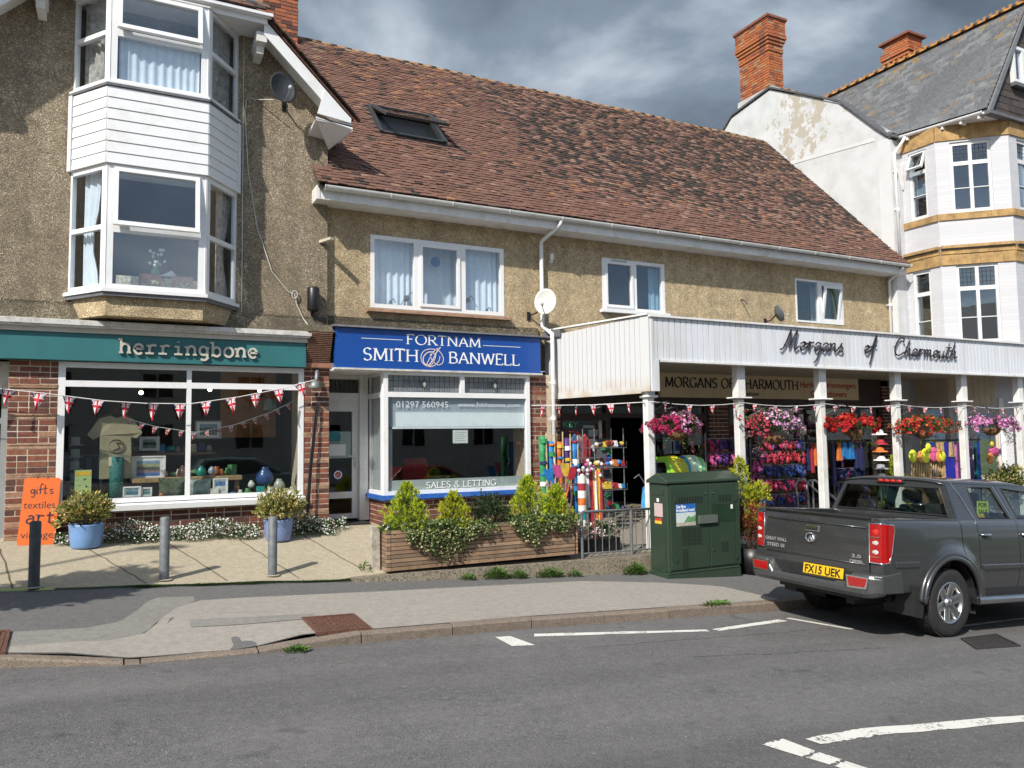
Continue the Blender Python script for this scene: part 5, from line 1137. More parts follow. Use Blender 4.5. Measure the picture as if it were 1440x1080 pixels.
def casement(F, u0, u1, z0, z1, cols, zt, mid, opened=None, stained=False):
    cells = []; w_ = (u1-u0)/cols
    for c in range(cols):
        a, b = u0+w_*c+(.06 if c == 0 else .035), u0+w_*(c+1)-(.06 if c == cols-1 else .035)
        cells += [(a, b, z0+.09, mid-.009), (a, b, mid+.009, zt-.045), (a, b, zt+.045, z1-.07)]
    if opened: cells = [c for c in cells if c[3] < zt]+[(u0+.05, u1-.05, zt+.04, z1-.06, .035, -radians(24))]
    w = window(WB, F, u0, u1, z0, z1, cells, n=-.07, dep=.08, name='window', mat=SASHW, gm=LGLS)
    m = M()
    for c in cells:
        if c[2] > zt-.02:
            if opened: continue
            for i in range(1, 4): u = c[0]+(c[1]-c[0])*i/4; F.box(m, u-.004, u+.004, -.068, -.060, c[2], c[3])
            for j in range(1, 4): z = c[2]+(c[3]-c[2])*j/4; F.box(m, c[0], c[1], -.068, -.061, z-.004, z+.004)
            if stained:
                g = M()
                for i in range(4):
                    for j in range(4):
                        q = (i+j) % 2+2*((i in (1, 2)) and (j in (1, 2))); F.box(g, c[0]+(c[1]-c[0])*i/4, c[0]+(c[1]-c[0])*(i+1)/4, -.08, -.0745, c[2]+(c[3]-c[2])*j/4, c[2]+(c[3]-c[2])*(j+1)/4, mi=min(q, 3))
                g.build('stained_pane', [mk('st_a', (.05, .05, .05), .3), mk('st_b', (.12, .07, .03), .3), mk('st_c', (.04, .10, .13), .3), mk('st_d', (.03, .07, .08), .3)], w)
    m.build('lead_came', LG, w) if m.v else None
    return w
casement(FcB, .29, 1.09, 6.10, 7.70, 2, 7.22, 6.66); casement(FcB, .29, 1.10, 3.2, 4.95, 2, 4.42, 3.78, stained=True)
casement(FcA, .17, .60, 6.10, 7.68, 1, 7.20, 6.66, opened=True); casement(FcA, .14, .57, 3.2, 4.93, 1, 4.40, 3.78, stained=True)
casement(FcC, .30, 1.1, 6.10, 7.70, 2, 7.22, 6.66); casement(FcC, .30, 1.1, 3.2, 4.95, 2, 4.42, 3.78, stained=True); casement(FcC, 1.5, 2.2, 6.10, 7.70, 2, 7.22, 6.66); casement(FcC, 1.5, 2.2, 3.2, 4.95, 2, 4.42, 3.78)
CRM = mk('cream_frame', (.58, .51, .38), .6, .1, 6)
window(WB, FcB, .05, .92, .3, 1.75, [(.10, .40, .35, 1.70), (.47, .87, .35, 1.70)], n=-.05, mat=CRM, name='shop_window'); window(WB, FcA, .1, .75, .3, 1.85, [(.15, .7, .35, 1.8)], n=-.05, mat=CRM, name='shop_window')
m = M(); FcB.box(m, .945, 1.03, .002, .06, -1.2, 2.0); m.build('pilaster', WHITE, WB)
room(WB, 16.4, 20, 10.9, 14, 2.6, 8.0); m = M(); m.prism([(16.4, 10.65, 0), (17.3, 9.85, 0), (20.2, 9.85, 0), (20.2, 11.2, 0), (16.4, 11.2, 0)], (0, 0, .02)); 
for zz in (2.6, 5.5): q = M(); q.prism([(16.38, 10.65, zz), (17.3, 9.82, zz), (20.2, 9.82, zz), (20.2, 11.3, zz), (16.38, 11.3, zz)], (0, 0, .1)); q.build('floor_slab', DARK, WB)
curtain(FcA, .2, .58, 6.66, 7.1, -.2, CURT, 'white roller blind half down in the narrow upper window', .0, 1, name='window_blind')
m = M(); FcB.box(m, .36, .5, -.2, -.18, 6.22, 6.27); m.build('sill_object', mk('orange_pot', (.5, .15, .06), .7), label='small orange object on the sill of the upper canted window', cat='ornament')
# roofs: cross wing slates
SL = [mk('slate_grey', (.125, .13, .135), .7, .3, 14, .5, 60), mk('slate_dark', (.10, .104, .11), .7, .3, 14, .5, 60), mk('slate_pale', (.16, .165, .165), .75, .3, 14, .5, 60), mk('slate_lichen', (.20, .145, .075), .9, .4, 14, .6, 50), mk('slate_brown', (.14, .12, .10), .8, .3, 14, .5, 60)]
SU = [unit('slate', m_) for m_ in SL]
a0, a1, b0, b1 = Vector((15.95, 11.50, 8.17)), Vector((16.42, 9.55, 8.17)), Vector((18.0, 15.1, 10.88)), Vector((18.06, 9.48, 10.88))
def wing_quad():
    sp = []; r = random.Random(12); rows = 26
    nn = (a1-a0).cross(b1-a1).normalized(); nn = nn if nn.z > 0 else -nn
    for j in range(rows):
        t0 = j/rows; tm = (j+.75)/rows; pa = a1.lerp(b1, tm); pb = a0.lerp(b0, tm); d = (pb-pa); L_ = d.length; d.normalize(); up = nn.cross(d); up = up if up.z > 0 else -up
        u = -.10 if j % 2 else 0; w_ = .20; gl = (b1-a1).length/rows
        while u < L_:
            a, b = max(u, 0), min(u+w_, L_)
            if b-a > .04:
                mi = r.choices((0, 1, 2, 3, 4), (6, 4, 2.2, .1+(t0 > .86)*3+(t0 > .6)*(sin(u*2.1+t0*9) > .75)*2.5, 1))[0]
                X = Matrix(((d.x, up.x, nn.x), (d.y, up.y, nn.y), (d.z, up.z, nn.z)))
                if X.determinant() < 0: X = Matrix(((d.x, -up.x, nn.x), (d.y, -up.y, nn.y), (d.z, -up.z, nn.z)))
                sg_ = 1 if X.determinant() > 0 and (X @ Vector((0, 1, 0))).z > 0 else -1
                X = X @ Matrix.Rotation(sg_*-.035+r.uniform(-.008, .01), 3, 'X')
                c = pa+d*((a+b)/2)+nn*(.03+r.uniform(0, .004)); sp.append((mi, tuple(c), tuple(X.to_euler()), (b-a-.005, gl*1.5, .009)))
            u += w_
    return sp
sp = wing_quad(); sp.sort(key=lambda s: s[1][1]); pieces('slate', sp, SU, WB, 290)
m = M(); m.prism([tuple(p-Vector((0, 0, .02))) for p in (a0, a1, b1, b0)], (0, 0, -.06)); m.prism([(18.06, 9.48, 10.84), (19.7, 9.55, 8.15), (19.7, 15, 8.15), (18.0, 15.1, 10.84)], (0, 0, -.06))
m.prism([(15.77, 11.3, 8.12), (20.5, 11.3, 8.12), (20.5, 14.93, 10.72), (15.77, 14.93, 10.72)], (0, 0, -.05)); m.prism([(15.77, 14.93, 10.72), (20.5, 14.93, 10.72), (20.5, 20.5, 7.3), (15.77, 20.5, 7.3)], (0, 0, -.05)); m.build('roof_deck', SL[1], WB)
# main roof verge along the gable wall and lichen slope beyond
m = M(); P_ = [(11.38, 8.10), (11.75, 8.46), (12.72, 9.50), (14.93, 10.78), (16.4, 10.56), (20.5, 7.26)]
for p, q in zip(P_, P_[1:]): m.hexa([(XW-.05, p[0], p[1]-.02), (XW+.30, p[0], p[1]-.02), (XW+.30, q[0], q[1]-.02), (XW-.05, q[0], q[1]-.02), (XW-.05, p[0], p[1]+.035), (XW+.30, p[0], p[1]+.035), (XW+.30, q[0], q[1]+.035), (XW-.05, q[0], q[1]+.035)])
m.build('verge', SL[1], WB)
sp = roof_tiles((XW+.2, 11.4, 8.2), (1, 0, 0), (0, 3.53, 2.6), 1.9, 4.38, .25, .18, .012, lambda u, v, r: r.choices((0, 1, 2, 3, 4), (3, 3, 1, 2, 2))[0], 3, jit=.6, tilt=.04)
pieces('roof_slate', sp, SU, WB, 60)
m = M(); pts = [tuple(a0.lerp(b0, t)+Vector((-.05, -.02, .10))) for t in (0, .35, .7, 1)]; m.tube(pts, .07, 8, flat=.35); m.build('valley_lead', mk('lead_pale', (.33, .34, .35), .6, .2, 20), WB)
RID2 = RIDGE.copy(); RID2.materials.clear(); RID2.materials.append(mk('ridge_orange', (.42, .20, .055), .9, .4, 14, .6, 50, grime=(.2, .12, .05), gscale=6)); 
sp = []
for k in range(19): t = (k+.5)/19; c = b1.lerp(b0, t)+Vector((0, 0, .03)); sp.append((0, tuple(c), (0, 0, atan2((b0-b1).y, (b0-b1).x)), (.292, 1.1, 1.1)))
for k in range(7): sp.append((0, (16.3+.3*k, 14.93, 10.80), (0, 0, 0), (.29, .9, .9)))
pieces('ridge_tile', sp, [RID2], WB)
sp = []; 
FIN = M(); FIN.lathe([(0, -.05), (.11, -.05), (.10, .05), (.05, .09), (.08, .15), (.03, .22), (.05, .28), (0, .36)], (0, 0, 0), 10); f_ = FIN.mesh('finial', RID2.materials[0], True); link(f_, 'finial', WB, loc=(18.06, 9.50, 11.0))
m = M()
for k in range(38): c = b1.lerp(b0, (k+.5)/38); m.box(c.x-.012, c.x+.012, c.y-.03, c.y+.03, c.z+.10, c.z+.185)
m.build('ridge_crest', RID2.materials[0], WB)
# gutter, soffit, brackets of the canted wing
gutter((16.0, 11.32, 8.13), (16.36, 9.62, 8.13), .055, WHITE, WB, clips=.42)
m = M(); m.prism([(16.0, 11.4, 8.085), (16.40, 9.5, 8.085), (19.7, 9.5, 8.085), (19.7, 11.4, 8.085)], (0, 0, .03)); m.build('soffit', WHITE2, WB)
m = M()
for t in (.08, .3, .52, .74, .95): c = Vector((16.02, 11.3, 0)).lerp(Vector((16.38, 9.62, 0)), t); m.box(c.x-.02, c.x+.16, c.y-.02, c.y+.02, 8.0, 8.084)
m.build('rafter_foot', WHITE2, WB)
pipe(WB, [(16.02, 11.2, 8.08), (15.98, 11.24, 7.98), (15.84, 11.36, 7.72), (15.84, 11.36, 7.5), (15.86, 11.36, 5.3)], .034, WHITE, collars=(7.3, 6.4))
m = M(); m.prism([(15.95, 11.399, 7.5), (16.1, 11.399, 7.5), (16.1, 11.399, 6.9)], (0, -.05, 0)); m.build('wall_bracket', WHITE2, WB)
# tile-hung gable with window
FG = Face((16.42, 9.58), (1, 0)); TH = [unit('hung_tile', mk('hung_tile_brown', (.075, .058, .05), .8, .3, 10, .4)), unit('hung_tile', mk('hung_tile_dark', (.055, .045, .042), .8, .3, 10, .4))]
m = M(); m.prism([(16.45, 9.60, 8.12), (19.66, 9.60, 8.12), (18.06, 9.60, 10.80)], (0, .1, 0)); m.build('gable_backing', DARK, WB)
sp = []; rr = random.Random(4)
for j in range(17):
    z = 8.14+.155*j; xa = 16.45+(z-8.12)*.60; xb = 19.66-(z-8.12)*.60; x = xa-(.10 if j % 2 else 0)
    while x < xb:
        a, b = max(x, xa), min(x+.26, xb)
        if b-a > .04 and not (17.40 < (a+b)/2 < 18.7 and 8.9 < z < 9.75): sp.append((rr.randint(0, 1), ((a+b)/2, 9.585+rr.uniform(-.002, .002), z+.09), (-.05, 0, 0), (b-a-.004, .012, .20)))
        x += .26
pieces('hung_tile', sp, TH, WB)
window(WB, Face((0, 9.56), (1, 0)), 17.42, 18.66, 8.96, 9.80, [(17.50, 17.76, 9.04, 9.73), (17.84, 18.26, 9.04, 9.73), (18.34, 18.58, 9.04, 9.73)], dep=.1)
m = M(); m.prism([(16.40, 9.50, 8.12), (18.06, 9.46, 10.86), (18.06, 9.46, 10.72), (16.52, 9.50, 8.12)], (0, .05, 0)); m.prism([(19.72, 9.50, 8.12), (18.06, 9.46, 10.86), (18.06, 9.46, 10.72), (19.60, 9.50, 8.12)], (0, .05, 0)); m.build('barge_board', mk('grey_barge', (.16, .17, .18), .6, .2, 8), WB)
m = M(); m.box(16.38, 19.7, 9.46, 9.62, 8.05, 8.12); m.box(17.36, 18.7, 9.46, 9.56, 8.86, 8.94); m.build('gable_sill', LEAD, WB)
# chimneys
cb = [unit('brick', brickmat('chimney_bright', (.46, .145, .05)), .02), unit('brick', brickmat('chimney_mid', (.38, .11, .045)), .02), unit('brick', brickmat('chimney_worn', (.40, .22, .12)), .02), unit('brick', brickmat('chimney_brown', (.24, .085, .05)), .02)]
c1 = chimney(WB, 15.82, 16.36, 15.0, 16.12, 10.3, 12.82, [(11.9, .02), (12.05, .0), (12.10, .03), (12.19, .06), (12.28, .09), (12.40, .07)], 51, ('s', 'w'), brm=cb)
m = M(); m.box(15.71, 16.47, 14.89, 16.23, 12.82, 12.89); m.box(15.74, 16.44, 14.92, 16.20, 12.77, 12.82); m.build('chimney_cap', cb[3].materials[0], c1)
c2 = chimney(WB, 18.55, 19.15, 12.75, 13.5, 10.6, 11.9, [(11.35, .03), (11.45, .06), (11.62, .0)], 57, ('s', 'w'), brm=cb)
m = M(); m.box(18.47, 19.23, 12.67, 13.58, 11.9, 11.96); m.build('chimney_cap', cb[3].materials[0], c2)
m = M(); m.box(15.79, 16.42, 14.92, 16.2, 10.55, 10.85); m.build('chimney_flashing', mk('lead_pale2', (.5, .5, .5), .6), WB)
# ================================================================== PICKUP
def paintmat():
    m, N, L, B_ = nodes_of('truck_grey'); n = tx(N, L, 'Noise', 900., Detail=1.)
    L.new(rampn(N, L, n.outputs['Fac'], [(.35, (.052, .055, .057)), (.7, (.088, .091, .094))]), B_.inputs['Base Color'])
    B_.inputs['Metallic'].default_value = .55; B_.inputs['Roughness'].default_value = .38; B_.inputs['Coat Weight'].default_value = 1.; B_.inputs['Coat Roughness'].default_value = .06
    d = tx(N, L, 'Noise', 2.5, Detail=6.); L.new(rampn(N, L, d.outputs['Fac'], [(.3, .22), (.7, .36)]), B_.inputs['Roughness']); return m
TP = paintmat(); TRUB = mk('tyre_rubber', (.022, .021, .021), .8, .3, 30, .3, 60); CHR = mk('chrome', (.75, .75, .75), .12, .05, 5, metal=1.); ALLOY = mk('alloy', (.62, .62, .62), .28, .08, 8, metal=1.)
REDL = mk('red_lens', (.33, .006, .006), .12, .2, 40, coat=1.); REDB = mk('red_lens_bright', (.60, .03, .02), .12, .2, 40, coat=1.); CLR = mk('clear_lens', (.55, .54, .52), .16, .5, 90, coat=1., bump=.5)
TGL = glass('tinted_glass', (.80, .84, .83), 1.55, 0, 1.); TRIM = mk('truck_trim', (.018, .019, .019), .55, .2, 20)
SEAT = mk('seat_fabric', (.02, .021, .024), .9, .3, 30)
al = math.atan(.065); TO = Vector((8.1, 5.40, road(8.1, 0)))
TT = Matrix(((cos(al), 0, sin(al), TO.x), (0, 1, 0, TO.y), (-sin(al), 0, cos(al), TO.z), (0, 0, 0, 1)))
TK = link(None, 'pickup_truck', None, None, 'dark grey double cab pickup truck parked at the kerb, tailgate towards us', 'pickup truck', loc=tuple(TO))
def tb(m, name, mat, par=TK, smooth=False, bev=0, **k):
    m.xf(TT); o = m.build(name, mat, par, smooth, **k)
    if bev: bevel(o, bev, 2)
    return o
WD = 1.80
def yp(z):
    pts = [(.3, .10), (.45, .055), (.62, .02), (.80, .0), (.95, .004), (1.10, .018), (1.20, .032), (1.26, .055)]
    if z <= pts[0][0]: return pts[0][1]
    for (a, p), (b, q) in zip(pts, pts[1:]):
        if z <= b: return p+(q-p)*(z-a)/(b-a)
    return pts[-1][1]
ARC = [(0, .37, .47), (3.05, .37, .47)]
def bot(x):
    b = .47 if .45 < x < 2.6 else .50
    if x < -.9: b = .50
    for cx, cz, r_ in ARC:
        if abs(x-cx) < r_: b = max(b, cz+sqrt(r_*r_-(x-cx)**2))
    return b
def top(x): return 1.255 if x < 2.35 else 1.255-.14*((x-2.35)/1.4)**1.2
def side_panel(x0, x1, name, mir):
    xs_ = sorted(set([round(x0+(x1-x0)*i/24, 4) for i in range(25)]+[round(c[0]+c[2]*cos(pi*i/20), 4) for c in ARC for i in range(21) if x0 < c[0]+c[2]*cos(pi*i/20) < x1]))
    m = M(); nr = 14; vs = []
    for x in xs_:
        b, t_ = bot(x), top(x)
        for j in range(nr+1):
            z = b+(t_-b)*(j/nr); y = yp(z)
            for cx, cz, r_ in ARC:
                d = math.hypot(x-cx, z-cz); f = max(0, 1-abs(d-r_-.03)/.16) if z > cz-.02 else 0; y -= .035*f*f*(3-2*f)
            if x < -1.0: y += .9*(-1.0-x)**2*3
            if x > 3.4: y += .55*(x-3.4)**2
            vs.append((x, WD-y if mir else y, z))
    n = nr+1; m.add(vs, [(i*n+j, (i+1)*n+j, (i+1)*n+j+1, i*n+j+1) if not mir else (i*n+j, i*n+j+1, (i+1)*n+j+1, (i+1)*n+j) for i in range(len(xs_)-1) for j in range(nr)])
    return tb(m, name, TP, smooth=True)
for mir in (0, 1):
    Yf = (lambda y: WD-y) if mir else (lambda y: y)
    def yb(m, x0, x1, ya, yb_, z0, z1, mi=None): a, b = sorted((Yf(ya), Yf(yb_))); m.box(x0, x1, a, b, z0, z1, mi)
    side_panel(-1.10, .205, 'bed_side', mir); side_panel(.215, .50, 'cab_corner', mir); d1 = side_panel(.508, 1.265, 'rear_door', mir); d2 = side_panel(1.273, 2.28, 'front_door', mir); side_panel(2.288, 3.82, 'front_wing', mir)
    # arches: liner, flare lip
    for cx, cz, r_ in ARC:
        m = M(); pts = [(cx+(r_+.0)*cos(pi*i/20), cz+(r_+.0)*sin(pi*i/20)) for i in range(-2, 23)]
        for p, q in zip(pts, pts[1:]): m.quad((p[0], Yf(.03), p[1]), (q[0], Yf(.03), q[1]), (q[0], Yf(.5), q[1]), (p[0], Yf(.5), p[1]))
        tb(m, 'wheel_arch_liner', TRIM)
        m = M(); m.tube([(cx+(r_+.015)*cos(pi*i/24), Yf(-.018), max(cz+(r_+.015)*sin(pi*i/24), .40)) for i in range(-1, 26)], .028, 8); m.tube([(cx+(r_+.06)*cos(pi*i/24), Yf(-.004), max(cz+(r_+.06)*sin(pi*i/24), .42)) for i in range(-1, 26)], .03, 8); tb(m, 'arch_flare', TP, smooth=True)
    # mouldings, sill, step bar, mudflap
    m = M(); yb(m, -.93, -.56, -.012, .03, .765, .825); tb(m, 'side_moulding', TP, bev=.008)
    m = M(); yb(m, .56, 1.255, -.016, .03, .72, .775); tb(m, 'side_moulding', TP, d1, bev=.01); m = M(); yb(m, 1.285, 2.25, -.016, .03, .72, .775); tb(m, 'side_moulding', TP, d2, bev=.01)
    m = M(); yb(m, .45, 2.6, .04, .12, .38, .50); tb(m, 'sill', TRIM)
    m = M(); m.tube([(.36, Yf(-.02), .385), (.42, Yf(-.02), .385), (2.5, Yf(-.02), .385), (2.56, Yf(-.02), .385)], [.036, .045, .045, .036], 12); st = tb(m, 'step_bar', mk('satin_steel', (.5, .5, .5), .3, .1, 9, metal=1.), smooth=True)
    m = M(); yb(m, .355, .40, -.065, .03, .34, .43); tb(m, 'step_bar_end', BLACK, st, bev=.015)
    m = M(); yb(m, .8, .86, -.02, .25, .37, .42); yb(m, 2.1, 2.16, -.02, .25, .37, .42); tb(m, 'step_bracket', TRIM, st)
    m = M(); m.hexa([(-.60, Yf(.0), .25), (-.50, Yf(.0), .23), (-.50, Yf(.24), .23), (-.60, Yf(.24), .25), (-.62, Yf(.0), .56), (-.44, Yf(.0), .60), (-.44, Yf(.24), .60), (-.62, Yf(.24), .56)]); tb(m, 'mudflap', TRIM)
    # handles
    for par_, hx in ((d1, .62), (d2, 1.40)):
        m = M(); m.ball((hx, Yf(.016), 1.095), (.075, .012, .035), 12, 6); tb(m, 'handle_recess', TRIM, par_, smooth=True)
        m = M(); m.tube([(hx-.09, Yf(.01), 1.10), (hx-.06, Yf(-.012), 1.103), (hx+.06, Yf(-.012), 1.10), (hx+.09, Yf(.01), 1.095)], .015, 8); m.ball((hx+.085, Yf(.008), 1.095), (.022, .014, .02), 8, 5); tb(m, 'door_handle', CHR, par_, smooth=True)
    # greenhouse side
    def GP(x, z, o=0): return (x, Yf(.055+(z-1.25)/.42*.19+o), z)
    C_ = [(.165, 1.25), (.60, 1.25), (.60, 1.27), (.63, 1.635), (.63, 1.675), (.225, 1.675)]
    def fr(pts, th=.03): 
        m = M(); m.prism([GP(x, z) for x, z in pts], (0, -th if mir else th, 0)); return m
    def rep(pts, name='pillar', mat=TP, th=.03): return tb(fr(pts, th), name, mat)
    rep([(.165, 1.25), (.60, 1.25), (.575, 1.29), (.605, 1.60), (.63, 1.675), (.225, 1.675)], 'rear_pillar')
    rep([(.60, 1.25), (1.345, 1.25), (1.325, 1.285), (1.19, 1.275), (.60, 1.275), (.575, 1.29)], 'waist_rail'); rep([(1.345, 1.25), (2.42, 1.25), (2.25, 1.275), (1.325, 1.275)], 'waist_rail')
    rep([(1.19, 1.275), (1.255, 1.275), (1.165, 1.675), (1.05, 1.675), (1.085, 1.63)], 'door_pillar'); rep([(1.263, 1.275), (1.325, 1.275), (1.265, 1.63), (1.26, 1.675), (1.173, 1.675)], 'door_pillar')
    rep([(.605, 1.60), (.66, 1.635), (1.085, 1.63), (1.05, 1.675), (.63, 1.675)], 'roof_rail'); rep([(1.265, 1.63), (1.80, 1.595), (2.25, 1.275), (2.42, 1.25), (1.98, 1.62), (1.84, 1.665), (1.26, 1.675)], 'front_pillar')
    for pts in ([(.57, 1.27), (1.20, 1.27), (1.09, 1.64), (.60, 1.64)], [(1.32, 1.27), (2.27, 1.27), (1.81, 1.60), (1.26, 1.64)]):
        m = M(); m.prism([GP(x, z, .016) for x, z in pts], (0, .004, 0)); tb(m, 'side_window', TGL)
        m = M(); m.tube([GP(x, z, .004) for x, z in [(pts[0][0]+.02, 1.282), (pts[1][0]-.02, 1.282), (pts[2][0]-.005, pts[2][1]-.012), (pts[3][0]+.03, 1.625)]], .009, 6, closed=True); tb(m, 'window_seal', TRIM)
    m = M(); m.tube([GP(1.215, 1.275, -.006), GP(1.115, 1.655, -.006)], .006, 6); tb(m, 'door_edge', CHR)
    m = M(); m.tube([GP(.49, 1.22, -.004), GP(.50, 1.25, -.004), GP(.42, 1.50, -.006), GP(.34, 1.68, .0)], .008, 6); tb(m, 'door_edge', mk('edge_highlight', (.42, .43, .43), .2, metal=.9))  # bright metal strip stands in for the highlight along the rear door edge
    # mirror
    m = M(); m.ball((2.18, Yf(-.13), 1.30), (.07, .11, .09), 12, 8); m.tube([(2.2, Yf(.05), 1.24), (2.19, Yf(-.06), 1.27)], .02, 6); tb(m, 'wing_mirror', TP, smooth=True)
    # rail cap of the bed
    m = M(); yb(m, -1.10, .20, .05, .13, 1.235, 1.268); tb(m, 'bed_rail', TP, bev=.012)
    m = M(); yb(m, -1.08, .18, .13, .15, .78, 1.24); tb(m, 'bed_liner', TRIM)
# bed floor, front, cab floor
m = M(); m.box(-1.06, .18, .13, 1.67, .74, .78); m.box(.14, .18, .15, 1.65, .78, 1.22); tb(m, 'bed_floor', TRIM)
m = M(); m.box(.2, 3.7, .15, 1.65, .40, .66); m.box(-1.05, .2, .35, 1.45, .38, .66); tb(m, 'chassis', TRIM)
m = M(); m.box(-1.0, 3.5, .45, .55, .32, .42); m.box(-1.0, 3.5, 1.25, 1.35, .32, .42); m.tube([(0, .1, .37), (0, 1.7, .37)], .05, 8); m.ball((0, .9, .37), (.16, .14, .15), 12, 8); m.tube([(3.05, .1, .37), (3.05, 1.7, .37)], .05, 8); m.tube([(.5, 1.2, .36), (-.9, 1.25, .36)], .035, 8); m.box(-.6, -.55, .3, 1.5, .36, .44); tb(m, 'axle', TRIM)
# tailgate
m = M(); n = 6; vs = []
for j in range(9):
    z = .675+.575*j/8; vs += [(-1.105-.014*sin(pi*j/8)+(.012 if j == 8 else 0), y, z) for y in [.175+1.455*i/12 for i in range(13)]]
m.add(vs, [(j*13+i, (j+1)*13+i, (j+1)*13+i+1, j*13+i+1) for j in range(8) for i in range(12)]); m.box(-1.10, -1.055, .175, 1.63, .675, 1.252)
tg = tb(m, 'tailgate', TP); m = M(); m.box(-1.125, -1.05, .172, 1.633, 1.25, 1.272); tb(m, 'tailgate_cap', TRIM, tg, bev=.008)
m = M(); m.box(-1.128, -1.10, .81, 1.01, 1.055, 1.125); tb(m, 'handle_plate', CHR, tg, bev=.012); m = M(); m.box(-1.134, -1.10, .835, .985, 1.065, 1.095); tb(m, 'handle_recess', TRIM, tg)
m = M(); qq = M(); qq.tube([(-1.121, .20, .775), (-1.121, 1.60, .775)], .006, 6); qq.tube([(-1.123, .20, 1.16), (-1.123, 1.60, 1.16)], .005, 6); tb(qq, 'crease', TP, tg, smooth=True)
m = M(); ring_ = [(-1.132, .925+.062*cos(2*pi*i/28), .985+.048*sin(2*pi*i/28)) for i in range(28)]; m.tube(ring_, .011, 8, closed=True); m.tube([(-1.133, .90, .955), (-1.135, .925, 1.0), (-1.133, .95, .955)], .009, 6); m.tube([(-1.133, .925, .985), (-1.133, .925, .945)], .007, 6); tb(m, 'badge', CHR, tg)
FT = Face((-1.128, 1.80), (0, -1))     # looking at the tail: u runs from far side to near side
def ttext(s, u, z, size, w):
    Fx = Face((-1.1275, 1.80), (0, -1)); o = text_mesh(s, Fx, u, z, size, .0, mat=mk('badge_silver', (.36, .36, .36), .35, .05, metal=.2), parent=None, width=w, extr=.0, bold=.001)
    me = o.data
    for v in me.vertices: v.co = TT @ v.co
    o.parent = tg; o.matrix_parent_inverse = PINV[tg.name]
ttext('GREAT WALL', .19, .895, .055, .33); ttext('STEED SE', .22, .825, .055, .27); ttext('2.0', 1.42, .835, .05, .12); ttext('DIESEL', 1.40, .785, .035, .17)
# tail lamps, wrapped round the corner
for mir in (0, 1):
    Yf = (lambda y: WD-y) if mir else (lambda y: y)
    def lamp(name, z0, z1, mat, par, o=0., x1=-.93, y1=.172):
        m = M(); vs = []; k = 8
        def outl(z): 
            t = (z-.80)/.42; return x1-.085*(1-t)**1.5-.03*max(0, (t-.88)/.12)**2, y1
        for j in range(7):
            z = z0+(z1-z0)*j/6; xe, ye = outl(z); ring_p = [(-1.118-o, ye), (-1.122-o, .10), (-1.116-o, .055), (-1.09-o, .018-o), (-1.04, .004-o), (xe, -.002-o)]
            vs += [(x, Yf(y), z) for x, y in ring_p]
        m.add(vs, [(j*6+i, (j+1)*6+i, (j+1)*6+i+1, j*6+i+1) if not mir else (j*6+i, j*6+i+1, (j+1)*6+i+1, (j+1)*6+i) for j in range(6) for i in range(5)])
        return tb(m, name, mat, par, smooth=True)
    L0 = lamp('tail_light', .80, 1.215, CHR, TK, .0, -.925); lamp('lens', .812, 1.205, REDL, L0, .004, -.94)
    m = M(); m.tube([(-1.121, Yf(.166), .806), (-1.121, Yf(.166), 1.208), (-1.119, Yf(.06), 1.212), (-1.08, Yf(.012), 1.211), (-.955, Yf(-.003), 1.20), (-.948, Yf(-.003), 1.12), (-.985, Yf(-.003), .92), (-1.03, Yf(.0), .815), (-1.08, Yf(.015), .806), (-1.119, Yf(.06), .805)], .007, 6, closed=True); tb(m, 'chrome_surround', CHR, L0, smooth=True)
    m = M(); m.box(-1.129, -1.118, *sorted((Yf(.155), Yf(.035))), 1.068, 1.076); m.box(-1.129, -1.118, *sorted((Yf(.155), Yf(.035))), .866, .872); tb(m, 'lens_rib', CHR, L0)
    for z, h, mt in ((1.13, .058, REDB), (1.015, .048, CLR), (.92, .052, CLR)):
        m = M(); m.ball((-1.106, Yf(.098), z), (.022, .056, h*.92), 14, 9); tb(m, 'bulb', mt, L0, smooth=True)
for mir in (0, 1):
    Yf = (lambda y: WD-y) if mir else (lambda y: y)
    m = M(); m.hexa([(-1.09, Yf(.03), .50), (-1.0, Yf(.03), .50), (-1.0, Yf(.17), .50), (-1.10, Yf(.17), .50), (-1.10, Yf(.018), .80), (-1.0, Yf(.018), .80), (-1.0, Yf(.17), .80), (-1.105, Yf(.17), .80)]); tb(m, 'tail_corner', TP, bev=.012)
    m = M(); m.hexa([(-1.10, Yf(.018), 1.215), (-1.0, Yf(.018), 1.215), (-1.0, Yf(.17), 1.215), (-1.105, Yf(.17), 1.215), (-1.09, Yf(.045), 1.262), (-1.0, Yf(.045), 1.262), (-1.0, Yf(.17), 1.262), (-1.09, Yf(.17), 1.262)]); tb(m, 'tail_corner', TP, bev=.008)
# rear bumper
m = M()
def bprof(y):   # x outset, top z, bottom z
    e = min(y, WD-y); side = max(0, min(1, (.40-e)/.09)); cor = max(0, 1-e/.16)**2
    return -1.235+.10*cor, .565+.12*side, .44+.05*cor
ys = [0, .02, .05, .1, .16, .25, .30, .33, .37, .40, .6, .9]; ys = ys+[WD-y for y in ys[-2::-1]]; vs = []
for y in ys:
    x, zt, zb = bprof(y); e = min(y, WD-y); yy = y
    vs += [(x+.03, yy, zb), (x-.0, yy, zb+.045), (x, yy, zt-.04), (x+.025, yy, zt), (-1.07, yy, zt+.012), (-1.07, yy, zb)]
n = 6; m.add(vs, [(i*n+j, i*n+(j+1) % n, (i+1)*n+(j+1) % n, (i+1)*n+j) for i in range(len(ys)-1) for j in range(n)]+[tuple(range(n))[::-1], tuple(range(len(vs)-n, len(vs)))])
BMP = mk('bumper_grey', (.095, .10, .10), .35, .1, 20, metal=.5); bp_ = tb(m, 'rear_bumper', BMP, smooth=False, bev=.012)
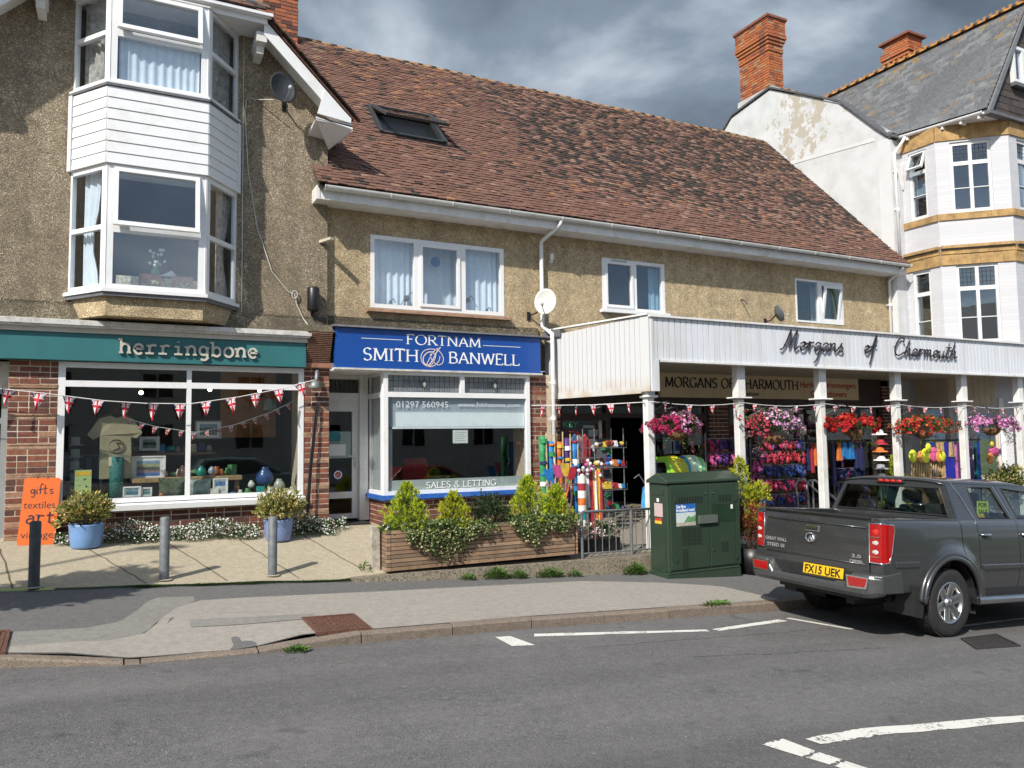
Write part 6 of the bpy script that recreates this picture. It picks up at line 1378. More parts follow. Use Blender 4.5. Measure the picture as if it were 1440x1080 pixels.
for mir in (0, 1):
    Yf = (lambda y: WD-y) if mir else (lambda y: y)
    m = M(); m.hexa([(-1.13, Yf(-.004), .50), (-.80, Yf(-.004), .50), (-.80, Yf(.05), .50), (-1.20, Yf(.06), .50), (-1.13, Yf(-.004), .68), (-.84, Yf(-.004), .72), (-.84, Yf(.05), .72), (-1.19, Yf(.06), .68)]); tb(m, 'bumper_corner', BMP, bp_, bev=.01)
    m = M(); m.prism([(-1.243, Yf(y), z) for y, z in ((.10, .645), (.345, .645), (.325, .545), (.13, .555))], (.02, 0, 0)); tb(m, 'reflector', REDL, bp_, bev=.006)
    m = M(); m.prism([(-1.240, Yf(y), z) for y, z in ((.085, .66), (.362, .66), (.34, .53), (.11, .54))], (.01, 0, 0)); tb(m, 'reflector_trim', CHR, bp_)
m = M(); m.box(-1.22, -1.10, .53, 1.27, .568, .582); tb(m, 'bumper_tread', TRIM, bp_); m = M(); m.box(-1.12, -1.06, .16, 1.64, .56, .675); tb(m, 'bumper_back', TRIM, bp_)
# number plate
m = M(); m.hexa([(-1.150, .475, .585), (-1.150, 1.015, .585), (-1.142, 1.015, .585), (-1.142, .475, .585), (-1.135, .475, .695), (-1.135, 1.015, .695), (-1.127, 1.015, .695), (-1.127, .475, .695)]); npl = tb(m, 'number_plate', mk('plate_yellow', (.72, .46, .02), .35, .03))
cu = bpy.data.curves.new('t', 'FONT'); cu.body = 'FX15 UEK'; cu.size = .1; cu.offset = .0025; ob = bpy.data.objects.new('t', cu); COL.objects.link(ob); me = bpy.data.meshes.new_from_object(ob.evaluated_get(bpy.context.evaluated_depsgraph_get())); bpy.data.objects.remove(ob)
xs_ = [v.co.x for v in me.vertices]; a_, b_ = min(xs_), max(xs_); ysz = max(v.co.y for v in me.vertices)
for v in me.vertices:
    u = (v.co.x-a_)/(b_-a_); h = v.co.y/ysz; v.co = TT @ Vector((-1.152+.0138*(.14+.72*h)+.0, .99-.49*u, .597+.084*h)); 
me.materials.clear(); me.materials.append(INK); link(me, 'lettering', npl)
# cab rear wall with window, brake light, roof
def RP_(y, z, o=0): t = (z-1.25)/.42; return (.165+.055*t+o, .055+.19*t+(WD-.11-.38*t)*y, z)
def rq(pts, name, mat, th=.03, o=0, par=TK): m = M(); m.prism([RP_(y, z, o) for y, z in pts], (th, 0, 0)); return tb(m, name, mat, par)
rq([(0, 1.24), (1, 1.24), (.955, 1.295), (.045, 1.295)], 'rear_cab_panel', TP); rq([(0, 1.675), (.045, 1.60), (.955, 1.60), (1, 1.675)], 'rear_cab_panel', TP)
rq([(0, 1.24), (.045, 1.295), (.045, 1.60), (0, 1.675)], 'rear_pillar', TP); rq([(1, 1.24), (1, 1.675), (.955, 1.60), (.955, 1.295)], 'rear_pillar', TP)
rq([(.04, 1.29), (.96, 1.29), (.96, 1.605), (.04, 1.605)], 'rear_window', TGL, .005, .012)
m = M(); m.tube([RP_(y, z, -.004) for y, z in [(.045, 1.295), (.955, 1.295), (.955, 1.60), (.045, 1.60)]], .010, 6, closed=True); tb(m, 'window_seal', TRIM)
m = M(); m.box(.165, .22, .05, 1.75, .95, 1.245); tb(m, 'rear_cab_panel', TP)
m = M(); m.box(.185, .225, .72, 1.08, 1.635, 1.685); bl = tb(m, 'brake_light', TRIM, bev=.006)
for k in range(4): m = M(); m.ball((.184, .775+.083*k, 1.66), (.010, .036, .018), 10, 6); tb(m, 'bulb', REDB, bl, smooth=True)
m = M(); vs = []; nx, ny = 14, 12
for i in range(nx+1):
    x = .205+(1.99-.205)*i/nx
    for j in range(ny+1):
        v = j/ny; y = .236+(WD-.472)*v; ed = 1-(2*v-1)**4; xx = x; z = 1.672+.055*ed*(1-(max(0, abs(x-1.0)-.35)/.75)**2*.75)-(max(0, x-1.6)**2)*.28
        if i == 0: z -= .018
        vs.append((xx, y, z))
m.add(vs, [(i*(ny+1)+j, (i+1)*(ny+1)+j, (i+1)*(ny+1)+j+1, i*(ny+1)+j+1) for i in range(nx) for j in range(ny)]); o = tb(m, 'roof', TP, smooth=True); sm = o.modifiers.new('th', 'SOLIDIFY'); sm.thickness = .02
# bonnet, windscreen, nose
m = M(); vs = []
for i in range(9):
    x = 2.36+1.46*i/8
    for j in range(11): v = j/10; y = .05+(WD-.10)*v; vs.append((x, y, top(x)-.01+.05*(1-(2*v-1)**4)*(1-.3*i/8)))
m.add(vs, [(i*11+j, (i+1)*11+j, (i+1)*11+j+1, i*11+j+1) for i in range(8) for j in range(10)]); tb(m, 'bonnet', TP, smooth=True)
m = M(); m.prism([(2.43, .10, 1.27), (2.43, 1.70, 1.27), (1.97, 1.54, 1.66), (1.97, .26, 1.66)], (.006, 0, .004)); tb(m, 'windscreen', TGL)
m = M(); m.box(3.74, 3.80, .12, 1.68, .62, 1.10); nose = tb(m, 'nose', TP, bev=.03); m = M(); m.box(3.80, 3.83, .5, 1.3, .82, 1.05); tb(m, 'grille', CHR, nose)
m = M(); m.box(3.62, 3.86, .05, 1.75, .42, .68); tb(m, 'front_bumper', BMP, bev=.04)
for y in (.12, 1.38): m = M(); m.box(3.79, 3.82, y, y+.3, .84, 1.06); tb(m, 'headlight', CLR, bev=.012)
# cabin
m = M(); m.box(.24, 2.3, .16, 1.64, .66, .70); m.box(2.0, 2.4, .14, 1.66, .7, 1.2); m.box(.26, .40, .2, 1.6, .7, 1.22); m.box(.26, .8, .2, 1.6, .7, .9); tb(m, 'cabin_floor', TRIM)
for x, y in ((1.32, .28), (1.32, 1.02)):
    m = M(); m.hexa([(x, y, .75), (x+.5, y, .75), (x+.5, y+.5, .75), (x, y+.5, .75), (x, y, .92), (x+.5, y, .95), (x+.5, y+.5, .95), (x, y+.5, .92)])
    m.hexa([(x-.1, y, .9), (x+.08, y, .9), (x+.08, y+.5, .9), (x-.1, y+.5, .9), (x-.22, y+.05, 1.36), (x-.10, y+.05, 1.36), (x-.10, y+.45, 1.36), (x-.22, y+.45, 1.36)]); m.box(x-.25, x-.15, y+.12, y+.38, 1.38, 1.56); tb(m, 'front_seat', SEAT, bev=.04)
for y in (.32, 1.25): m = M(); m.box(.36, .44, y, y+.26, 1.25, 1.42); tb(m, 'headrest', SEAT, bev=.035)
m = M(); m.tube([(1.86+.05*cos(a), .53+.18*cos(a), 1.12+.18*sin(a)) for a in [2*pi*i/20 for i in range(20)]], .015, 6, closed=True); tb(m, 'steering_wheel', BLACK)
# wheels
def wheel(cx, y0, out):      # out: -1 outward is -y
    t_ = M(); s = out
    prof = [(.225, -.11), (.30, -.118), (.345, -.112), (.362, -.09), (.366, -.05), (.366, .05), (.362, .09), (.345, .112), (.30, .118), (.225, .11), (.215, .0), (.225, -.11)]
    t_.lathe([(r_, h*1.0) for r_, h in prof], (cx, y0, .366), 48, axis='y')
    w_ = link(None, 'wheel', TK, loc=(0, 0, 0)); w_.matrix_parent_inverse = Matrix.Translation(-TO); PW[w_.name] = Matrix(); PINV[w_.name] = Matrix()
    tb(t_, 'tyre', TRUB, w_, smooth=True)
    g = M()
    for k in range(64):
        a = 2*pi*k/64
        for yy in (-.075, -.04, .0, .04, .075):
            q = len(g.v); aa = a+(.02 if yy in (-.04, .04) else 0); g.box(-.009, .009, yy-.014, yy+.014, .362, .374); g.xf(Matrix.Translation((cx, y0, .366)) @ Matrix.Rotation(aa, 4, 'Y'), q)
    tb(g, 'tread', TRUB, w_, kind='stuff')
    yo = y0+s*.105
    r_ = M(); r_.lathe([(.228, s*-.0), (.222, s*.012), (.205, s*.006), (.20, -s*.05), (.19, -s*.10), (.0, -s*.11)], (cx, yo, .366), 40, axis='y'); 
    tb(r_, 'rim', ALLOY, w_, smooth=True)
    d = M(); d.lathe([(.0, -s*.075), (.15, -s*.075), (.15, -s*.09)], (cx, yo, .366), 32, axis='y'); tb(d, 'brake_disc', mk('disc_dark', (.05, .05, .05), .5, metal=.5), w_)
    for k in range(6):
        a = 2*pi*k/6+.26; sp_ = M(); q = 0
        for da, wd in ((-.10, .5), (.10, .5)):
            sp_.hexa([(-.034+da*.1, s*-.02, .05), (.034+da*.1, s*-.02, .05), (.034+da*.1, -s*.055, .05), (-.034+da*.1, -s*.055, .05), (-.030+da*.22, s*.006, .208), (.030+da*.22, s*.006, .208), (.030+da*.22, -s*.04, .208), (-.030+da*.22, -s*.04, .208)])
        sp_.xf(Matrix.Translation((cx, yo, .366)) @ Matrix.Rotation(a, 4, 'Y')); tb(sp_, 'spoke', ALLOY, w_, bev=.006)
    h = M(); h.lathe([(.0, s*.012), (.035, s*.010), (.05, -s*.005), (.062, -s*.03), (.062, -s*.07)], (cx, yo, .366), 24, axis='y'); tb(h, 'hub_cap', ALLOY, w_, smooth=True)
wheel(0, .135, -1); wheel(3.05, .135, -1); wheel(0, 1.665, 1); wheel(3.05, 1.665, 1)
# for-sale card behind the rear door glass
YEL = mk('yellow_card', (.62, .80, .03), .6, .05)
m = M(); m.box(1.0, 1.22, .335, .34, 1.24, 1.47); m.xf(TT); card = m.build('sale_card', YEL, None, label='bright yellow for sale card propped in the pickup side window', cat='card')
m = M(); m.box(1.005, 1.215, .3325, .3345, 1.245, 1.30); m.xf(TT); m.build('card_band', mk('orange_card', (.75, .42, .02), .6), card)
for txt, z, sz in (('FOR', 1.395, .07), ('SALE', 1.315, .07)):
    o = text_mesh(txt, Face((1.02, .332), (1, 0)), 0, z, sz, 0, mat=INK, parent=None, width=.17, bold=.002); me = o.data
    for v in me.vertices: v.co = TT @ v.co
    o.parent = card; o.matrix_parent_inverse = PINV[card.name]
# ================================================================== PLANTS
def leafset(name, cols, rough=.6):
    out = []
    for i, c in enumerate(cols):
        k = '%s_%d' % (name, i)
        if k not in MATS:
            m, N, L, B_ = nodes_of(k); g = N.new('ShaderNodeNewGeometry'); n = tx(N, L, 'Noise', 18., Detail=3.)
            L.new(rampn(N, L, n.outputs['Fac'], [(.3, tuple(v*.75 for v in c)), (.7, tuple(min(1, v*1.25) for v in c))]), B_.inputs['Base Color'])
            B_.inputs['Roughness'].default_value = rough; B_.inputs['Specular IOR Level'].default_value = .3
            t = N.new('ShaderNodeBsdfTranslucent'); t.inputs[0].default_value = (*[min(1, v*1.1) for v in c], 1); mx = N.new('ShaderNodeMixShader'); mx.inputs[0].default_value = .25
            L.new(B_.outputs[0], mx.inputs[1]); L.new(t.outputs[0], mx.inputs[2]); L.new(mx.outputs[0], N['Material Output'].inputs[0]); MATS[k] = m
        out.append(MATS[k])
    return out
def leaf(m, p, d, up, l, w, mi, fold=.3):
    d = d.normalized(); s = d.cross(up)
    s = s.normalized() if s.length > 1e-4 else Vector((1, 0, 0)); n = s.cross(d)
    p = Vector(p); a = p+d*l*.45+s*w/2+n*w*fold; b = p+d*l*.45-s*w/2+n*w*fold; t = p+d*l
    q = len(m.v); m.v += [tuple(p), tuple(a), tuple(t), tuple(b)]; m.f += [(q, q+1, q+2), (q, q+2, q+3)]; m.mi += [mi, mi]
def rdir(r): 
    z = r.uniform(-1, 1); a = r.uniform(0, 2*pi); s = sqrt(1-z*z); return Vector((s*cos(a), s*sin(a), z))
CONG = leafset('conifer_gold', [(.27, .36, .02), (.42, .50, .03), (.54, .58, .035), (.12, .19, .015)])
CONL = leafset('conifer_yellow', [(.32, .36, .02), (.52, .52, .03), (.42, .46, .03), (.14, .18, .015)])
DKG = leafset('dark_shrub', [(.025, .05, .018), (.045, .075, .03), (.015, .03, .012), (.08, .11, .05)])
IVY = leafset('ivy', [(.10, .17, .05), (.34, .38, .17), (.50, .50, .25), (.05, .10, .03)])
GRN = leafset('green', [(.05, .11, .02), (.08, .17, .03), (.13, .22, .05), (.03, .06, .015)])
STEM = mk('stem_brown', (.07, .045, .025), .9, .3, 30)
def conifer(c, h, w, label, mats=CONG, n=1500, seed=1, stemz=.1, pot=None, lean=0, group=None, shape=1.15):
    r = random.Random(seed); t = thing('dwarf_conifer', label, 'shrub', c, group)
    m = M(); m.tube([(c[0], c[1], c[2]-.05), (c[0]+lean*h, c[1], c[2]+h*.9)], [.02, .006], 6); m.build('trunk', STEM, t)
    m = M(); tips = []
    for k in range(int(n/5)):
        z = r.random()**1.25; R = w/2*(1-z**1.5)**(1/shape)*(.98+.12*sin(9*z+seed))+.012; a = r.uniform(0, 2*pi); q = R*(r.uniform(.55, 1.08)+(.16 if r.random() < .08 else 0))*(1+.16*sin(3*a+seed+7*z)+.08*sin(7*a-11*z))
        p = Vector((c[0]+q*cos(a)+lean*h*z, c[1]+q*sin(a), c[2]+z*h*.95)); od = Vector((cos(a), sin(a), 1.1+1.5*z+r.uniform(-.3, .3))).normalized()
        inner = q < R*.75
        for j in range(9):
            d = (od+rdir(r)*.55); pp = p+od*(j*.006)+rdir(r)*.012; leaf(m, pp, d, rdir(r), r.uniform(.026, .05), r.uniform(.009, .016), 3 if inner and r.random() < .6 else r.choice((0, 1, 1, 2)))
    for k in range(int(n*.25)):
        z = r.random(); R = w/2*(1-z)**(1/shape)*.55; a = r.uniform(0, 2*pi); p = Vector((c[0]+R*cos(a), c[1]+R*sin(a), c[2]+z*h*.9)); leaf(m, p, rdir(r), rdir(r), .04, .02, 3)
    m.build('foliage', mats, t); return t
def bush(c, rad, label, mats, n=1400, ls=.05, seed=1, name='shrub', cat='shrub', weights=(3, 3, 2, 2), flat=1., extra=None, group=None, root=None, lw=.55, uplean=.5):
    """irregular bush: leaves on twigs through an uneven volume; extra(m, r, surface points) adds flowers"""
    r = random.Random(seed); t = root or thing(name, label, cat, c, group); m = M(); rx, ry, rz = rad; st = M(); pts = []
    lob = [(rdir(r), r.uniform(.72, 1.12)) for _ in range(9)]
    for k in range(n//6):
        d = rdir(r); 
        if d.z < -.35: d.z *= -.4
        d.normalize(); f = max(l[1] if d.dot(l[0]) > .55 else .82 for l in lob); q = f*(r.random()**.35)*(1.22 if r.random() < .10 else 1)
        p = Vector((c[0]+d.x*rx*q, c[1]+d.y*ry*q, c[2]+rz*.45+d.z*rz*q*.75))
        if q > .72: pts.append((p, d))
        if k % 14 == 0: st.tube([(c[0]+d.x*rx*.1, c[1]+d.y*ry*.1, c[2]-.02), tuple(p)], [.006, .002], 4)
        for j in range(6):
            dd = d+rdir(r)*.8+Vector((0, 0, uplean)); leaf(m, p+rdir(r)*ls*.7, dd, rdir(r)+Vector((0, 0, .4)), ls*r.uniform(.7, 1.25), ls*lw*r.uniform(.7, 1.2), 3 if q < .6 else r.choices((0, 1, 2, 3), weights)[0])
    m.build('foliage', mats, t); st.build('stems', STEM, t)
    if extra: extra(r, pts, t)
    return t
def blossoms(mats, n, size, petals=5, spread=.02, name='flowers', top=False, sel=None):
    def f(r, pts, t):
        m = M(); P = [p for p in pts if (not top or p[1].z > -.1)]
        for _ in range(n):
            p, d = r.choice(P); p = p+rdir(r)*spread+d*.015; mi = sel(p, r) if sel else r.randrange(len(mats)); ax = (d+rdir(r)*.6).normalized(); s = ax.cross(rdir(r)).normalized(); b = ax.cross(s)
            sz = size*r.uniform(.7, 1.2)
            for k in range(petals):
                a = 2*pi*k/petals+r.uniform(-.2, .2); dd = s*cos(a)+b*sin(a)+ax*.25; leaf(m, p, dd, ax, sz, sz*.85, mi, .1)
        m.build(name, mats, t)
    return f
def petal(name, *cols): return leafset(name, cols, .7)
# trough planter with slats, in the photo's weathered timber
PT = thing('timber_planter', 'long slatted timber trough planter full of small conifers and ivy before the estate agent', 'planter', (4.35, 9.5, -.36))
WD1 = [mk('timber_%d' % i, c, .85, .35, 10, .4, 60, grime=tuple(v*.5 for v in c), gscale=5) for i, c in enumerate(((.30, .19, .115), (.25, .155, .095), (.35, .235, .15), (.20, .135, .09)))]
def plank_u(mat): return unit('slat', mat, .03)
PU = [plank_u(m_) for m_ in WD1]; rr = random.Random(3); x0, x1, y0, y1 = 2.99, 5.76, 9.26, 9.74; zb = -.345; sp = []
nrow = 10; hh = .50/nrow
for j in range(nrow):
    z = zb+hh*(j+.5)
    cuts = [x0+.055, 4.02+rr.uniform(-.0, .0), x1-.05]
    for a, b in zip(cuts, cuts[1:]): sp.append((rr.randrange(4), ((a+b)/2, y0+.012+rr.uniform(-.003, .003), z), (0, rr.uniform(-.002, .002), 0), (b-a-.004, .024, hh-.008)))
    sp.append((rr.randrange(4), ((x0+x1)/2, y1, z), (0, 0, 0), (x1-x0, .024, hh-.008)))
    sp.append((rr.randrange(4), (x0+.012, (y0+y1)/2, z), (0, 0, 0), (.024, y1-y0-(0 if j % 2 else .05), hh-.008))); sp.append((rr.randrange(4), (x1-.012, (y0+y1)/2, z), (0, 0, 0), (.024, y1-y0, hh-.008)))
    sp.append((3 if j % 2 else 2, (x0+.026, y0+.010, z), (0, 0, 0), (.052, .03, hh-.008)))
pieces('slat', sp, PU, PT)
m = M(); m.box(x0+.02, x1-.02, y0+.02, y1-.02, .07, .10); m.build('soil', mk('soil', (.035, .025, .018), .95, .4, 30, .8), PT)
m = M(); m.box(x0+.03, x1-.03, y0+.03, y1-.03, zb, .06); m.build('liner', BLACK, PT)
t = thing('timber_post', 'grey weathered timber post at the left end of the trough planter', 'post', (2.91, 9.52, -.37)); m = M(); m.hexa([(2.86, 9.44, -.40), (2.97, 9.44, -.40), (2.97, 9.56, -.40), (2.86, 9.56, -.40), (2.85, 9.44, .20), (2.965, 9.44, .185), (2.965, 9.56, .19), (2.85, 9.56, .205)]); bevel(m.build('post', mk('grey_timber', (.42, .38, .31), .9, .3, 14, .7, 40, grime=(.2, .17, .12), gscale=8), t), .008)
g = 'small conifers in the trough planter'
conifer((3.32, 9.46, .10), .62, .56, 'tallest lime green conifer at the left end of the trough planter', CONG, 2300, 3, group=g)
conifer((3.97, 9.46, .10), .47, .46, 'yellowest conifer in the trough planter, left of the dark round shrub', CONL, 1700, 8, group=g)
conifer((5.10, 9.50, .12), .62, .54, 'broad lime conifer right of the dark round shrub', CONG, 2200, 12, group=g)
conifer((5.50, 9.42, .10), .50, .44, 'last conifer at the right end of the trough planter', CONG, 1700, 15, group=g)
bush((4.48, 9.48, .08), (.30, .24, .36), 'dark green round shrub in the middle of the trough planter', DKG, 2600, .035, 5)
def trail(c, w, drop, label, seed, n=900, y=9.235, mats=IVY):
    r = random.Random(seed); t = thing('trailing_ivy', label, 'ivy', c, 'ivy hanging over the planter'); m = M(); s = M()
    for k in range(int(n/14)):
        u = r.gauss(0, .33); u = max(-.5, min(.5, u)); L_ = drop*(1-abs(u)*1.3)*r.uniform(.35, 1.05); x = c[0]+u*w; P = []; px = x; 
        for j in range(8):
            q = j/7; px += r.uniform(-.012, .012); P.append((px, c[1]+.10-(.10-(y-c[1]))*min(1, q*3.5)-.02*sin(q*3)-r.uniform(0, .03), c[2]+.03-L_*max(0, q-.12)))
        s.tube(P, .002, 3)
        for j in range(14):
            q = P[min(7, j//2)]; d = Vector((r.uniform(-1, 1), r.uniform(-1.2, -.2), r.uniform(-.8, .4))); leaf(m, Vector(q)+rdir(r)*.018, d, rdir(r)+Vector((0, 0, 1)), r.uniform(.022, .042), r.uniform(.022, .038), r.choices((0, 1, 2, 3), (3, 3, 2, 2))[0], .1)
    for k in range(n//3):     # mound on top
        p = Vector((c[0]+r.gauss(0, .26)*w, c[1]+r.uniform(-.1, .15), c[2]+r.uniform(0, .09))); leaf(m, p, rdir(r)+Vector((0, -.3, .4)), Vector((0, 0, 1)), .04, .035, r.choices((0, 1, 2, 3), (4, 2, 1, 2))[0])
    m.build('leaves', mats, t); s.build('stems', STEM, t)
trail((3.72, 9.28, .14), .92, .62, 'variegated ivy trailing down the trough between the two left conifers', 4, 2300)
trail((5.05, 9.28, .15), .62, .50, 'variegated ivy trailing down the trough below the two right conifers', 9, 1500); trail((5.50, 9.28, .13), .5, .26, 'short ivy spilling over the right corner of the trough', 10, 700); trail((4.36, 9.28, .12), .25, .2, 'little sprig of ivy hanging below the dark round shrub', 13, 200)
W3 = petal('bedding', (.75, .75, .68), (.70, .62, .05))
bush((3.08, 9.40, .10), (.14, .12, .10), 'low yellow and white bedding flowers at the left end of the trough', GRN, 380, .035, 6, 'bedding_plant', 'plant', extra=blossoms(W3, 34, .016, sel=lambda p, r: 0 if p.x < 3.07 else 1))
# pale pink flowers in a black trough behind the railing
t = thing('flower_trough', 'black trough of pale pink flowers behind the grey railing', 'planter', (6.3, 9.62, -.45)); m = M(); m.box(5.98, 6.66, 9.52, 9.72, -.44, -.20); bevel(m.build('trough', BLACK, t), .01)
PK0 = petal('pale_pink', (.78, .60, .58), (.80, .72, .70), (.68, .42, .44))
bush((6.32, 9.58, -.24), (.42, .17, .27), '', GRN, 1100, .035, 7, root=t, extra=blossoms(PK0, 420, .017, 5, .03))
# blue tubs with evergreen variegated shrubs
VAR = leafset('variegated', [(.24, .26, .06), (.55, .48, .18), (.42, .24, .09), (.10, .14, .035)])
for i, (x, y, zz, lab) in enumerate(((-.31, 10.95, fore(-.31, 10.9), 'pale blue tub with a variegated shrub beside the orange board'), (2.0, 10.95, fore(2., 10.9), 'pale blue tub with a variegated shrub near the brick pier by the estate agent door'))):
    t = thing('plant_tub', lab, 'plant pot', (x, y, zz), 'blue tubs outside the gift shop'); m = M(); h = .29
    m.lathe([(0, 0), (.155, 0), (.168, .02), (.185, .15), (.195, h-.02), (.20, h), (.187, h), (.18, h-.04), (0, h-.05)], (x, y, zz), 32); m.build('tub', mk('tub_blue', (.16, .30, .56) if i == 0 else (.19, .27, .50), .35, .08, 5, grime=(.22, .33, .5), gscale=8) if i == 0 else mk('tub_lilac', (.18, .25, .46), .35, .1, 5), t, True)
    VP = petal('tiny_pink', (.66, .45, .40), (.72, .64, .55))
    bush((x+(.0 if i == 0 else .02), y, zz+h-.04), (.30, .26, .34), '', VAR, 1900, .055, 20+i, root=t, weights=(4, 3, 1.2, 2), lw=.5, extra=blossoms(VP, 60 if i else 14, .012, 4))
# fleabane daisies along the foot of the shop
r = random.Random(77); m = M()
def daisy_band(x0, x1, n, fy, fz, hmax):
    for _ in range(n):
        x = r.uniform(x0, x1); y = fy+r.uniform(-.22, .20)*(.6+.4*sin(x*5)**2); h = hmax*(.55+.45*sin(3.1*x+1)**2)*max(.15, 1-((y-fy)/.30)**2); z0 = fore(x, y); p = Vector((x, y, z0+r.random()*h))
        leaf(m, p, rdir(r)+Vector((0, -.3, .6)), rdir(r), r.uniform(.02, .04), .009, r.choice((0, 1, 3, 3)))
        if r.random() < .10:
            p.z = z0+h*r.uniform(.25, 1.05); p.y -= .02; ax = Vector((r.uniform(-.5, .5), -1, r.uniform(.1, 1))).normalized(); s = ax.cross(Vector((1, 0, .1))).normalized(); b = ax.cross(s); q = len(m.v); sz = r.uniform(.007, .012)
            m.add([tuple(p+(s*cos(2*pi*k/6)+b*sin(2*pi*k/6))*sz) for k in range(6)], [tuple(range(6))], 4 if r.random() < .85 else 5)
m.cur = 0
daisy_band(-.12, 1.78, 9000, 11.18, 0, .27); daisy_band(-.66, -.40, 700, 11.15, 0, .16); daisy_band(2.15, 2.80, 3400, 11.20, 0, .36); daisy_band(2.86, 3.05, 420, 11.4, 0, .2)
m.build('daisy_edging', GRN+petal('daisy', (.80, .80, .76), (.75, .5, .52)), None, kind='stuff', label='low white fleabane daisies growing along the foot of the gift shop wall', cat='flowers')
# weeds at the wall foot and in the kerb joints
r = random.Random(5)
def weed(c, w, h, n, label, name='weed'):
    t = thing(name, label, 'weed', c, 'weeds rooted along the pavement edge'); m = M()
    for _ in range(n):
        a = r.uniform(0, 2*pi); q = r.random()**.7; p = Vector((c[0]+cos(a)*q*w, c[1]+sin(a)*q*.06, c[2]+h*r.random()*(1-q*.6))); leaf(m, p, Vector((cos(a)*.7, sin(a)*.5-.3, r.uniform(.1, 1))), Vector((0, -.4, 1)), r.uniform(.03, .06), r.uniform(.012, .022), r.choice((0, 1, 2, 2)))
    m.build('leaves', GRN, t)
for x, w, h, n, lab in ((4.42, .17, .16, 420, 'bushy green weed at the wall foot below the middle of the trough'), (4.75, .12, .10, 220, 'small weed between the two bushy weeds at the wall foot'), (5.22, .20, .13, 420, 'broad weed at the wall foot below the right end of the trough'), (5.62, .10, .08, 160, 'tiny weed at the wall foot near the railing post'), (6.62, .20, .18, 520, 'tall weed at the wall foot just left of the green cabinet'), (4.02, .10, .08, 120, 'thin weed at the wall foot below the left conifers')):
    weed((x, 9.13, foot(x, 9.13)), w, h, n, lab)
weed((2.78, 9.48, fore(2.78, 9.45)), .07, .14, 60, 'single upright weed beside the grey timber post')
weed((1.40, 6.80, road(1.4, 0)), .09, .03, 140, 'flat tuft of weed in the gutter below the rusty manhole cover'); weed((6.35, 7.17, footz(6.35, 7.2)), .22, .02, 200, 'strip of grass on the kerb just behind the pickup tail')
m = M()
for _ in range(5200):
    x = r.choice((r.gauss(1.35, .16), r.gauss(2.15, .22), r.gauss(2.75, .2), r.gauss(.9, .12), r.gauss(.35, .1))); y = 9.285+r.uniform(-.035, .03); leaf(m, Vector((x, y, foot(x, 9.27)+.008+r.uniform(0, .014))), Vector((r.uniform(-1, 1), r.uniform(-1, .2), .5)), Vector((0, 0, 1)), .018, .008, r.choice((0, 1, 3)))
m.build('moss_edging', GRN, None, kind='stuff', label='line of moss and grass in the joint between forecourt and pavement', cat='grass')
# hanging baskets
COIR = mk('coir', (.17, .085, .04), .95, .4, 30, .9, 60); 
def basket(c, rad, mats, label, seed, n=650, droop=0, sel=None, nl=1200, post=None):
    t = thing('hanging_basket', label, 'hanging basket', (c[0], c[1], c[2]+.3), 'flower baskets hanging from the canopy posts')
    m = M(); m.lathe([(0, -.15), (.08, -.135), (.14, -.08), (.165, .0), (.15, .0), (0, -.02)], (c[0], c[1], c[2]-.01), 20); m.build('basket', COIR, t, True)
    m = M(); top = (c[0], c[1], c[2]+.36)
    for a in (0, 2.1, 4.2): m.tube([(c[0]+.17*cos(a), c[1]+.17*sin(a), c[2]-.03), top], .004, 4)
    m.build('chain', BLACK, t)
    m = M(); px = post; m.tube([(px, 9.45, c[2]+.40), ((px+c[0])/2, c[1], c[2]+.44), top], .008, 6); m.tube([(px, 9.45, c[2]+.25), ((px+c[0])/2, c[1], c[2]+.43)], .006, 6); m.build('bracket', BLACK, t)
    r = random.Random(seed+100); m = M(); s = M()
    for k in range(9):
        a = r.uniform(0, 2*pi); L_ = r.uniform(.12, .34); P = [(c[0]+rad[0]*(.4+.5*j/5)*cos(a), c[1]+rad[1]*(.5+.4*j/5)*sin(a)-.02, c[2]-.04-L_*(j/5)**1.4) for j in range(6)]; s.tube(P, .003, 3)
        for j in range(14): q = P[r.randrange(1, 6)]; leaf(m, Vector(q)+rdir(r)*.03, rdir(r)+Vector((0, -.3, -.3)), rdir(r), r.uniform(.025, .045), .02, r.choice((0, 1, 2, 3, 4)))
    m.build('trailing_leaves', GRN+[mats[0]], t); s.build('trailing_stems', STEM, t)
    bush((c[0], c[1], c[2]-.10), (rad[0]*1.12, rad[1]*1.1, rad[2]*1.25), '', GRN, nl, .045, seed, root=t, weights=(3, 3, 2, 3), extra=blossoms(mats, int(n*1.5), .027, 5, .035, sel=sel))
MAG = petal('magenta', (.42, .02, .10), (.55, .18, .38), (.62, .33, .50), (.34, .03, .12)); RDF = petal('red', (.50, .015, .02), (.42, .01, .02), (.58, .05, .03)); PKF = petal('pink', (.60, .24, .48), (.68, .38, .58), (.50, .12, .34)); MIX = petal('mixedpink', (.62, .30, .55), (.70, .45, .60), (.50, .06, .10)); ORR = petal('scarlet', (.56, .03, .02), (.50, .02, .03), (.60, .12, .06))
basket((7.56, 9.25, 1.36), (.40, .30, .26), MAG, 'magenta and pink flower basket hanging above the green cabinet', 31, 900, post=7.2, sel=lambda p, r: (0 if r.random() < .8 else 3) if p.x < 7.42 else r.choice((1, 2, 2, 3)))
basket((9.58, 9.25, 1.27), (.50, .30, .36), MIX, 'loose pink basket with one red bloom above the shoe racks', 33, 420, nl=1500, post=9.05, sel=lambda p, r: 2 if p.x < 9.25 else r.choice((0, 0, 1)))
basket((11.48, 9.25, 1.35), (.50, .32, .24), RDF, 'dense all red flower basket beside the third canopy post', 35, 1150, post=10.93, nl=800)
basket((13.32, 9.25, 1.32), (.60, .32, .25), ORR, 'scarlet basket with green leaves by the fourth canopy post', 37, 480, nl=1700, post=12.9)
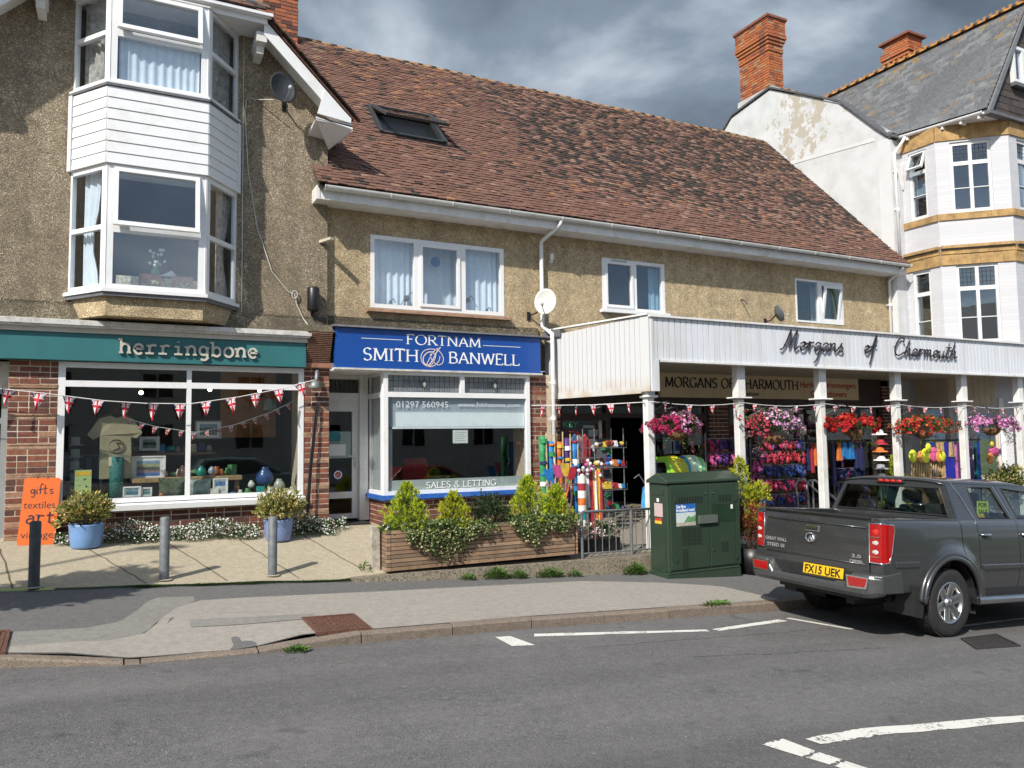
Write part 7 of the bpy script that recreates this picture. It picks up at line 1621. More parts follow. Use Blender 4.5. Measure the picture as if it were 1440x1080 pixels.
basket((15.42, 9.25, 1.36), (.60, .34, .22), PKF, 'soft pink basket at the right, by the fifth canopy post', 39, 900, nl=900, post=14.9)
# shrubs by the cabinet
t = conifer((8.66, 9.12, -.1), 1.05, .52, 'upright yellow green conifer behind the green cabinet', CONL, 2200, 44); 
t = thing('potted_maple', 'bronze red leaved shrub in a black pot beside the green cabinet', 'shrub', (8.66, 8.92, foot(8.66, 8.9))); m = M(); z = foot(8.66, 8.9); m.lathe([(0, 0), (.19, 0), (.24, .40), (.22, .40), (0, .36)], (8.66, 8.92, z), 24); m.build('pot', BLACK, t, True)
BRZ = leafset('bronze', [(.26, .06, .035), (.34, .10, .05), (.15, .03, .02), (.20, .15, .04)]); bush((8.66, 8.92, z+.36), (.27, .24, .66), '', BRZ, 2600, .045, 45, root=t, weights=(3, 2, 2, .8))
bush((8.92, 9.05, .18), (.20, .18, .30), 'yellow green conifer tuft beside the bronze shrub', CONL, 1100, .04, 46, name='shrub')
conifer((13.15, 9.75, -.3), 1.18, .66, 'bright green conifer left of the fourth canopy post', CONG, 2200, 48)
VY = leafset('varyellow', [(.12, .17, .04), (.50, .44, .20), (.40, .40, .12), (.06, .08, .02)]); bush((16.6, 9.55, -.1), (.80, .3, .56), 'yellow variegated shrub behind the pickup roof, at the far right', VY, 2600, .07, 49)

# ================================================================== STREET THINGS
GALV = mk('bollard_grey', (.17, .18, .185), .6, .25, 12, .3, 60, metal=.2, grime=(.09, .09, .09), gscale=9)
for i, (x, y, lab, mt) in enumerate(((-.72, 9.33, 'dark grey steel bollard in front of the orange board', mk('bollard_dark', (.055, .06, .062), .55, .3, 12, .3, 60, metal=.2)), (.5, 9.46, 'grey steel bollard in the middle, in front of the daisies', GALV), (1.67, 9.50, 'grey steel bollard in front of the right blue tub', GALV))):
    z = fore(x, y); t = thing('bollard', lab, 'bollard', (x, y, z), 'steel bollards on the forecourt'); h = .67 if i == 0 else .69
    m = M(); m.lathe([(.052, -.02), (.052, h-.012), (.043, h), (0, h+.003)], (x, y, z), 24); m.build('post', mt, t, True)
    m = M(); m.lathe([(.062, 0), (.085, .0), (.09, .006), (.06, .012)], (x, y, z), 18); m.build('base_collar', CONC, t)
# leaning orange board
t = thing('shop_board', 'orange board lettered gifts textiles art vintage leaning on the brick pier', 'sign', (-.84, 11.15, fore(-.84, 11.15)))
zb_ = fore(-.84, 11.15)+.005; BO = Vector((-1.05, 11.13, zb_)); du = Vector((1, 0, -.03)).normalized(); dv = Vector((.04, .27, .845)).normalized(); dn = du.cross(dv)*-1
dn = Vector((0, -1, .3)).normalized()
def BP(u, n, v): p = BO+du*u+dv*v+dn*n; return tuple(p)
m = M(); ot = [(.02, 0), (.375, 0), (.395, .02), (.395, .825), (.375, .845), (.02, .845), (0, .825), (0, .02)]; m.add([BP(u, 0, v) for u, v in ot]+[BP(u, -.012, v) for u, v in ot], [tuple(range(8)), tuple(range(8, 16))[::-1]]+[(i, i+8, (i+1) % 8+8, (i+1) % 8) for i in range(8)])
bd = m.build('board', mk('orange_paint', (.66, .125, .010), .5, .06, 4), t); PURP = mk('purple_black_paint', (.035, .012, .02), .6, .1)
class BF: P = staticmethod(lambda u, n, z: BP(u, n, z))
def hand(strokes, u0, v0, s, w_=.011):
    m = M()
    for st_ in strokes: stroke_mesh(m, [(u0+x*s, v0+y*s) for x, y in (spl(st_, 5) if len(st_) > 2 else st_)], lambda a: w_, .0005, .002, BP)
    m.build('lettering', PURP, bd)
hand([[(.30, .38), (.16, .42), (.04, .28), (.08, .08), (.22, .06), (.32, .34)], [(.33, .42), (.36, .0), (.28, -.3), (.08, -.26)], [(.50, .42), (.50, .04), (.60, .06)], [(.50, .56), (.51, .60)], [(1.0, .86), (.86, .96), (.78, .74), (.78, .0)], [(.62, .42), (.98, .44)], [(1.14, .84), (1.14, .1), (1.24, .04), (1.30, .10)], [(1.0, .50), (1.32, .52)], [(1.80, .36), (1.68, .44), (1.56, .36), (1.64, .24), (1.78, .16), (1.74, .02), (1.56, .04)]], .08, .64, .135)
text_mesh('textiles', BF, .025, .455, .13, .001, width=.335, mat=PURP, parent=bd); text_mesh('vintage', BF, .03, .085, .12, .001, width=.34, mat=PURP, parent=bd)
LOW['a'] = (.6, [arc(.28, .2, .18, .19, 60, 360, 18)+[(.46, .2)], [(.46, .0), (.46, .45)]+arc(.3, .45, .16, .17, 0, 140, 8)], [(.50, 0, 3)]); LOW['t'] = (.6, [[(.25, .88), (.25, .15)]+arc(.38, .15, .13, .13, 180, 300, 6), [(.08, .63), (.48, .63)]], [])
m = M(); u = .055
for c_ in 'art':
    w_, st_, se_ = LOW[c_]
    for s_ in st_: stroke_mesh(m, [(u+x*.19, .265+y*.16) for x, y in s_], lambda a: .02, .0005, .002, BP)
    for q in se_: stroke_mesh(m, [(u+(q[0]-.13)*.19, .265+q[1]*.16+.006), (u+(q[0]+.13)*.19, .265+q[1]*.16+.006)], lambda a: .012, .0005, .0024, BP)
    u += .105
m.build('lettering', PURP, bd)
m = M(); 
for u in (.14, .25): m.tube([BP(u, 0, .83), BP(u, -.02, .87)], .006, 5)
m.build('hook', BLACK, t)
# broadband cabinet
t = thing('telecom_cabinet', 'dark green street telecom cabinet with a broadband sticker at the kerb wall', 'cabinet', (7.62, 9.0, foot(7.6, 9)))
CG = mk('cabinet_green', (.030, .052, .033), .38, .12, 3, .08, 60, coat=.2, grime=(.036, .055, .036), gscale=4); x0, x1, y0, y1 = 6.93, 8.26, 8.74, 9.16; zg = foot(8.2, 8.8)-.01; zt = .60; zr_ = .75
m = M(); m.box(x0-.03, x1-.0, y0-.0, y1, zg, zg+.15); m.hexa([(x0-.01, y0-.012, zg+.15), (x1-.02, y0-.012, zg+.15), (x1-.02, y1, zg+.15), (x0-.01, y1, zg+.15), (x0+.01, y0, zg+.17), (x1-.03, y0, zg+.17), (x1-.03, y1, zg+.17), (x0+.01, y1, zg+.17)]); bevel(m.build('plinth', CG, t), .008)
m = M(); m.box(x0, x1, y0, y1, zg+.17, zt); bevel(m.build('casing', CG, t), .015)
m = M(); m.prism([(x0-.03, y, z) for y, z in ((y0-.03, zt+.002), (y1+.03, zt+.002), (y1+.03, zt+.045), ((y0+y1)/2, zr_), (y0-.03, zt+.045))], (x1-x0+.06, 0, 0)); bevel(m.build('lid', CG, t), .012)
xm = 7.68
for a, b in ((x0+.035, xm-.006), (xm+.006, x1-.10)):
    m = M(); m.box(a, b, y0-.014, y0+.002, zg+.20, zt-.02); bevel(m.build('door', CG, t), .008)
m = M(); m.box(x1-.09, x1-.004, y0-.010, y0, zg+.20, zt-.02); m.build('edge_panel', CG, t)
SLOT = mk('vent_slot', (.01, .014, .01), .7); SLL_ = mk('vent_lip', (.14, .2, .14), .4)
def louv(a, b, z0, z1, nx, nz, nm='vent'):
    m = M()
    for i in range(nx):
        for j in range(nz):
            cx = a+(b-a)*(i+.5)/nx; cz = z0+(z1-z0)*(j+.5)/nz; wx = (b-a)/nx*.28; hz = (z1-z0)/nz*.38
            m.box(cx-wx, cx+wx, y0-.0165, y0-.013, cz-hz, cz+hz, 0); m.box(cx+wx, cx+wx*1.5, y0-.021, y0-.014, cz-hz, cz+hz, 1)
    m.build(nm, [SLOT, CG], t)
louv(7.10, 7.55, .31, .41, 9, 3); louv(7.85, 8.1, .31, .41, 4, 4); louv(7.16, 7.52, -.28, -.02, 8, 5); louv(7.16, 7.27, -.60, -.32, 2, 7); louv(7.88, 8.02, -.42, -.27, 3, 4)
m = M(); m.box(7.46, 7.80, y0-.055, y0-.014, .02, .13); m.build('padlock_box', mk('grey_green', (.10, .115, .10), .5, .1), t); m = M(); m.box(7.72, 8.16, y0-.018, y0-.013, .02, .28); m.build('warning_panel', mk('cabinet_green_dark', (.02, .042, .022), .3), t)
for x, z in ((7.60, .44), (7.745, .44), (7.60, -.38), (7.74, -.38)): m = M(); m.lathe([(0, -.012), (.012, -.010), (.014, 0)], (x, y0-.016, z), 12, axis='y'); m.build('lock', CHR, t)
for x, z in ((7.04, .38), (7.04, -.46), (8.16, .34), (8.16, -.5)): m = M(); m.box(x, x+.03, y0-.026, y0-.01, z-.035, z+.035); m.build('hinge', CG, t)
FCa = Face((0, y0-.015), (1, 0)); FL = Face((x0, y1), (0, -1))
m = M(); FCa.box(m, 7.06, 7.42, 0, .002, .10, .31); st1 = m.build('sticker', mk('sticker_blue', (.02, .12, .42), .5), t)
text_mesh('Get fibre', FCa, 7.07, .255, .062, .0025, mat=WL, parent=st1, width=.17, bold=.002); text_mesh('broadband now!', FCa, 7.07, .205, .062, .0025, mat=WL, parent=st1, width=.33, bold=.002)
m = M(); FCa.box(m, 7.065, 7.415, .002, .003, .0, .19, 0); FCa.box(m, 7.065, 7.415, .003, .0034, .0, .05, 1); m.add([FCa.P(a, .0038, b) for a, b in ((7.2, .05), (7.415, .05), (7.415, .15), (7.34, .12), (7.28, .14))], [(0, 1, 2, 3, 4)], 2); m.build('sticker_picture', [mk('pic_pale', (.55, .62, .58), .5, .1, 20), mk('pic_sand', (.42, .38, .3), .5, .4, 40), mk('pic_green', (.12, .28, .12), .5, .4, 30)], st1)
m = M(); FL.box(m, .12, .31, .001, .003, .13, .32); m.build('sticker', mk('pinkish_label', (.55, .42, .42), .5, .1, 30), t); m = M(); FL.box(m, .13, .28, .001, .003, .03, .11); st2 = m.build('sticker', mk('label_red', (.5, .05, .03), .5), t); m = M(); FL.box(m, .13, .28, .003, .004, .03, .07); m.build('sticker_band', YEL and mk('label_yellow', (.75, .5, .05), .5), st2); m = M(); FL.box(m, .18, .23, .001, .003, .34, .39); m.build('sticker', WL, t)
m = M(); FL.box(m, .08, .34, .002, .008, .44, .50); m.build('side_vent', CG, t); m = M(); FL.box(m, .07, .35, .002, .006, -.72, .0); bevel(m.build('side_panel', CG, t), .004)
m = M(); FCa.box(m, 8.08, 8.12, .003, .005, .20, .26); m.build('sticker', WL, t)
# railing
t = thing('metal_railing', 'grey steel railing with upright bars between the trough planter and green cabinet', 'railing', (5.85, 9.33, -.43)); RG = mk('rail_grey', (.22, .23, .235), .45, .2, 14, metal=.5)
m = M(); m.tube([(5.80, 9.33, .06), (5.80, 9.33, .14), (5.83, 9.33, .20), (5.90, 9.33, .225), (7.5, 9.33, .20)], .018, 10); m.build('top_rail', RG, t, True); m = M(); m.tube([(5.86, 9.33, -.36), (7.5, 9.33, -.39)], .012, 8); m.build('bottom_rail', RG, t)
for x in (5.87, 6.72): m = M(); m.tube([(x, 9.33, fore(x, 9.33)-.02), (x, 9.33, .21)], .024, 10); m.build('post', RG, t)
for k in range(13):
    x = 5.98+.118*k
    if abs(x-6.72) > .04: m = M(); m.tube([(x, 9.33, -.37), (x, 9.33, .21)], .008, 6); m.build('bar', RG, t)

# ================================================================== THINGS ON THE WALLS
def dish(c, aim, r_, mat, label, wallp, seed=0):
    t = thing('satellite_dish', label, 'satellite dish', wallp); a = Vector(aim).normalized(); u = a.cross(Vector((0, 0, 1))).normalized(); v = u.cross(a); X = Matrix(((u.x, v.x, a.x, c[0]), (u.y, v.y, a.y, c[1]), (u.z, v.z, a.z, c[2]), (0, 0, 0, 1)))
    m = M(); m.lathe([(0, -.05), (r_*.5, -.038), (r_*.85, -.012), (r_, .006), (r_, .0), (r_*.85, -.02), (0, -.06)], (0, 0, 0), 36); 
    for i, p in enumerate(m.v): m.v[i] = (p[0]*.92, p[1]*1.1, p[2])
    m.xf(X); m.build('reflector', mat, t, True)
    m = M(); e = X @ Vector((0, -r_*.55, r_*1.05)); m.tube([tuple(X @ Vector((0, -r_*1.05, -.01))), tuple(X @ Vector((0, -r_*.95, r_*.6))), tuple(e)], .009, 6); m.build('feed_arm', mk('dish_arm', (.25, .25, .25), .5, metal=.5), t)
    m = M(); m.ball(tuple(e), (.03, .03, .035), 10, 6); m.build('receiver', mk('lnb', (.35, .35, .35), .5), t)
    m = M(); w_ = Vector(wallp); m.tube([tuple(X @ Vector((0, 0, -.06))), tuple((X @ Vector((0, 0, -.06))+w_)/2+Vector((0, 0, -.05))), tuple(w_)], .014, 8); m.box(w_.x-.03, w_.x+.03, w_.y-.02, w_.y, w_.z-.07, w_.z+.07); m.build('wall_bracket', BLACK, t)
dish((2.05, 11.12, 6.40), (.22, -.9, .12), .215, mk('dish_dark', (.035, .04, .045), .5, .2, 8), 'dark grey satellite dish on the gabled building by its white cable', (2.13, 11.5, 6.28))
dish((6.41, 11.20, 3.58), (-.80, -.85, .15), .205, mk('dish_white', (.62, .62, .58), .5, .08, 6), 'white satellite dish beside the white downpipe', (6.30, 11.6, 3.38))
dish((11.83, 11.2, 3.72), (.9, -.25, .3), .16, mk('dish_grey', (.10, .11, .12), .5, .1, 6), 'small grey dish half hidden behind the canopy edge', (11.84, 11.6, 3.6))
CB = mk('cable_white', (.52, .50, .44), .7)
m = M(); m.tube([(1.545, 11.46, 7.2), (1.55, 11.48, 6.3), (1.56, 11.49, 3.0)], .008, 5); m.tube([(1.95, 11.3, 6.27), (1.75, 11.47, 6.30), (1.60, 11.48, 6.31), (1.57, 11.48, 6.1), (1.63, 11.48, 5.2), (1.76, 11.48, 4.4), (1.98, 11.48, 3.75), (2.22, 11.48, 3.47), (2.30, 11.47, 3.45), (2.33, 11.47, 3.3), (2.42, 11.42, 3.08), (2.50, 11.3, 2.92)], .008, 5); m.build('cable', CB, label='white cable looping down the wall from the dark satellite dish', cat='cable')
m = M(); m.tube([(2.30+.04*cos(a), 11.46, 3.44+.06*sin(a)) for a in [2*pi*i/14 for i in range(14)]], .008, 5, closed=True); m.build('cable_coil', CB, label='small coil of white cable beside the black wall box', cat='cable')
t = thing('wall_speaker', 'black box mounted on the wall corner above the brick pier', 'wall box', (2.58, 11.5, 3.4)); m = M(); m.lathe([(0, .36), (.07, .355), (.088, .33), (.09, .03), (.075, 0), (0, 0)], (2.56, 11.40, 3.20), 16); m.build('casing', BLACK, t, True); m = M(); m.box(2.54, 2.58, 11.46, 11.5, 3.15, 3.3); m.tube([(2.56, 11.45, 3.2), (2.6, 11.45, 3.05), (2.62, 11.40, 2.95)], .02, 6); m.build('bracket', BLACK, t)
m = M(); m.box(2.66, 2.73, 11.2, 11.5, 4.26, 4.30); m.xf(rotz(.35, (2.66, 11.5, 4.28))); m.build('wall_peg', mk('pale_wood', (.5, .45, .36), .8), label='short pale wooden peg sticking out near the building corner', cat='peg')
m = M(); m.lathe([(.0, 0), (.035, .0), (.035, .09), (.02, .11), (0, .12)], (6.75, 11.53, 4.40), 12); m.box(6.73, 6.77, 11.53, 11.6, 4.35, 4.41); m.build('alarm_sensor', WHITE2, label='small white sensor on the wall right of the downpipe', cat='sensor')
m = M(); m.tube([(11.2, 11.6, 4.02), (11.2, 11.5, 3.98), (11.23, 11.45, 3.9)], .012, 6); m.build('wall_hook', BLACK, label='small dark hook on the wall between the two hardware shop upper windows', cat='hook')
# lamp bracket and cane on the pier
t = thing('wall_lamp', 'grey metal lamp bracket on the brick pier holding the flag line', 'lamp', (2.62, 11.42, 2.2)); LM = mk('lamp_grey', (.24, .26, .26), .5, .2, 9, metal=.4)
m = M(); m.tube([(2.62, 11.40, 2.34), (2.60, 11.34, 2.22), (2.58, 11.30, 2.12)], .028, 8); m.build('arm', LM, t, True); m = M(); m.lathe([(0, .06), (.05, .04), (.10, -.05), (.09, -.06), (0, -.05)], (2.56, 11.28, 2.10), 14); m.build('shade', LM, t, True)
m = M(); m.tube([(2.46, 11.30, fore(2.46, 11.2)), (2.53, 11.34, .9), (2.63, 11.37, 1.83)], .015, 8); m.tube([(2.43, 11.28, fore(2.46, 11.2)), (2.50, 11.32, .9), (2.60, 11.36, 1.8)], .011, 8); m.build('black_pole', BLACK, label='thin black poles leaning up the brick pier beside the estate agent door', cat='pole')

# ================================================================== BUNTING
FLM = [mk('flag_blue', (.012, .018, .12), .8), mk('flag_white', (.72, .70, .68), .8), mk('flag_red', (.46, .02, .04), .8)]
def flag_mesh(w_, h, faded=False):
    m = M(); n = 22
    for j in range(n):
        z0, z1 = -h*j/n, -h*(j+1)/n
        for i in range(n):
            f0, f1 = i/n, (i+1)/n; a0 = w_*(1-j/n); a1 = w_*(1-(j+1)/n)
            x = (i+.5)/n-.5; xx = x*w_*(1-(j+.5)/n); zz = (j+.5)/n; cz = .40
            dx = abs(xx)/w_; dz = abs(zz-cz)
            if dx < .075 or dz < .085: mi = 2
            elif dx < .135 or dz < .15: mi = 1
            else:
                k = abs(dz-dx*1.15); mi = 2 if k < .035 else (1 if k < .13 else 0)
            by = lambda f, q: .018*sin(6*f+q*3)*q
            m.add([((f0-.5)*a0, by(f0, j/n), z0), ((f1-.5)*a0, by(f1, j/n), z0), ((f1-.5)*a1, by(f1, (j+1)/n), z1), ((f0-.5)*a1, by(f0, (j+1)/n), z1)], [(0, 1, 2, 3)], mi)
    return m.mesh('flag', FLM)
FLG = flag_mesh(.17, .215)
def bunting(pts, label, step, start=.1, sc=1., seed=1, seg_sag=0, fsc=None):
    t = thing('bunting', label, 'bunting', pts[0]); P = [Vector(p) for p in pts]; m = M(); m.tube(pts, .006, 5); m.build('cord', WHITE2, t); r = random.Random(seed)
    acc = start; s = 0
    for a, b in zip(P, P[1:]):
        L_ = (b-a).length
        while acc < s+L_:
            q = a+(b-a)*((acc-s)/L_); o = link(FLG, 'flag', t); o.location = q-Vector((0, 0, .003)); tw = r.uniform(-.75, .75); o.rotation_euler = (r.uniform(-.25, .1), r.uniform(-.15, .15)-atan2((b-a).z, (b-a).x), tw); s2 = sc*r.uniform(.93, 1.05); o.scale = (s2, s2, s2)
            acc += step
        s += L_
bunting([(-2.6, 11.22, 2.12), (-1.28, 11.22, 1.965), (-.8, 11.22, 1.915), (-.16, 11.22, 1.83), (.34, 11.22, 1.80), (.88, 11.22, 1.80), (1.5, 11.22, 1.90), (2.04, 11.22, 2.02), (2.54, 11.26, 2.16)], 'union flag bunting strung across the gift shop window', .325, .12, seed=4)
seg1 = [(5.95, 10.9, 1.80), (6.6, 10.1, 1.78), (7.2, 9.38, 1.80)]
bunting(seg1, 'faded flag bunting strung from the shop wall to the first canopy post', .28, .2, .75, 5)
for k, (a, b) in enumerate(((7.2, 9.02), (9.02, 10.9), (10.9, 12.88), (12.88, 14.86), (14.86, 16.75))):
    lab = ['first and second', 'second and third', 'third and fourth', 'fourth and fifth', 'fifth and last'][k]
    bunting([(a, 9.37, 1.80), (a+(b-a)*.25, 9.37, 1.765), ((a+b)/2, 9.37, 1.75), (a+(b-a)*.75, 9.37, 1.765), (b, 9.37, 1.80)], 'limp flag bunting between the %s canopy posts' % lab, .46, .25, .62, 6+k)

# things just out of the picture on the left whose shadows cross the forecourt
t = thing('street_lamp', 'grey street lamp just left of the picture; only its shadow shows on the forecourt', 'street lamp', (-4.45, 7.45, foot(-4.4, 7.45))); z = foot(-4.4, 7.45)
m = M(); m.tube([(-4.45, 7.45, z), (-4.45, 7.45, z+1.0)], .07, 12); m.tube([(-4.45, 7.45, z+1.0), (-4.45, 7.45, z+4.9), (-4.3, 7.45, z+5.05)], .035, 10); m.build('pole', GALV, t, True)
m = M(); m.ball((-4.12, 7.45, z+5.08), (.32, .12, .07), 14, 8); m.build('lantern', WHITE2, t, True)
t = thing('street_tree', 'small leafy tree just left of the picture; only its shadow shows on the forecourt', 'tree', (-1.95, 8.1, foot(-2, 8.1))); z = foot(-2, 8.1)
m = M(); m.tube([(-1.95, 8.1, z), (-1.93, 8.1, z+1.2), (-1.95, 8.12, z+2.4)], [.05, .04, .02], 8); m.build('trunk', STEM, t)
bush((-1.95, 8.1, z+.7), (.44, .42, 1.55), '', GRN, 6500, .11, 91, root=t)
# ================================================================== GOODS OUTSIDE THE HARDWARE SHOP
def col(n, c, **k): return mk('goods_'+n, c, .55, .35, 16, grime=tuple(v*.55+.03 for v in c), gscale=22)
CR, CN_, CPU, CP, CB_, CY, CO, CGR = col('red', (.36, .02, .035)), col('navy', (.015, .02, .085)), col('purple', (.085, .03, .17)), col('pink', (.48, .07, .22)), col('blue', (.015, .18, .48)), col('yellow', (.62, .43, .05)), col('orange', (.60, .16, .03)), col('green', (.03, .26, .09))
WIRE = mk('wire_grey', (.25, .26, .26), .4, .2, 10, metal=.6)
# spades in a stand
t = thing('spade_stand', 'stand of coloured beach spades and fishing nets in front of the shop', 'display stand', (6.2, 10.35, -.25)); zf = fore(6.2, 10.35)
m = M(); m.tube([(6.2, 10.35, zf), (6.2, 10.35, .7)], .02, 8); m.lathe([(.3, 0), (.3, .02), (.0, .03)], (6.2, 10.35, zf), 16)
for z in (.1, .55): m.tube([(6.2+.32*cos(a), 10.35+.16*sin(a), z) for a in [2*pi*i/16 for i in range(16)]], .007, 5, closed=True)
m.build('frame', WIRE, t)
for k, (x, z, lean, c, hd) in enumerate(((5.93, .60, -.35, CB_, 1), (6.06, .66, -.22, CR if 0 else CP, 1), (6.18, .68, -.05, CY, 1), (6.32, .66, .12, CB_, 1), (6.24, .62, .3, CR, 0))):
    s = thing('beach_spade', ['blue spade, leftmost on the stand, leaning outward', 'pink spade second on the stand', 'yellow spade in the middle of the stand', 'deep blue spade right of the yellow one', 'small red spade behind the others'][k], 'spade', (x, 10.3, 0), 'beach spades on the stand')
    m = M(); q = [(x-.055, z), (x+.055, z), (x+.065, z+.20), (x-.065, z+.20)]
    m.prism([(a+lean*(b-z)*.9, 10.28-.02*k, b) for a, b in [(x-.035, z), (x+.035, z), (x+.068, z+.07), (x+.066, z+.20), (x-.066, z+.20), (x-.068, z+.07)]], (0, .012, 0)); m.build('blade', c, s)
    m = M(); m.tube([(x+.0, 10.29-.02*k, z+.02), (x-lean*.55, 10.33, z-.75)], .013, 6); m.build('handle', WOOD if k % 2 else CO, s)
# windbreaks and long rolls behind
for k, (x, c1_, c2_, z0, z1, lab) in enumerate(((5.98, CGR, CB_, -.2, 1.30, 'green and blue windbreak roll, leftmost'), (6.13, CB_, CO, -.2, 1.27, 'blue and orange windbreak roll beside the green one'), (6.28, CO, CB_, -.2, 1.31, 'tan and blue windbreak roll, third along'), (6.42, CPU, CY, -.2, 1.27, 'purple windbreak roll, fourth along'), (6.56, CB_, CR, -.2, 1.25, 'dark blue windbreak roll, rightmost'))):
    t = thing('windbreak', lab, 'windbreak', (x, 10.6, z0), 'rolled windbreaks by the shop window'); m = M(); m.tube([(x, 10.6, z0), (x+.02, 10.60, z0+.5), (x-.01, 10.62, z1-.3), (x+.01, 10.62, z1-.05*(k % 3))], [.045, .06, .05, .066], 9); m.build('cloth', c1_, t, True)
    m = M(); m.tube([(x+.03, 10.54, z0-.02), (x+.04, 10.56, z1+.06)], .012, 6); m.build('stick', mk('pale_stick', (.5, .38, .2), .7), t)
    for j in range(6): h_ = .02+.21*j+.04*((j*7+k*3) % 4); m = M(); m.tube([(x+.01, 10.6, h_), (x+.008, 10.603, h_+.03+.02*((j+k) % 3))], .066, 9); m.build('stripe', (c2_, CY, WHITE2, c2_, CN_, CGR)[(j+k) % 6], t)
# shop-front clutter: tags, small packs and boxed toys hung along the window
t = thing('display_board', 'pegboard hung with small packets and tagged toys behind the coloured windbreaks', 'display board', (6.3, 11.0, .4)); m = M(); m.box(5.9+.86, 7.7, 11.2, 11.23, -.1, 1.25); m.build('board', mk('board_grey', (.10, .10, .11), .8), t); rr = random.Random(41)
for k in range(70):
    x, z = rr.uniform(6.80, 7.66), rr.uniform(-.05, 1.2); w_, h = rr.uniform(.03, .07), rr.uniform(.05, .11); m = M(); m.box(x-w_/2, x+w_/2, 11.16+rr.uniform(0, .02), 11.195, z-h, z); m.box(x-w_/2, x+w_/2, 11.155, 11.19, z-.02, z+.005); m.build('packet', rr.choice((CR, CB_, CO, CN_, CGR, CPU, BLACK, WHITE2, BRN)), t)
# hanging nets, umbrellas, kites
t = thing('kite_bundle', 'rack of red and yellow kites and white plastic balls hanging by the spades', 'display stand', (6.55, 10.2, 0)); 
m = M(); m.tube([(6.55, 10.2, fore(6.55, 10.2)), (6.55, 10.2, .95)], .014, 8); m.tube([(6.35, 10.2, .95), (6.75, 10.2, .95)], .01, 6); m.build('frame', WIRE, t)
rr = random.Random(8)
for k in range(12):
    x = 6.36+.035*k; z1 = .80-rr.uniform(0, .1); z0 = rr.uniform(-.25, .2); m = M(); m.tube([(x, 10.14+rr.uniform(-.04, .04), z0), (x+.01, 10.15, z1)], [rr.uniform(.01, .03), rr.uniform(.015, .03)], 7); m.build('kite', rr.choice((CR, CR, CO, CB_, CY, WHITE2)), t)
for k in range(26):
    m = M(); m.ball((6.30+rr.uniform(0, .42), 10.10+rr.uniform(-.08, .08), .78+rr.uniform(-.12, .14)), .028, 8, 5); m.build('plastic_ball', WHITE2 if k % 4 else CP, t)
t = thing('striped_windsock', 'white and red striped windsock tube standing in front of the rack', 'windsock', (6.30, 10.05, -.3))
for j in range(9): m = M(); m.tube([(6.32, 10.02, -.30+.11*j), (6.32, 10.02, -.19+.11*j)], .062, 12); m.build('stripe', (WHITE2, CR, WHITE2, col('teal', (.0, .3, .28)), WHITE2, CO, WHITE2, CR, WHITE2)[j], t)
# wire stand with toys
t = thing('wire_display_stand', 'tiered wire stand of toys left of the open shop door', 'display stand', (7.15, 10.6, 0)); m = M()
for x in (6.88, 7.45):
    for y in (10.5, 10.85): m.tube([(x, y, fore(x, y)), (x+.0, y, 1.42)], .010, 6)
for z in (.05, .42, .78, 1.1):
    for y in (10.42, 10.5, 10.6, 10.7, 10.85): m.tube([(6.88, y, z), (7.45, y, z)], .006, 5)
    for k in range(7): m.tube([(6.88+.095*k, 10.42, z+.1), (6.88+.095*k, 10.42, z), (6.88+.095*k, 10.85, z)], .004, 4)
m.build('frame', WIRE, t)
rr = random.Random(18)
for z in (.07, .44, .80, 1.12):
    for k in range(8):
        x = 6.92+.07*k; s = rr.uniform(.03, .06); m = M()
        if rr.random() < .5: m.ball((x, 10.5, z+s), (s, s, s*.8), 10, 6)
        else: m.hexa([(x-s, 10.46, z), (x+s, 10.46, z), (x+s, 10.56, z), (x-s, 10.56, z), (x-s*.7, 10.47, z+s*2), (x+s*.7, 10.47, z+s*2), (x+s*.7, 10.55, z+s*2), (x-s*.7, 10.55, z+s*2)])
        m.build('toy', rr.choice((CO, CB_, CR, CGR, CY, BLACK, WHITE2, CN_)), t)
for k, (x, c, lab) in enumerate(((6.82, col('bodyboard_blue', (.05, .12, .25)), 'dark blue bodyboard leaning by the shop window'), (7.02, col('bodyboard_red', (.35, .05, .06)), 'red bodyboard leaning by the shop window'))):
    m = M(); m.prism([(x-.09, 10.98, .85), (x+.09, 10.98, .80), (x+.11, 10.98, 1.2), (x+.0, 10.98, 1.34), (x-.11, 10.98, 1.22)], (0, .04, 0)); bevel(m.build('bodyboard', c, None, label=lab, cat='bodyboard'), .01)
# hand trolley with round drum
t = thing('toy_wheelbarrow', 'small barrow with a black tyre, yellow hub and blue body by the cabinet', 'barrow', (7.9, 10.15, fore(7.9, 10.15))); zf = fore(7.9, 10.15)
m = M(); m.lathe([(.07, -.035), (.13, -.04), (.155, 0), (.13, .04), (.07, .035)], (7.86, 10.15, zf+.155), 24, axis='y'); m.build('tyre', BLACK, t, True); m = M(); m.lathe([(0, -.02), (.06, -.022), (.075, 0), (.075, .02), (0, .02)], (7.86, 10.15, zf+.155), 20, axis='y'); m.build('hub', CY, t)
m = M(); m.hexa([(7.74, 10.1, .05), (8.3, 10.1, .05), (8.3, 10.5, .05), (7.74, 10.5, .05), (7.80, 10.08, .45), (8.2, 10.08, .50), (8.2, 10.52, .5), (7.80, 10.52, .45)]); bevel(m.build('tray', col('light_blue', (.08, .35, .68)), t), .05, 3); m = M(); m.tube([(7.6, 10.1, .62), (7.7, 10.1, .40), (8.2, 10.1, -.05)], .014, 6); m.tube([(7.5, 10.3, .60), (7.6, 10.3, .66), (7.72, 10.3, .5)], .012, 6); m.build('handle', WIRE, t)
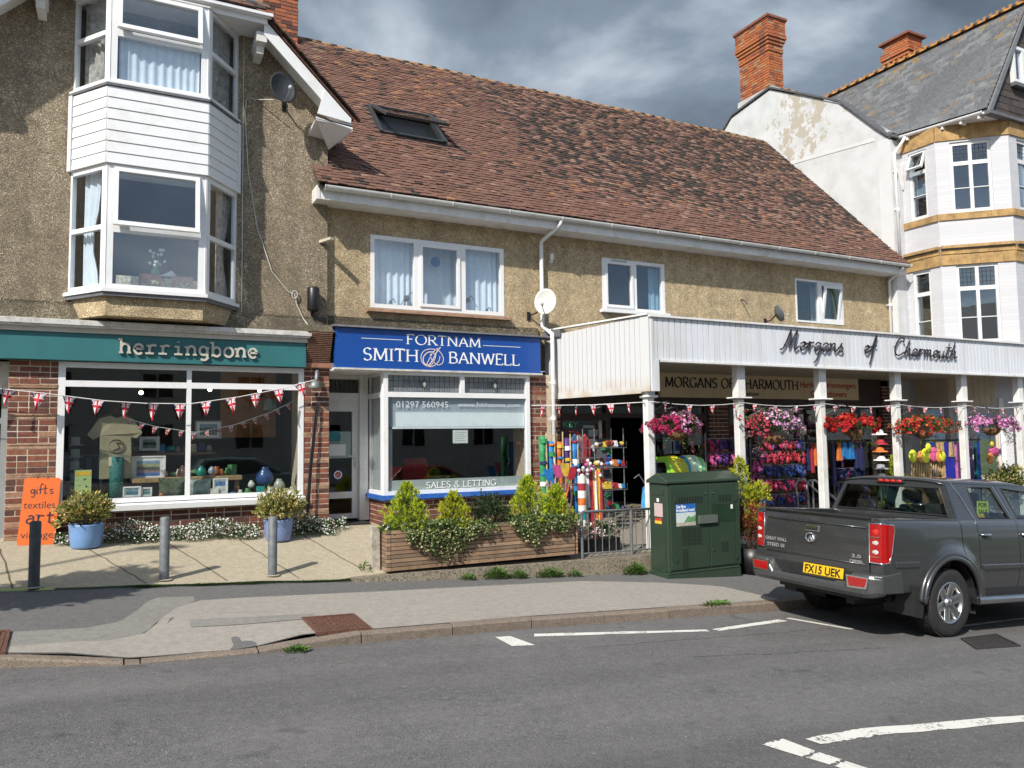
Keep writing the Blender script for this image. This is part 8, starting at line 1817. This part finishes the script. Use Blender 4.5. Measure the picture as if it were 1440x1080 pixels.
# bodyboards over the cabinet
def stripes(n, cols):
    m, N, L, B_ = nodes_of(n); g = N.new('ShaderNodeTexCoord'); s = N.new('ShaderNodeSeparateXYZ'); L.new(g.outputs['Generated'], s.inputs[0]); r = N.new('ShaderNodeValToRGB'); r.color_ramp.interpolation = 'CONSTANT'; e = r.color_ramp.elements
    while len(e) < len(cols): e.new(.5)
    for k, c in enumerate(cols): e[k].position = k/len(cols); e[k].color = (*c, 1)
    L.new(s.outputs[0], r.inputs[0]); L.new(r.outputs[0], B_.inputs['Base Color']); B_.inputs['Roughness'].default_value = .35; return m
for k, (xa, xb, cs, lab) in enumerate(((7.66, 8.06, [(.2, .5, .03), (.35, .68, .04), (.62, .70, .03), (.75, .62, .03), (.55, .68, .04), (.7, .45, .03), (.4, .6, .03)], 'lime and yellow bodyboard end showing above the cabinet'), (8.04, 8.46, [(.01, .03, .20), (.05, .3, .45), (.6, .75, .5), (.75, .78, .5), (.3, .62, .5), (.7, .75, .45), (.1, .5, .2), (.4, .7, .3)], 'navy and pale striped bodyboard end showing above the cabinet'))):
    m = M(); vs = []; n = 16
    for i in range(n+1):
        u = i/n
        for zz, yy in ((.45, 9.58), (.80, 9.62), (.93-.03*abs(2*u-1)**2, 9.70), (.97-.05*abs(2*u-1)**3, 9.80), (.95, 9.95), (.90, 10.1)): vs.append((xa+(xb-xa)*u+(zz-.8)*(.12 if k == 0 else -.05)*(1 if i < n/2 else -.4), yy+.03*k, zz))
    m.add(vs, [(i*6+j, (i+1)*6+j, (i+1)*6+j+1, i*6+j+1) for i in range(n) for j in range(5)]); o = m.build('bodyboard', stripes('board%d' % k, cs), None, True, label=lab, cat='bodyboard'); sm = o.modifiers.new('t', 'SOLIDIFY'); sm.thickness = .05
# shoe racks
def shoe_mesh(c):      # hanging clog: sole, toe cap, strap
    m = M(); m.ball((0, 0, -.10), (.042, .03, .055), 8, 6); m.ball((0, .01, -.055), (.032, .02, .075), 8, 5); m.tube([(-.03, -.012, -.045), (0, -.04, -.03), (.03, -.012, -.045)], .009, 5); return m.mesh('shoe', c, True)
SHM = [shoe_mesh(c) for c in (CR, CN_, CPU, CP, col('dkblue', (.01, .05, .22)), col('crimson', (.32, .02, .06)))]
def shoe_rack(x0, x1, y, rows, label, wts, seed, zb_=None, step=.085):
    r = random.Random(seed); zt = max(rows)+.1; t = thing('shoe_rack', label, 'shoe rack', ((x0+x1)/2, y, fore(x0, y)), 'racks of rubber shoes outside the hardware shop'); m = M()
    for x in (x0, x1): m.tube([(x, y, fore(x, y)), (x, y, zt)], .014, 8); m.tube([(x, y-.2, fore(x, y)+.01), (x, y+.2, fore(x, y)+.01)], .014, 6)
    for z in rows: m.tube([(x0, y-.05, z), (x1, y-.05, z)], .008, 6); m.tube([(x0, y+.08, z), (x1, y+.08, z)], .008, 6)
    m.build('frame', WIRE, t); sp = []
    for z, w_ in zip(rows, wts):
        x = x0+.04
        while x < x1-.03:
            k = r.choices(range(6), w_)[0]
            for dy in (-.07, .0): sp.append((k, (x+r.uniform(-.02, .02), y+dy, z-.01-r.uniform(0, .05)), (r.uniform(-.5, .5), r.uniform(-.45, .45), r.uniform(-1, 1)), (r.uniform(.8, 1.1), 1, r.uniform(.9, 1.3))))
            x += step/1.6
    pieces('shoe', sp, SHM, t)
A1, A2, A3 = (1, 5, 1, 0, 3, 0), (6, 1, 0, 1, 0, 3), (1, 1, 5, 3, 2, 0)
shoe_rack(9.02, 9.85, 10.3, [1.22, .98], 'rack of purple and coral rubber shoes behind the cabinet', [(3, 1, 4, 3, 2, 0), A3], 1)
shoe_rack(10.10, 11.18, 10.15, [1.20, .98, .74, .48, .22, -.02], 'tall rack of red and navy rubber shoes between the second and third posts', [(2, 3, 1, 1, 2, 2), A2, A1, A2, A1, (0, 5, 0, 0, 5, 0)], 2)
shoe_rack(9.95, 10.15, 10.2, [1.1, .85, .6], 'narrow rack of pink and purple shoes behind the second post', [(1, 1, 3, 4, 0, 0), (0, 1, 2, 5, 0, 0), A3], 3)
shoe_rack(12.15, 13.0, 10.3, [.62, .36, .1], 'low rack of dark shoes right of the third canopy post', [(0, 4, 2, 1, 2, 0), (0, 5, 1, 0, 1, 0), (0, 4, 0, 0, 1, 0)], 4)
m = M(); m.box(11.02, 11.13, 10.0, 10.005, 1.28, 1.44); m.tube([(11.18, 10.15, 1.2), (11.1, 10.02, 1.3)], .006, 5); m.build('price_card', mk('card_beige', (.52, .50, .42), .8), label='beige price card on top of the red and navy shoe rack', cat='card')
# clothes rails
def garment(m, x, y, z, w_, h, dy=.0): m.hexa([(x-w_/2, y-.03, z-h), (x+w_/2, y-.03, z-h), (x+w_/2, y+.03, z-h), (x-w_/2, y+.03, z-h), (x-w_*.36, y-.02, z), (x+w_*.36, y-.02, z), (x+w_*.36, y+.02, z), (x-w_*.36, y+.02, z)])
t = thing('clothes_rail', 'rail of orange wetsuit tops and blue shorts behind the third canopy post', 'clothes rail', (12.0, 10.2, 0)); m = M(); m.tube([(11.25, 10.2, fore(11.25, 10.2)), (11.25, 10.2, 1.15), (12.95, 10.2, 1.15), (12.95, 10.2, fore(12.9, 10.2))], .014, 8); m.build('frame', BLACK, t)
for k, (x, w_, h, c) in enumerate(((11.34, .08, .5, CN_), (11.44, .08, .55, CR), (11.55, .13, .42, CO), (11.66, .10, .34, CN_), (11.78, .16, .46, CO), (12.0, .1, .8, CN_), (12.17, .12, .34, CO), (12.32, .16, .32, CB_), (12.50, .16, .32, CB_), (12.66, .12, .5, CN_), (12.78, .12, .55, CN_), (12.88, .1, .5, BLACK))):
    m = M(); garment(m, x, 10.18, 1.11, w_, h); bevel(m.build('garment', c, t), .012); m = M(); m.tube([(x-w_*.3, 10.18, 1.10), (x, 10.19, 1.135), (x+w_*.3, 10.18, 1.10)], .005, 4); m.build('hanger', WIRE, t)
# handrail
t = thing('handrail', 'curved grey steel handrail by the steps behind the pickup tailgate', 'handrail', (11.1, 9.85, -.5)); 
for y in (9.78, 10.02): m = M(); m.tube([(10.86, y, -.6), (10.86, y, .20), (10.83, y, .38), (10.90, y, .46), (11.05, y, .46), (11.55, y, .10), (11.66, y, .02), (11.62, y, -.1)], .020, 8); m.build('rail', RG, t, True)
for x in (10.98, 11.12): m = M(); m.tube([(x, 9.9, -.6), (x, 9.9, .44)], .016, 8); m.build('post', RG, t)
# right-hand stock: hats, nets, flags
t = thing('hat_stand', 'stand of red and white sun hats by the fourth canopy post', 'hat stand', (12.75, 9.75, -.4)); m = M(); m.tube([(12.80, 9.8, fore(12.8, 9.8)), (12.80, 9.8, 1.45)], .014, 8); m.build('pole', WIRE, t)
for k, (z, c) in enumerate(((1.30, WHITE2), (1.12, CR), (.98, CO), (.82, WHITE2), (.66, col('check', (.3, .3, .32))), (.48, WHITE2))): m = M(); m.lathe([(.14, -.02), (.13, 0), (.075, .01), (.065, .07), (0, .085)], (12.72+.02*(k % 2), 9.72, z-.03), 16); m.build('hat', c, t, True)
t = thing('net_bin', 'bin of neon yellow and orange round nets right of the fourth post', 'display stand', (14.3, 10.0, -.3)); m = M(); m.box(13.95, 14.85, 9.95, 10.25, fore(14.3, 10), .25); m.build('bin', mk('wicker', (.22, .14, .07), .9, .5, 30, .8), t)
NY, NO, NP = col('neon_yellow', (.72, .85, .04)), col('neon_orange', (.85, .30, .08)), col('neon_pink', (.80, .12, .30))
for k, (x, z, r_, c) in enumerate(((14.02, .82, .13, NY), (14.25, .80, .12, NO), (14.38, .82, .15, NY), (14.62, .84, .15, NP), (14.78, .80, .13, NO), (14.86, .80, .11, NY), (14.42, .98, .09, NY))):
    m = M(); m.lathe([(0, -.02), (r_*.8, -.015), (r_, 0), (r_*.8, .015), (0, .02)], (x, 9.98-.01*k, z), 22, axis='y'); m.build('net', c, t, True)
for k in range(12): x = 13.98+.075*k; m = M(); m.tube([(x, 10.02, .2), (x+.02, 10.0, .72)], .018, 6); m.build('cane', mk('bamboo', (.45, .32, .14), .6), t)
t = thing('flag_rail', 'rail of deep blue flags and pink nets behind the fifth canopy post', 'display rail', (15.2, 10.0, -.3)); m = M(); m.tube([(14.5, 10.1, 1.12), (16.4, 10.1, 1.12)], .018, 8); m.tube([(14.5, 10.1, fore(14.5, 10.1)), (14.5, 10.1, 1.12)], .018, 8); m.tube([(16.35, 10.1, fore(16, 10.1)), (16.35, 10.1, 1.12)], .018, 8); m.build('frame', BLACK, t)
DB = col('deep_blue', (.015, .02, .32)); TAN = col('tan', (.52, .35, .16))
for k, (x, w_, h, c) in enumerate(((14.72, .2, .75, DB), (14.90, .06, .65, TAN), (15.0, .08, .8, TAN), (15.14, .18, .95, DB), (15.32, .14, .8, DB), (15.28, .07, .3, TAN), (15.40, .06, .3, TAN), (15.52, .14, .85, col('mauve', (.5, .16, .4))), (15.66, .12, .8, CP), (15.80, .14, .9, DB), (15.95, .1, .9, CPU), (16.10, .08, .9, col('teal2', (.0, .1, .14))), (16.25, .06, .95, DB))):
    m = M(); garment(m, x, 10.06-.02*(k % 3), 1.08 if w_ > .05 else .9, w_, h); m.build('flag', c, t)
t = thing('inflatable_toy', 'pink and yellow inflatable hanging at the far right under the pink basket', 'inflatable', (16.6, 10.0, .8)); m = M(); m.ball((16.68, 9.98, .86), (.17, .08, .10), 12, 8); m.build('pink_tube', CP, t, True); m = M(); m.ball((16.5, 9.96, .72), (.10, .06, .12), 10, 7); m.build('orange_tube', NO, t, True); m = M(); m.ball((16.55, 9.94, 1.02), (.05, .04, .06), 10, 7); m.build('yellow_head', CY, t, True); m = M(); m.tube([(16.55, 9.96, 1.06), (16.55, 9.98, 1.5)], .004, 4); m.build('string', BLACK, t)
# dummy in patterned shirt? no: cream panel leaning at the far right
m = M(); m.hexa([(16.62, 9.85, -.5), (16.95, 9.8, -.5), (16.98, 9.86, -.5), (16.65, 9.9, -.5), (16.75, 9.95, .75), (16.98, 9.9, .8), (16.99, 9.95, .8), (16.77, 10.0, .75)]); m.build('leaning_panel', mk('cream_panel', (.6, .54, .44), .6), label='cream panel leaning on the pilaster at the far right', cat='panel')

# ================================================================== GIFT SHOP WINDOW DISPLAY
sh = mk('shirt_khaki', (.36, .31, .20), .9, .15, 9)
t = thing('tshirt', 'khaki tee shirt hanging on a hanger in the gift shop window', 't-shirt', (0, 11.75, 1.4)); m = M(); vs = []
out = [(-.18, .80), (.22, .80), (.20, 1.36), (.27, 1.34), (.34, 1.42), (.22, 1.61), (.10, 1.66), (.02, 1.62), (-.06, 1.66), (-.20, 1.61), (-.33, 1.40), (-.26, 1.33), (-.18, 1.37)]
m.prism([(-.02+x, 11.72+.02*sin(9*x), z) for x, z in out], (0, .05, 0)); bevel(m.build('cloth', sh, t), .012)
m = M(); m.tube([(-.22+.0, 11.74, 1.62), (0, 11.74, 1.72), (.2, 11.74, 1.62)], .006, 5); m.tube([(0, 11.74, 1.72), (.0, 11.74, 1.78), (.03, 11.74, 1.80), (.04, 11.74, 1.84)], .004, 5); m.build('hanger', WOOD, t)
m = M(); m.tube([(.0+.09*cos(a), 11.715, 1.24+.09*sin(a)) for a in [2*pi*i/24 for i in range(24)]], .007, 5, closed=True); m.tube([(-.04, 11.715, 1.18), (.04, 11.715, 1.22), (.0, 11.715, 1.29), (.06, 11.715, 1.28)], .008, 5); m.build('print', mk('brown_print', (.12, .06, .03), .9), t)
def picture(x, z, w_, h, y, cols, label, mat_=None, name='framed_picture'):
    t = thing(name, label, 'picture', (x, y, z)); F = Face((0, y), (1, 0)); m = M(); ring(F, m, x-w_/2, x+w_/2, z-h/2, z+h/2, .018, -.02, .012); m.build('frame', mat_ or WHITE2, t); m = M(); F.box(m, x-w_/2+.015, x+w_/2-.015, -.02, .0, z-h/2+.015, z+h/2-.015); m.build('mount', WHITE2, t)
    m = M(); iw, ih = w_*.66, h*.62; n = len(cols)
    for i, c in enumerate(cols): F.box(m, x-iw/2, x+iw/2, 0, .002+.0002*i, z-ih/2+ih*i/n, z-ih/2+ih*(i+1)/n, i)
    m.build('print', [mk('pic_%d_%d_%d' % tuple(int(v*99) for v in c), c, .6, .5, 18) for c in cols], t)
picture(.40, .93, .44, .34, 11.85, [(.06, .16, .42), (.28, .20, .22), (.10, .12, .10), (.35, .38, .22), (.2, .3, .42)], 'framed seaside painting with white mount on the window table')
picture(.42, 1.27, .26, .20, 12.1, [(.2, .25, .25), (.06, .1, .1), (.32, .38, .38)], 'small framed sea print on the shelf behind the window table')
picture(1.18, 1.46, .36, .26, 11.9, [(.16, .2, .18), (.08, .12, .12), (.2, .28, .3)], 'grey framed print hanging in the right half of the gift shop window', mk('greyframe', (.3, .3, .27), .6))
picture(1.32, .66, .20, .22, 11.62, [(.6, .6, .56), (.1, .2, .4)], 'white framed card standing at the window bottom'); picture(.20, .63, .22, .14, 11.6, [(.05, .15, .22), (.15, .25, .3)], 'small dark blue picture, left of pair on the window ledge'); picture(.38, .62, .13, .12, 11.62, [(.05, .2, .22), (.2, .3, .3)], 'small teal picture, right of pair on the window ledge')
t = thing('window_table', 'rustic wooden table in the gift shop window', 'table', (.9, 11.9, 0)); RW_ = mk('rustic_wood', (.32, .21, .10), .7, .4, 9, .4); m = M(); m.box(.20, 1.62, 11.66, 12.1, .735, .80); bevel(m.build('table_top', RW_, t), .01)
for x in (.26, 1.52): m = M(); m.box(x, x+.07, 11.72, 11.79, .0, .735); m.build('leg', WOOD, t)
m = M(); m.box(.10, 1.3, 12.1, 12.3, 1.10, 1.14); m.box(.10, .14, 12.1, 12.3, .4, 1.10); m.box(.9, .94, 12.1, 12.3, .4, 1.1); m.build('display_shelf', WOOD, label='dark wooden shelf unit behind the window table', cat='shelf')
m = M(); m.tube([(-.13+.14, 11.66, .5), (-.13+.14, 11.66, 1.10)], .085, 16); m.build('fabric_roll', mk('teal_pattern', (.02, .13, .12), .7, .95, 38), None, True, label='tall roll of teal patterned fabric left of the window table', cat='fabric roll')
def cushion(x, z, w_, h, y, mat_, label): m = M(); m.ball((x, y, z), (w_/2*1.25, .06, h/2*1.25), 20, 12); 
def cushion(x, z, w_, h, y, mat_, label):
    m = M(); n = 12; vs = []
    for s in (-1, 1):
        for j in range(n+1):
            for i in range(n+1):
                a, b = 2*i/n-1, 2*j/n-1; k = 1-.06*(1-abs(a))*abs(b)-.0; vs.append((x+a*w_/2*(1-.07*(1-b*b)), y+s*.07*((1-a**4)*(1-b**4))**.5, z+b*h/2*(1-.07*(1-a*a))))
    N1 = (n+1)**2; m.add(vs, [(q*N1+j*(n+1)+i, q*N1+j*(n+1)+i+1, q*N1+(j+1)*(n+1)+i+1, q*N1+(j+1)*(n+1)+i) for q in (0, 1) for j in range(n) for i in range(n)]); m.build('cushion', mat_, None, True, label=label, cat='cushion')
cushion(.70, .66, .36, .28, 11.64, mk('botanical', (.07, .09, .05), .9, .9, 22), 'dark botanical cushion under the window table'); cushion(1.03, .64, .34, .26, 11.64, mk('pale_swirl', (.30, .36, .32), .9, .6, 12), 'pale green swirl cushion under the window table')
m = M(); m.box(-.47, -.28, 11.497, 11.50, .58, .94, 0); m.box(-.46, -.29, 11.495, 11.497, .87, .92, 1); 
rr = random.Random(3)
for k in range(16): x = -.455+rr.random()*.13; z = .6+rr.random()*.24; m.box(x, x+.02, 11.4955, 11.497, z, z+.02, 2+k % 2)
o = m.build('poster', [mk('poster_lime', (.42, .55, .22), .7, .1), mk('poster_amber', (.75, .45, .02), .7), mk('poster_greenish', (.15, .3, .15), .7), mk('poster_pinkish', (.5, .45, .3), .7)], label='lime green and yellow poster in the lower left of the gift shop window', cat='poster')
m = M(); m.box(.075-.16, .135-.16, 11.6, 11.605, .98, 1.10); m.build('price_tag', mk('tag_cream', (.6, .56, .42), .8), label='cream swing tag hanging under the tee shirt', cat='tag')
for k, (x, y, z, r_, c, lab) in enumerate(((1.08, 11.8, .86, .07, (.02, .22, .18), 'green glass float on the window table'), (1.22, 11.8, .87, .05, (.5, .6, .68), 'pale blue ornament on the window table'), (.85, 11.8, .85, .09, (.12, .06, .04), 'brown shallow bowl on the window table'), (1.95, 11.8, .75, .13, (.03, .07, .2), 'blue vase at the right of the gift shop window'), (2.15, 11.75, .62, .09, (.35, .35, .3), 'pale basket at the right of the gift shop window'), (1.75, 11.7, .66, .05, (.6, .6, .55), 'white bottle at the right of the gift shop window'))):
    m = M(); m.lathe([(0, -r_), (r_*.6, -r_), (r_, -.2*r_), (r_*.8, .6*r_), (r_*.4, r_), (r_*.5, 1.2*r_), (0, 1.1*r_)], (x, y, z), 16); m.build('ornament', mk('orn%d' % k, c, .3, .3, 20), None, True, label=lab, cat='ornament')
for k, x in enumerate((.30, 1.22, 1.93)):
    t = thing('pendant_lamp', ['left', 'middle', 'right'][k]+' of three lit pendant bulbs in the gift shop', 'lamp', (x, 12.2, 2.6), 'lit pendant bulbs in the gift shop'); m = M(); m.ball((x, 12.2, 2.0+.06*(k > 0)), .03, 10, 7); m.build('bulb', emit('bulb_glow', (1, .8, .5), 9), t); m = M(); m.tube([(x, 12.2, 2.03), (x, 12.2, 2.65)], .006, 5); m.build('flex', BLACK, t)
crk = thing('card_rack', 'grey card rack left of the tee shirt in the gift shop window', 'rack', (-.5, 11.8, .6))
for k in range(5): m = M(); x = -.55; z = .62+.16*k; m.box(x, x+.16, 11.7, 11.9, z, z+.012); m.box(x+.02, x+.12, 11.71, 11.72, z+.012, z+.11); m.build('shelf', mk('rack_grey', (.22, .23, .23), .6), crk)

rr = random.Random(61); cols_ = [('white', (.6, .58, .52)), ('teal', (.02, .25, .24)), ('grey', (.25, .26, .26)), ('amber', (.5, .25, .05)), ('navy', (.02, .04, .18)), ('green', (.08, .22, .08)), ('copper', (.40, .14, .06)), ('cream', (.55, .48, .34)), ('blue', (.08, .2, .4))]
ords = 'first second third fourth fifth sixth seventh eighth ninth tenth eleventh twelfth thirteenth'.split()
for place, xs_, y, z in (('on the window table', [.62, .72, .80, .95, 1.01, 1.12, 1.30, 1.37, 1.45, 1.52], 11.95, .80), ('along the window ledge', [-.42, .56, 1.24, 1.48, 1.58, 1.68, 1.86, 2.0, 2.10, 2.22, 2.30], 11.56, .50), ('on the back shelf', [.16, .24, .58, .70, .80, .90, 1.0, 1.12, 1.22], 12.2, 1.14)):
    for k, x in enumerate(xs_):
        cn, c = rr.choice(cols_); s = rr.uniform(.035, .07); m = M(); f = rr.random()
        if f < .45: m.lathe([(0, 0), (s*.7, 0), (s, s*.8), (s*.5, s*1.7), (s*.6, s*2), (0, s*1.9)], (x, y, z), 14)
        elif f < .75: m.hexa([(x-s, y, z), (x+s, y, z), (x+s, y+.04, z), (x-s, y+.04, z), (x-s, y+.03, z+s*2.4), (x+s, y+.03, z+s*2.4), (x+s, y+.06, z+s*2.4), (x-s, y+.06, z+s*2.4)])
        else: m.ball((x, y, z+s*.8), (s*1.1, s, s*.8), 12, 8)
        m.build('ornament', mk('gift_'+cn, c, .4, .5, 26), None, f < .45, label='%s %s ornament from the left %s' % (ords[k], cn, place), cat='ornament', group='small gifts in the shop window')
t = thing('garment_rail', 'rail of dark blue and white clothes at the left inside the gift shop', 'clothes rail', (-.2, 12.3, 0)); m = M(); m.tube([(-.62, 12.3, 0), (-.62, 12.3, 1.12), (.1, 12.3, 1.12), (.1, 12.3, 0)], .012, 6); m.build('frame', WIRE, t)
for k in range(9): m = M(); garment(m, -.56+.075*k, 12.26+.03*(k % 2), 1.09, .11, .42+.05*(k % 3)); m.build('garment', (CN_, mk('pale_cloth', (.45, .47, .5), .9), CN_, mk('grey_blue', (.15, .18, .25), .9))[k % 4], t)
t = thing('wooden_panel', 'tall orange brown timber panel at the back right of the gift shop', 'panel', (1.9, 12.8, .9)); m = M(); m.box(1.45, 2.30, 12.9, 12.95, 1.35, 2.5); m.build('panel', mk('orange_timber', (.33, .15, .05), .6, .3, 5), t)
m = M(); m.lathe([(.11, 0), (.07, .16), (.065, .16), (.10, 0)], (2.05, 12.0, 1.75), 16); m.tube([(2.05, 12, 1.9), (2.05, 12, 2.6)], .005, 4); m.build('lampshade', mk('grey_glass', (.2, .24, .24), .3), label='grey green hanging lampshade at the right of the gift shop window', cat='lamp')
bunting([(.1, 11.72, 1.62), (.5, 11.75, 1.50), (1.0, 11.8, 1.42), (1.5, 11.8, 1.52), (2.0, 11.75, 1.70), (2.35, 11.7, 1.88)], 'small pale bunting hung inside the gift shop window', .17, .05, .55, 14)
# ================================================================== ACROSS THE STREET (seen in the glass)
OB = thing('opposite_terrace', 'cream terrace across the street, seen only in window reflections', 'building', (0, -16, -.3)); CRE = mk('cream_render', (.75, .72, .64), .9, .15, 2)
m = M(); hs = []
for k in range(12): hs.append((-20+4.2*k, -18.6+4.2*k, .9, 2.2)); hs.append((-20+4.2*k, -18.6+4.2*k, 3.4, 4.6))
wall(m, -32, 40, -1.5, 5.6, -17.3, -17.0, hs); m.build('wall', CRE, OB); m = M(); m.prism([(-32, -16.8, 5.5), (40, -16.8, 5.5), (40, -21, 9), (-32, -21, 9)], (0, 0, .1)); m.build('roof', SL[0], OB)
room(OB, -32, 40, -21, -17.35, -1, 5.5)
for a, b, c, d in hs: m = M(); m.box(a, a+.07, -17.05, -16.97, c, d); m.box(b-.07, b, -17.05, -16.97, c, d); m.box(a, b, -17.05, -16.97, c, c+.07); m.box(a, b, -17.05, -16.97, d-.07, d); m.box((a+b)/2-.03, (a+b)/2+.03, -17.05, -16.97, c, d); m.build('window_frame', WHITE2, OB)
for nm, lab, x, y, c in (('parked_car', 'pale green hatchback parked across the street, seen only in reflections', 3.6, -1.7, (.30, .42, .40)), ('parked_car', 'red hatchback parked across the street, seen only in reflections', 9.5, -1.7, (.35, .02, .02))):
    t = thing(nm, lab, 'car', (x, y, road(x, y))); z = road(x, y); pm = mk('carpaint_%d' % int(c[0]*100), c, .3, .05, 5, coat=.8)
    body = [(-2.0, .35), (-2.02, .75), (-1.9, .92), (-1.35, 1.0), (1.0, 1.0), (1.75, .88), (1.98, .70), (2.0, .35)]; m = M(); m.prism([(x+a, y-.85, z+b) for a, b in body], (0, 1.7, 0)); bevel(m.build('body', pm, t), .08, 3)
    cab = [(-1.75, 1.0), (-1.35, 1.46), (.1, 1.48), (.95, 1.0)]; m = M(); m.prism([(x+a, y-.72, z+b) for a, b in cab], (0, 1.44, 0)); bevel(m.build('roof', pm, t), .06, 3)
    for yy in (y-.735, y+.735): m = M(); m.prism([(x-1.5, yy-.003, z+1.03), (x-1.25, yy-.003, z+1.38), (.02+x, yy-.003, z+1.40), (x+.72, yy-.003, z+1.03)], (0, .006, 0)); m.build('side_window', GLS if 0 else TRIM, t)
    for wx in (-1.25, 1.25):
        for yy in (y-.8, y+.8): m = M(); m.lathe([(0, -.09), (.22, -.10), (.31, -.09), (.32, 0), (.31, .09), (.22, .10), (0, .09)], (x+wx, yy, z+.32), 24, axis='y'); m.build('wheel', TRUB, t, True)
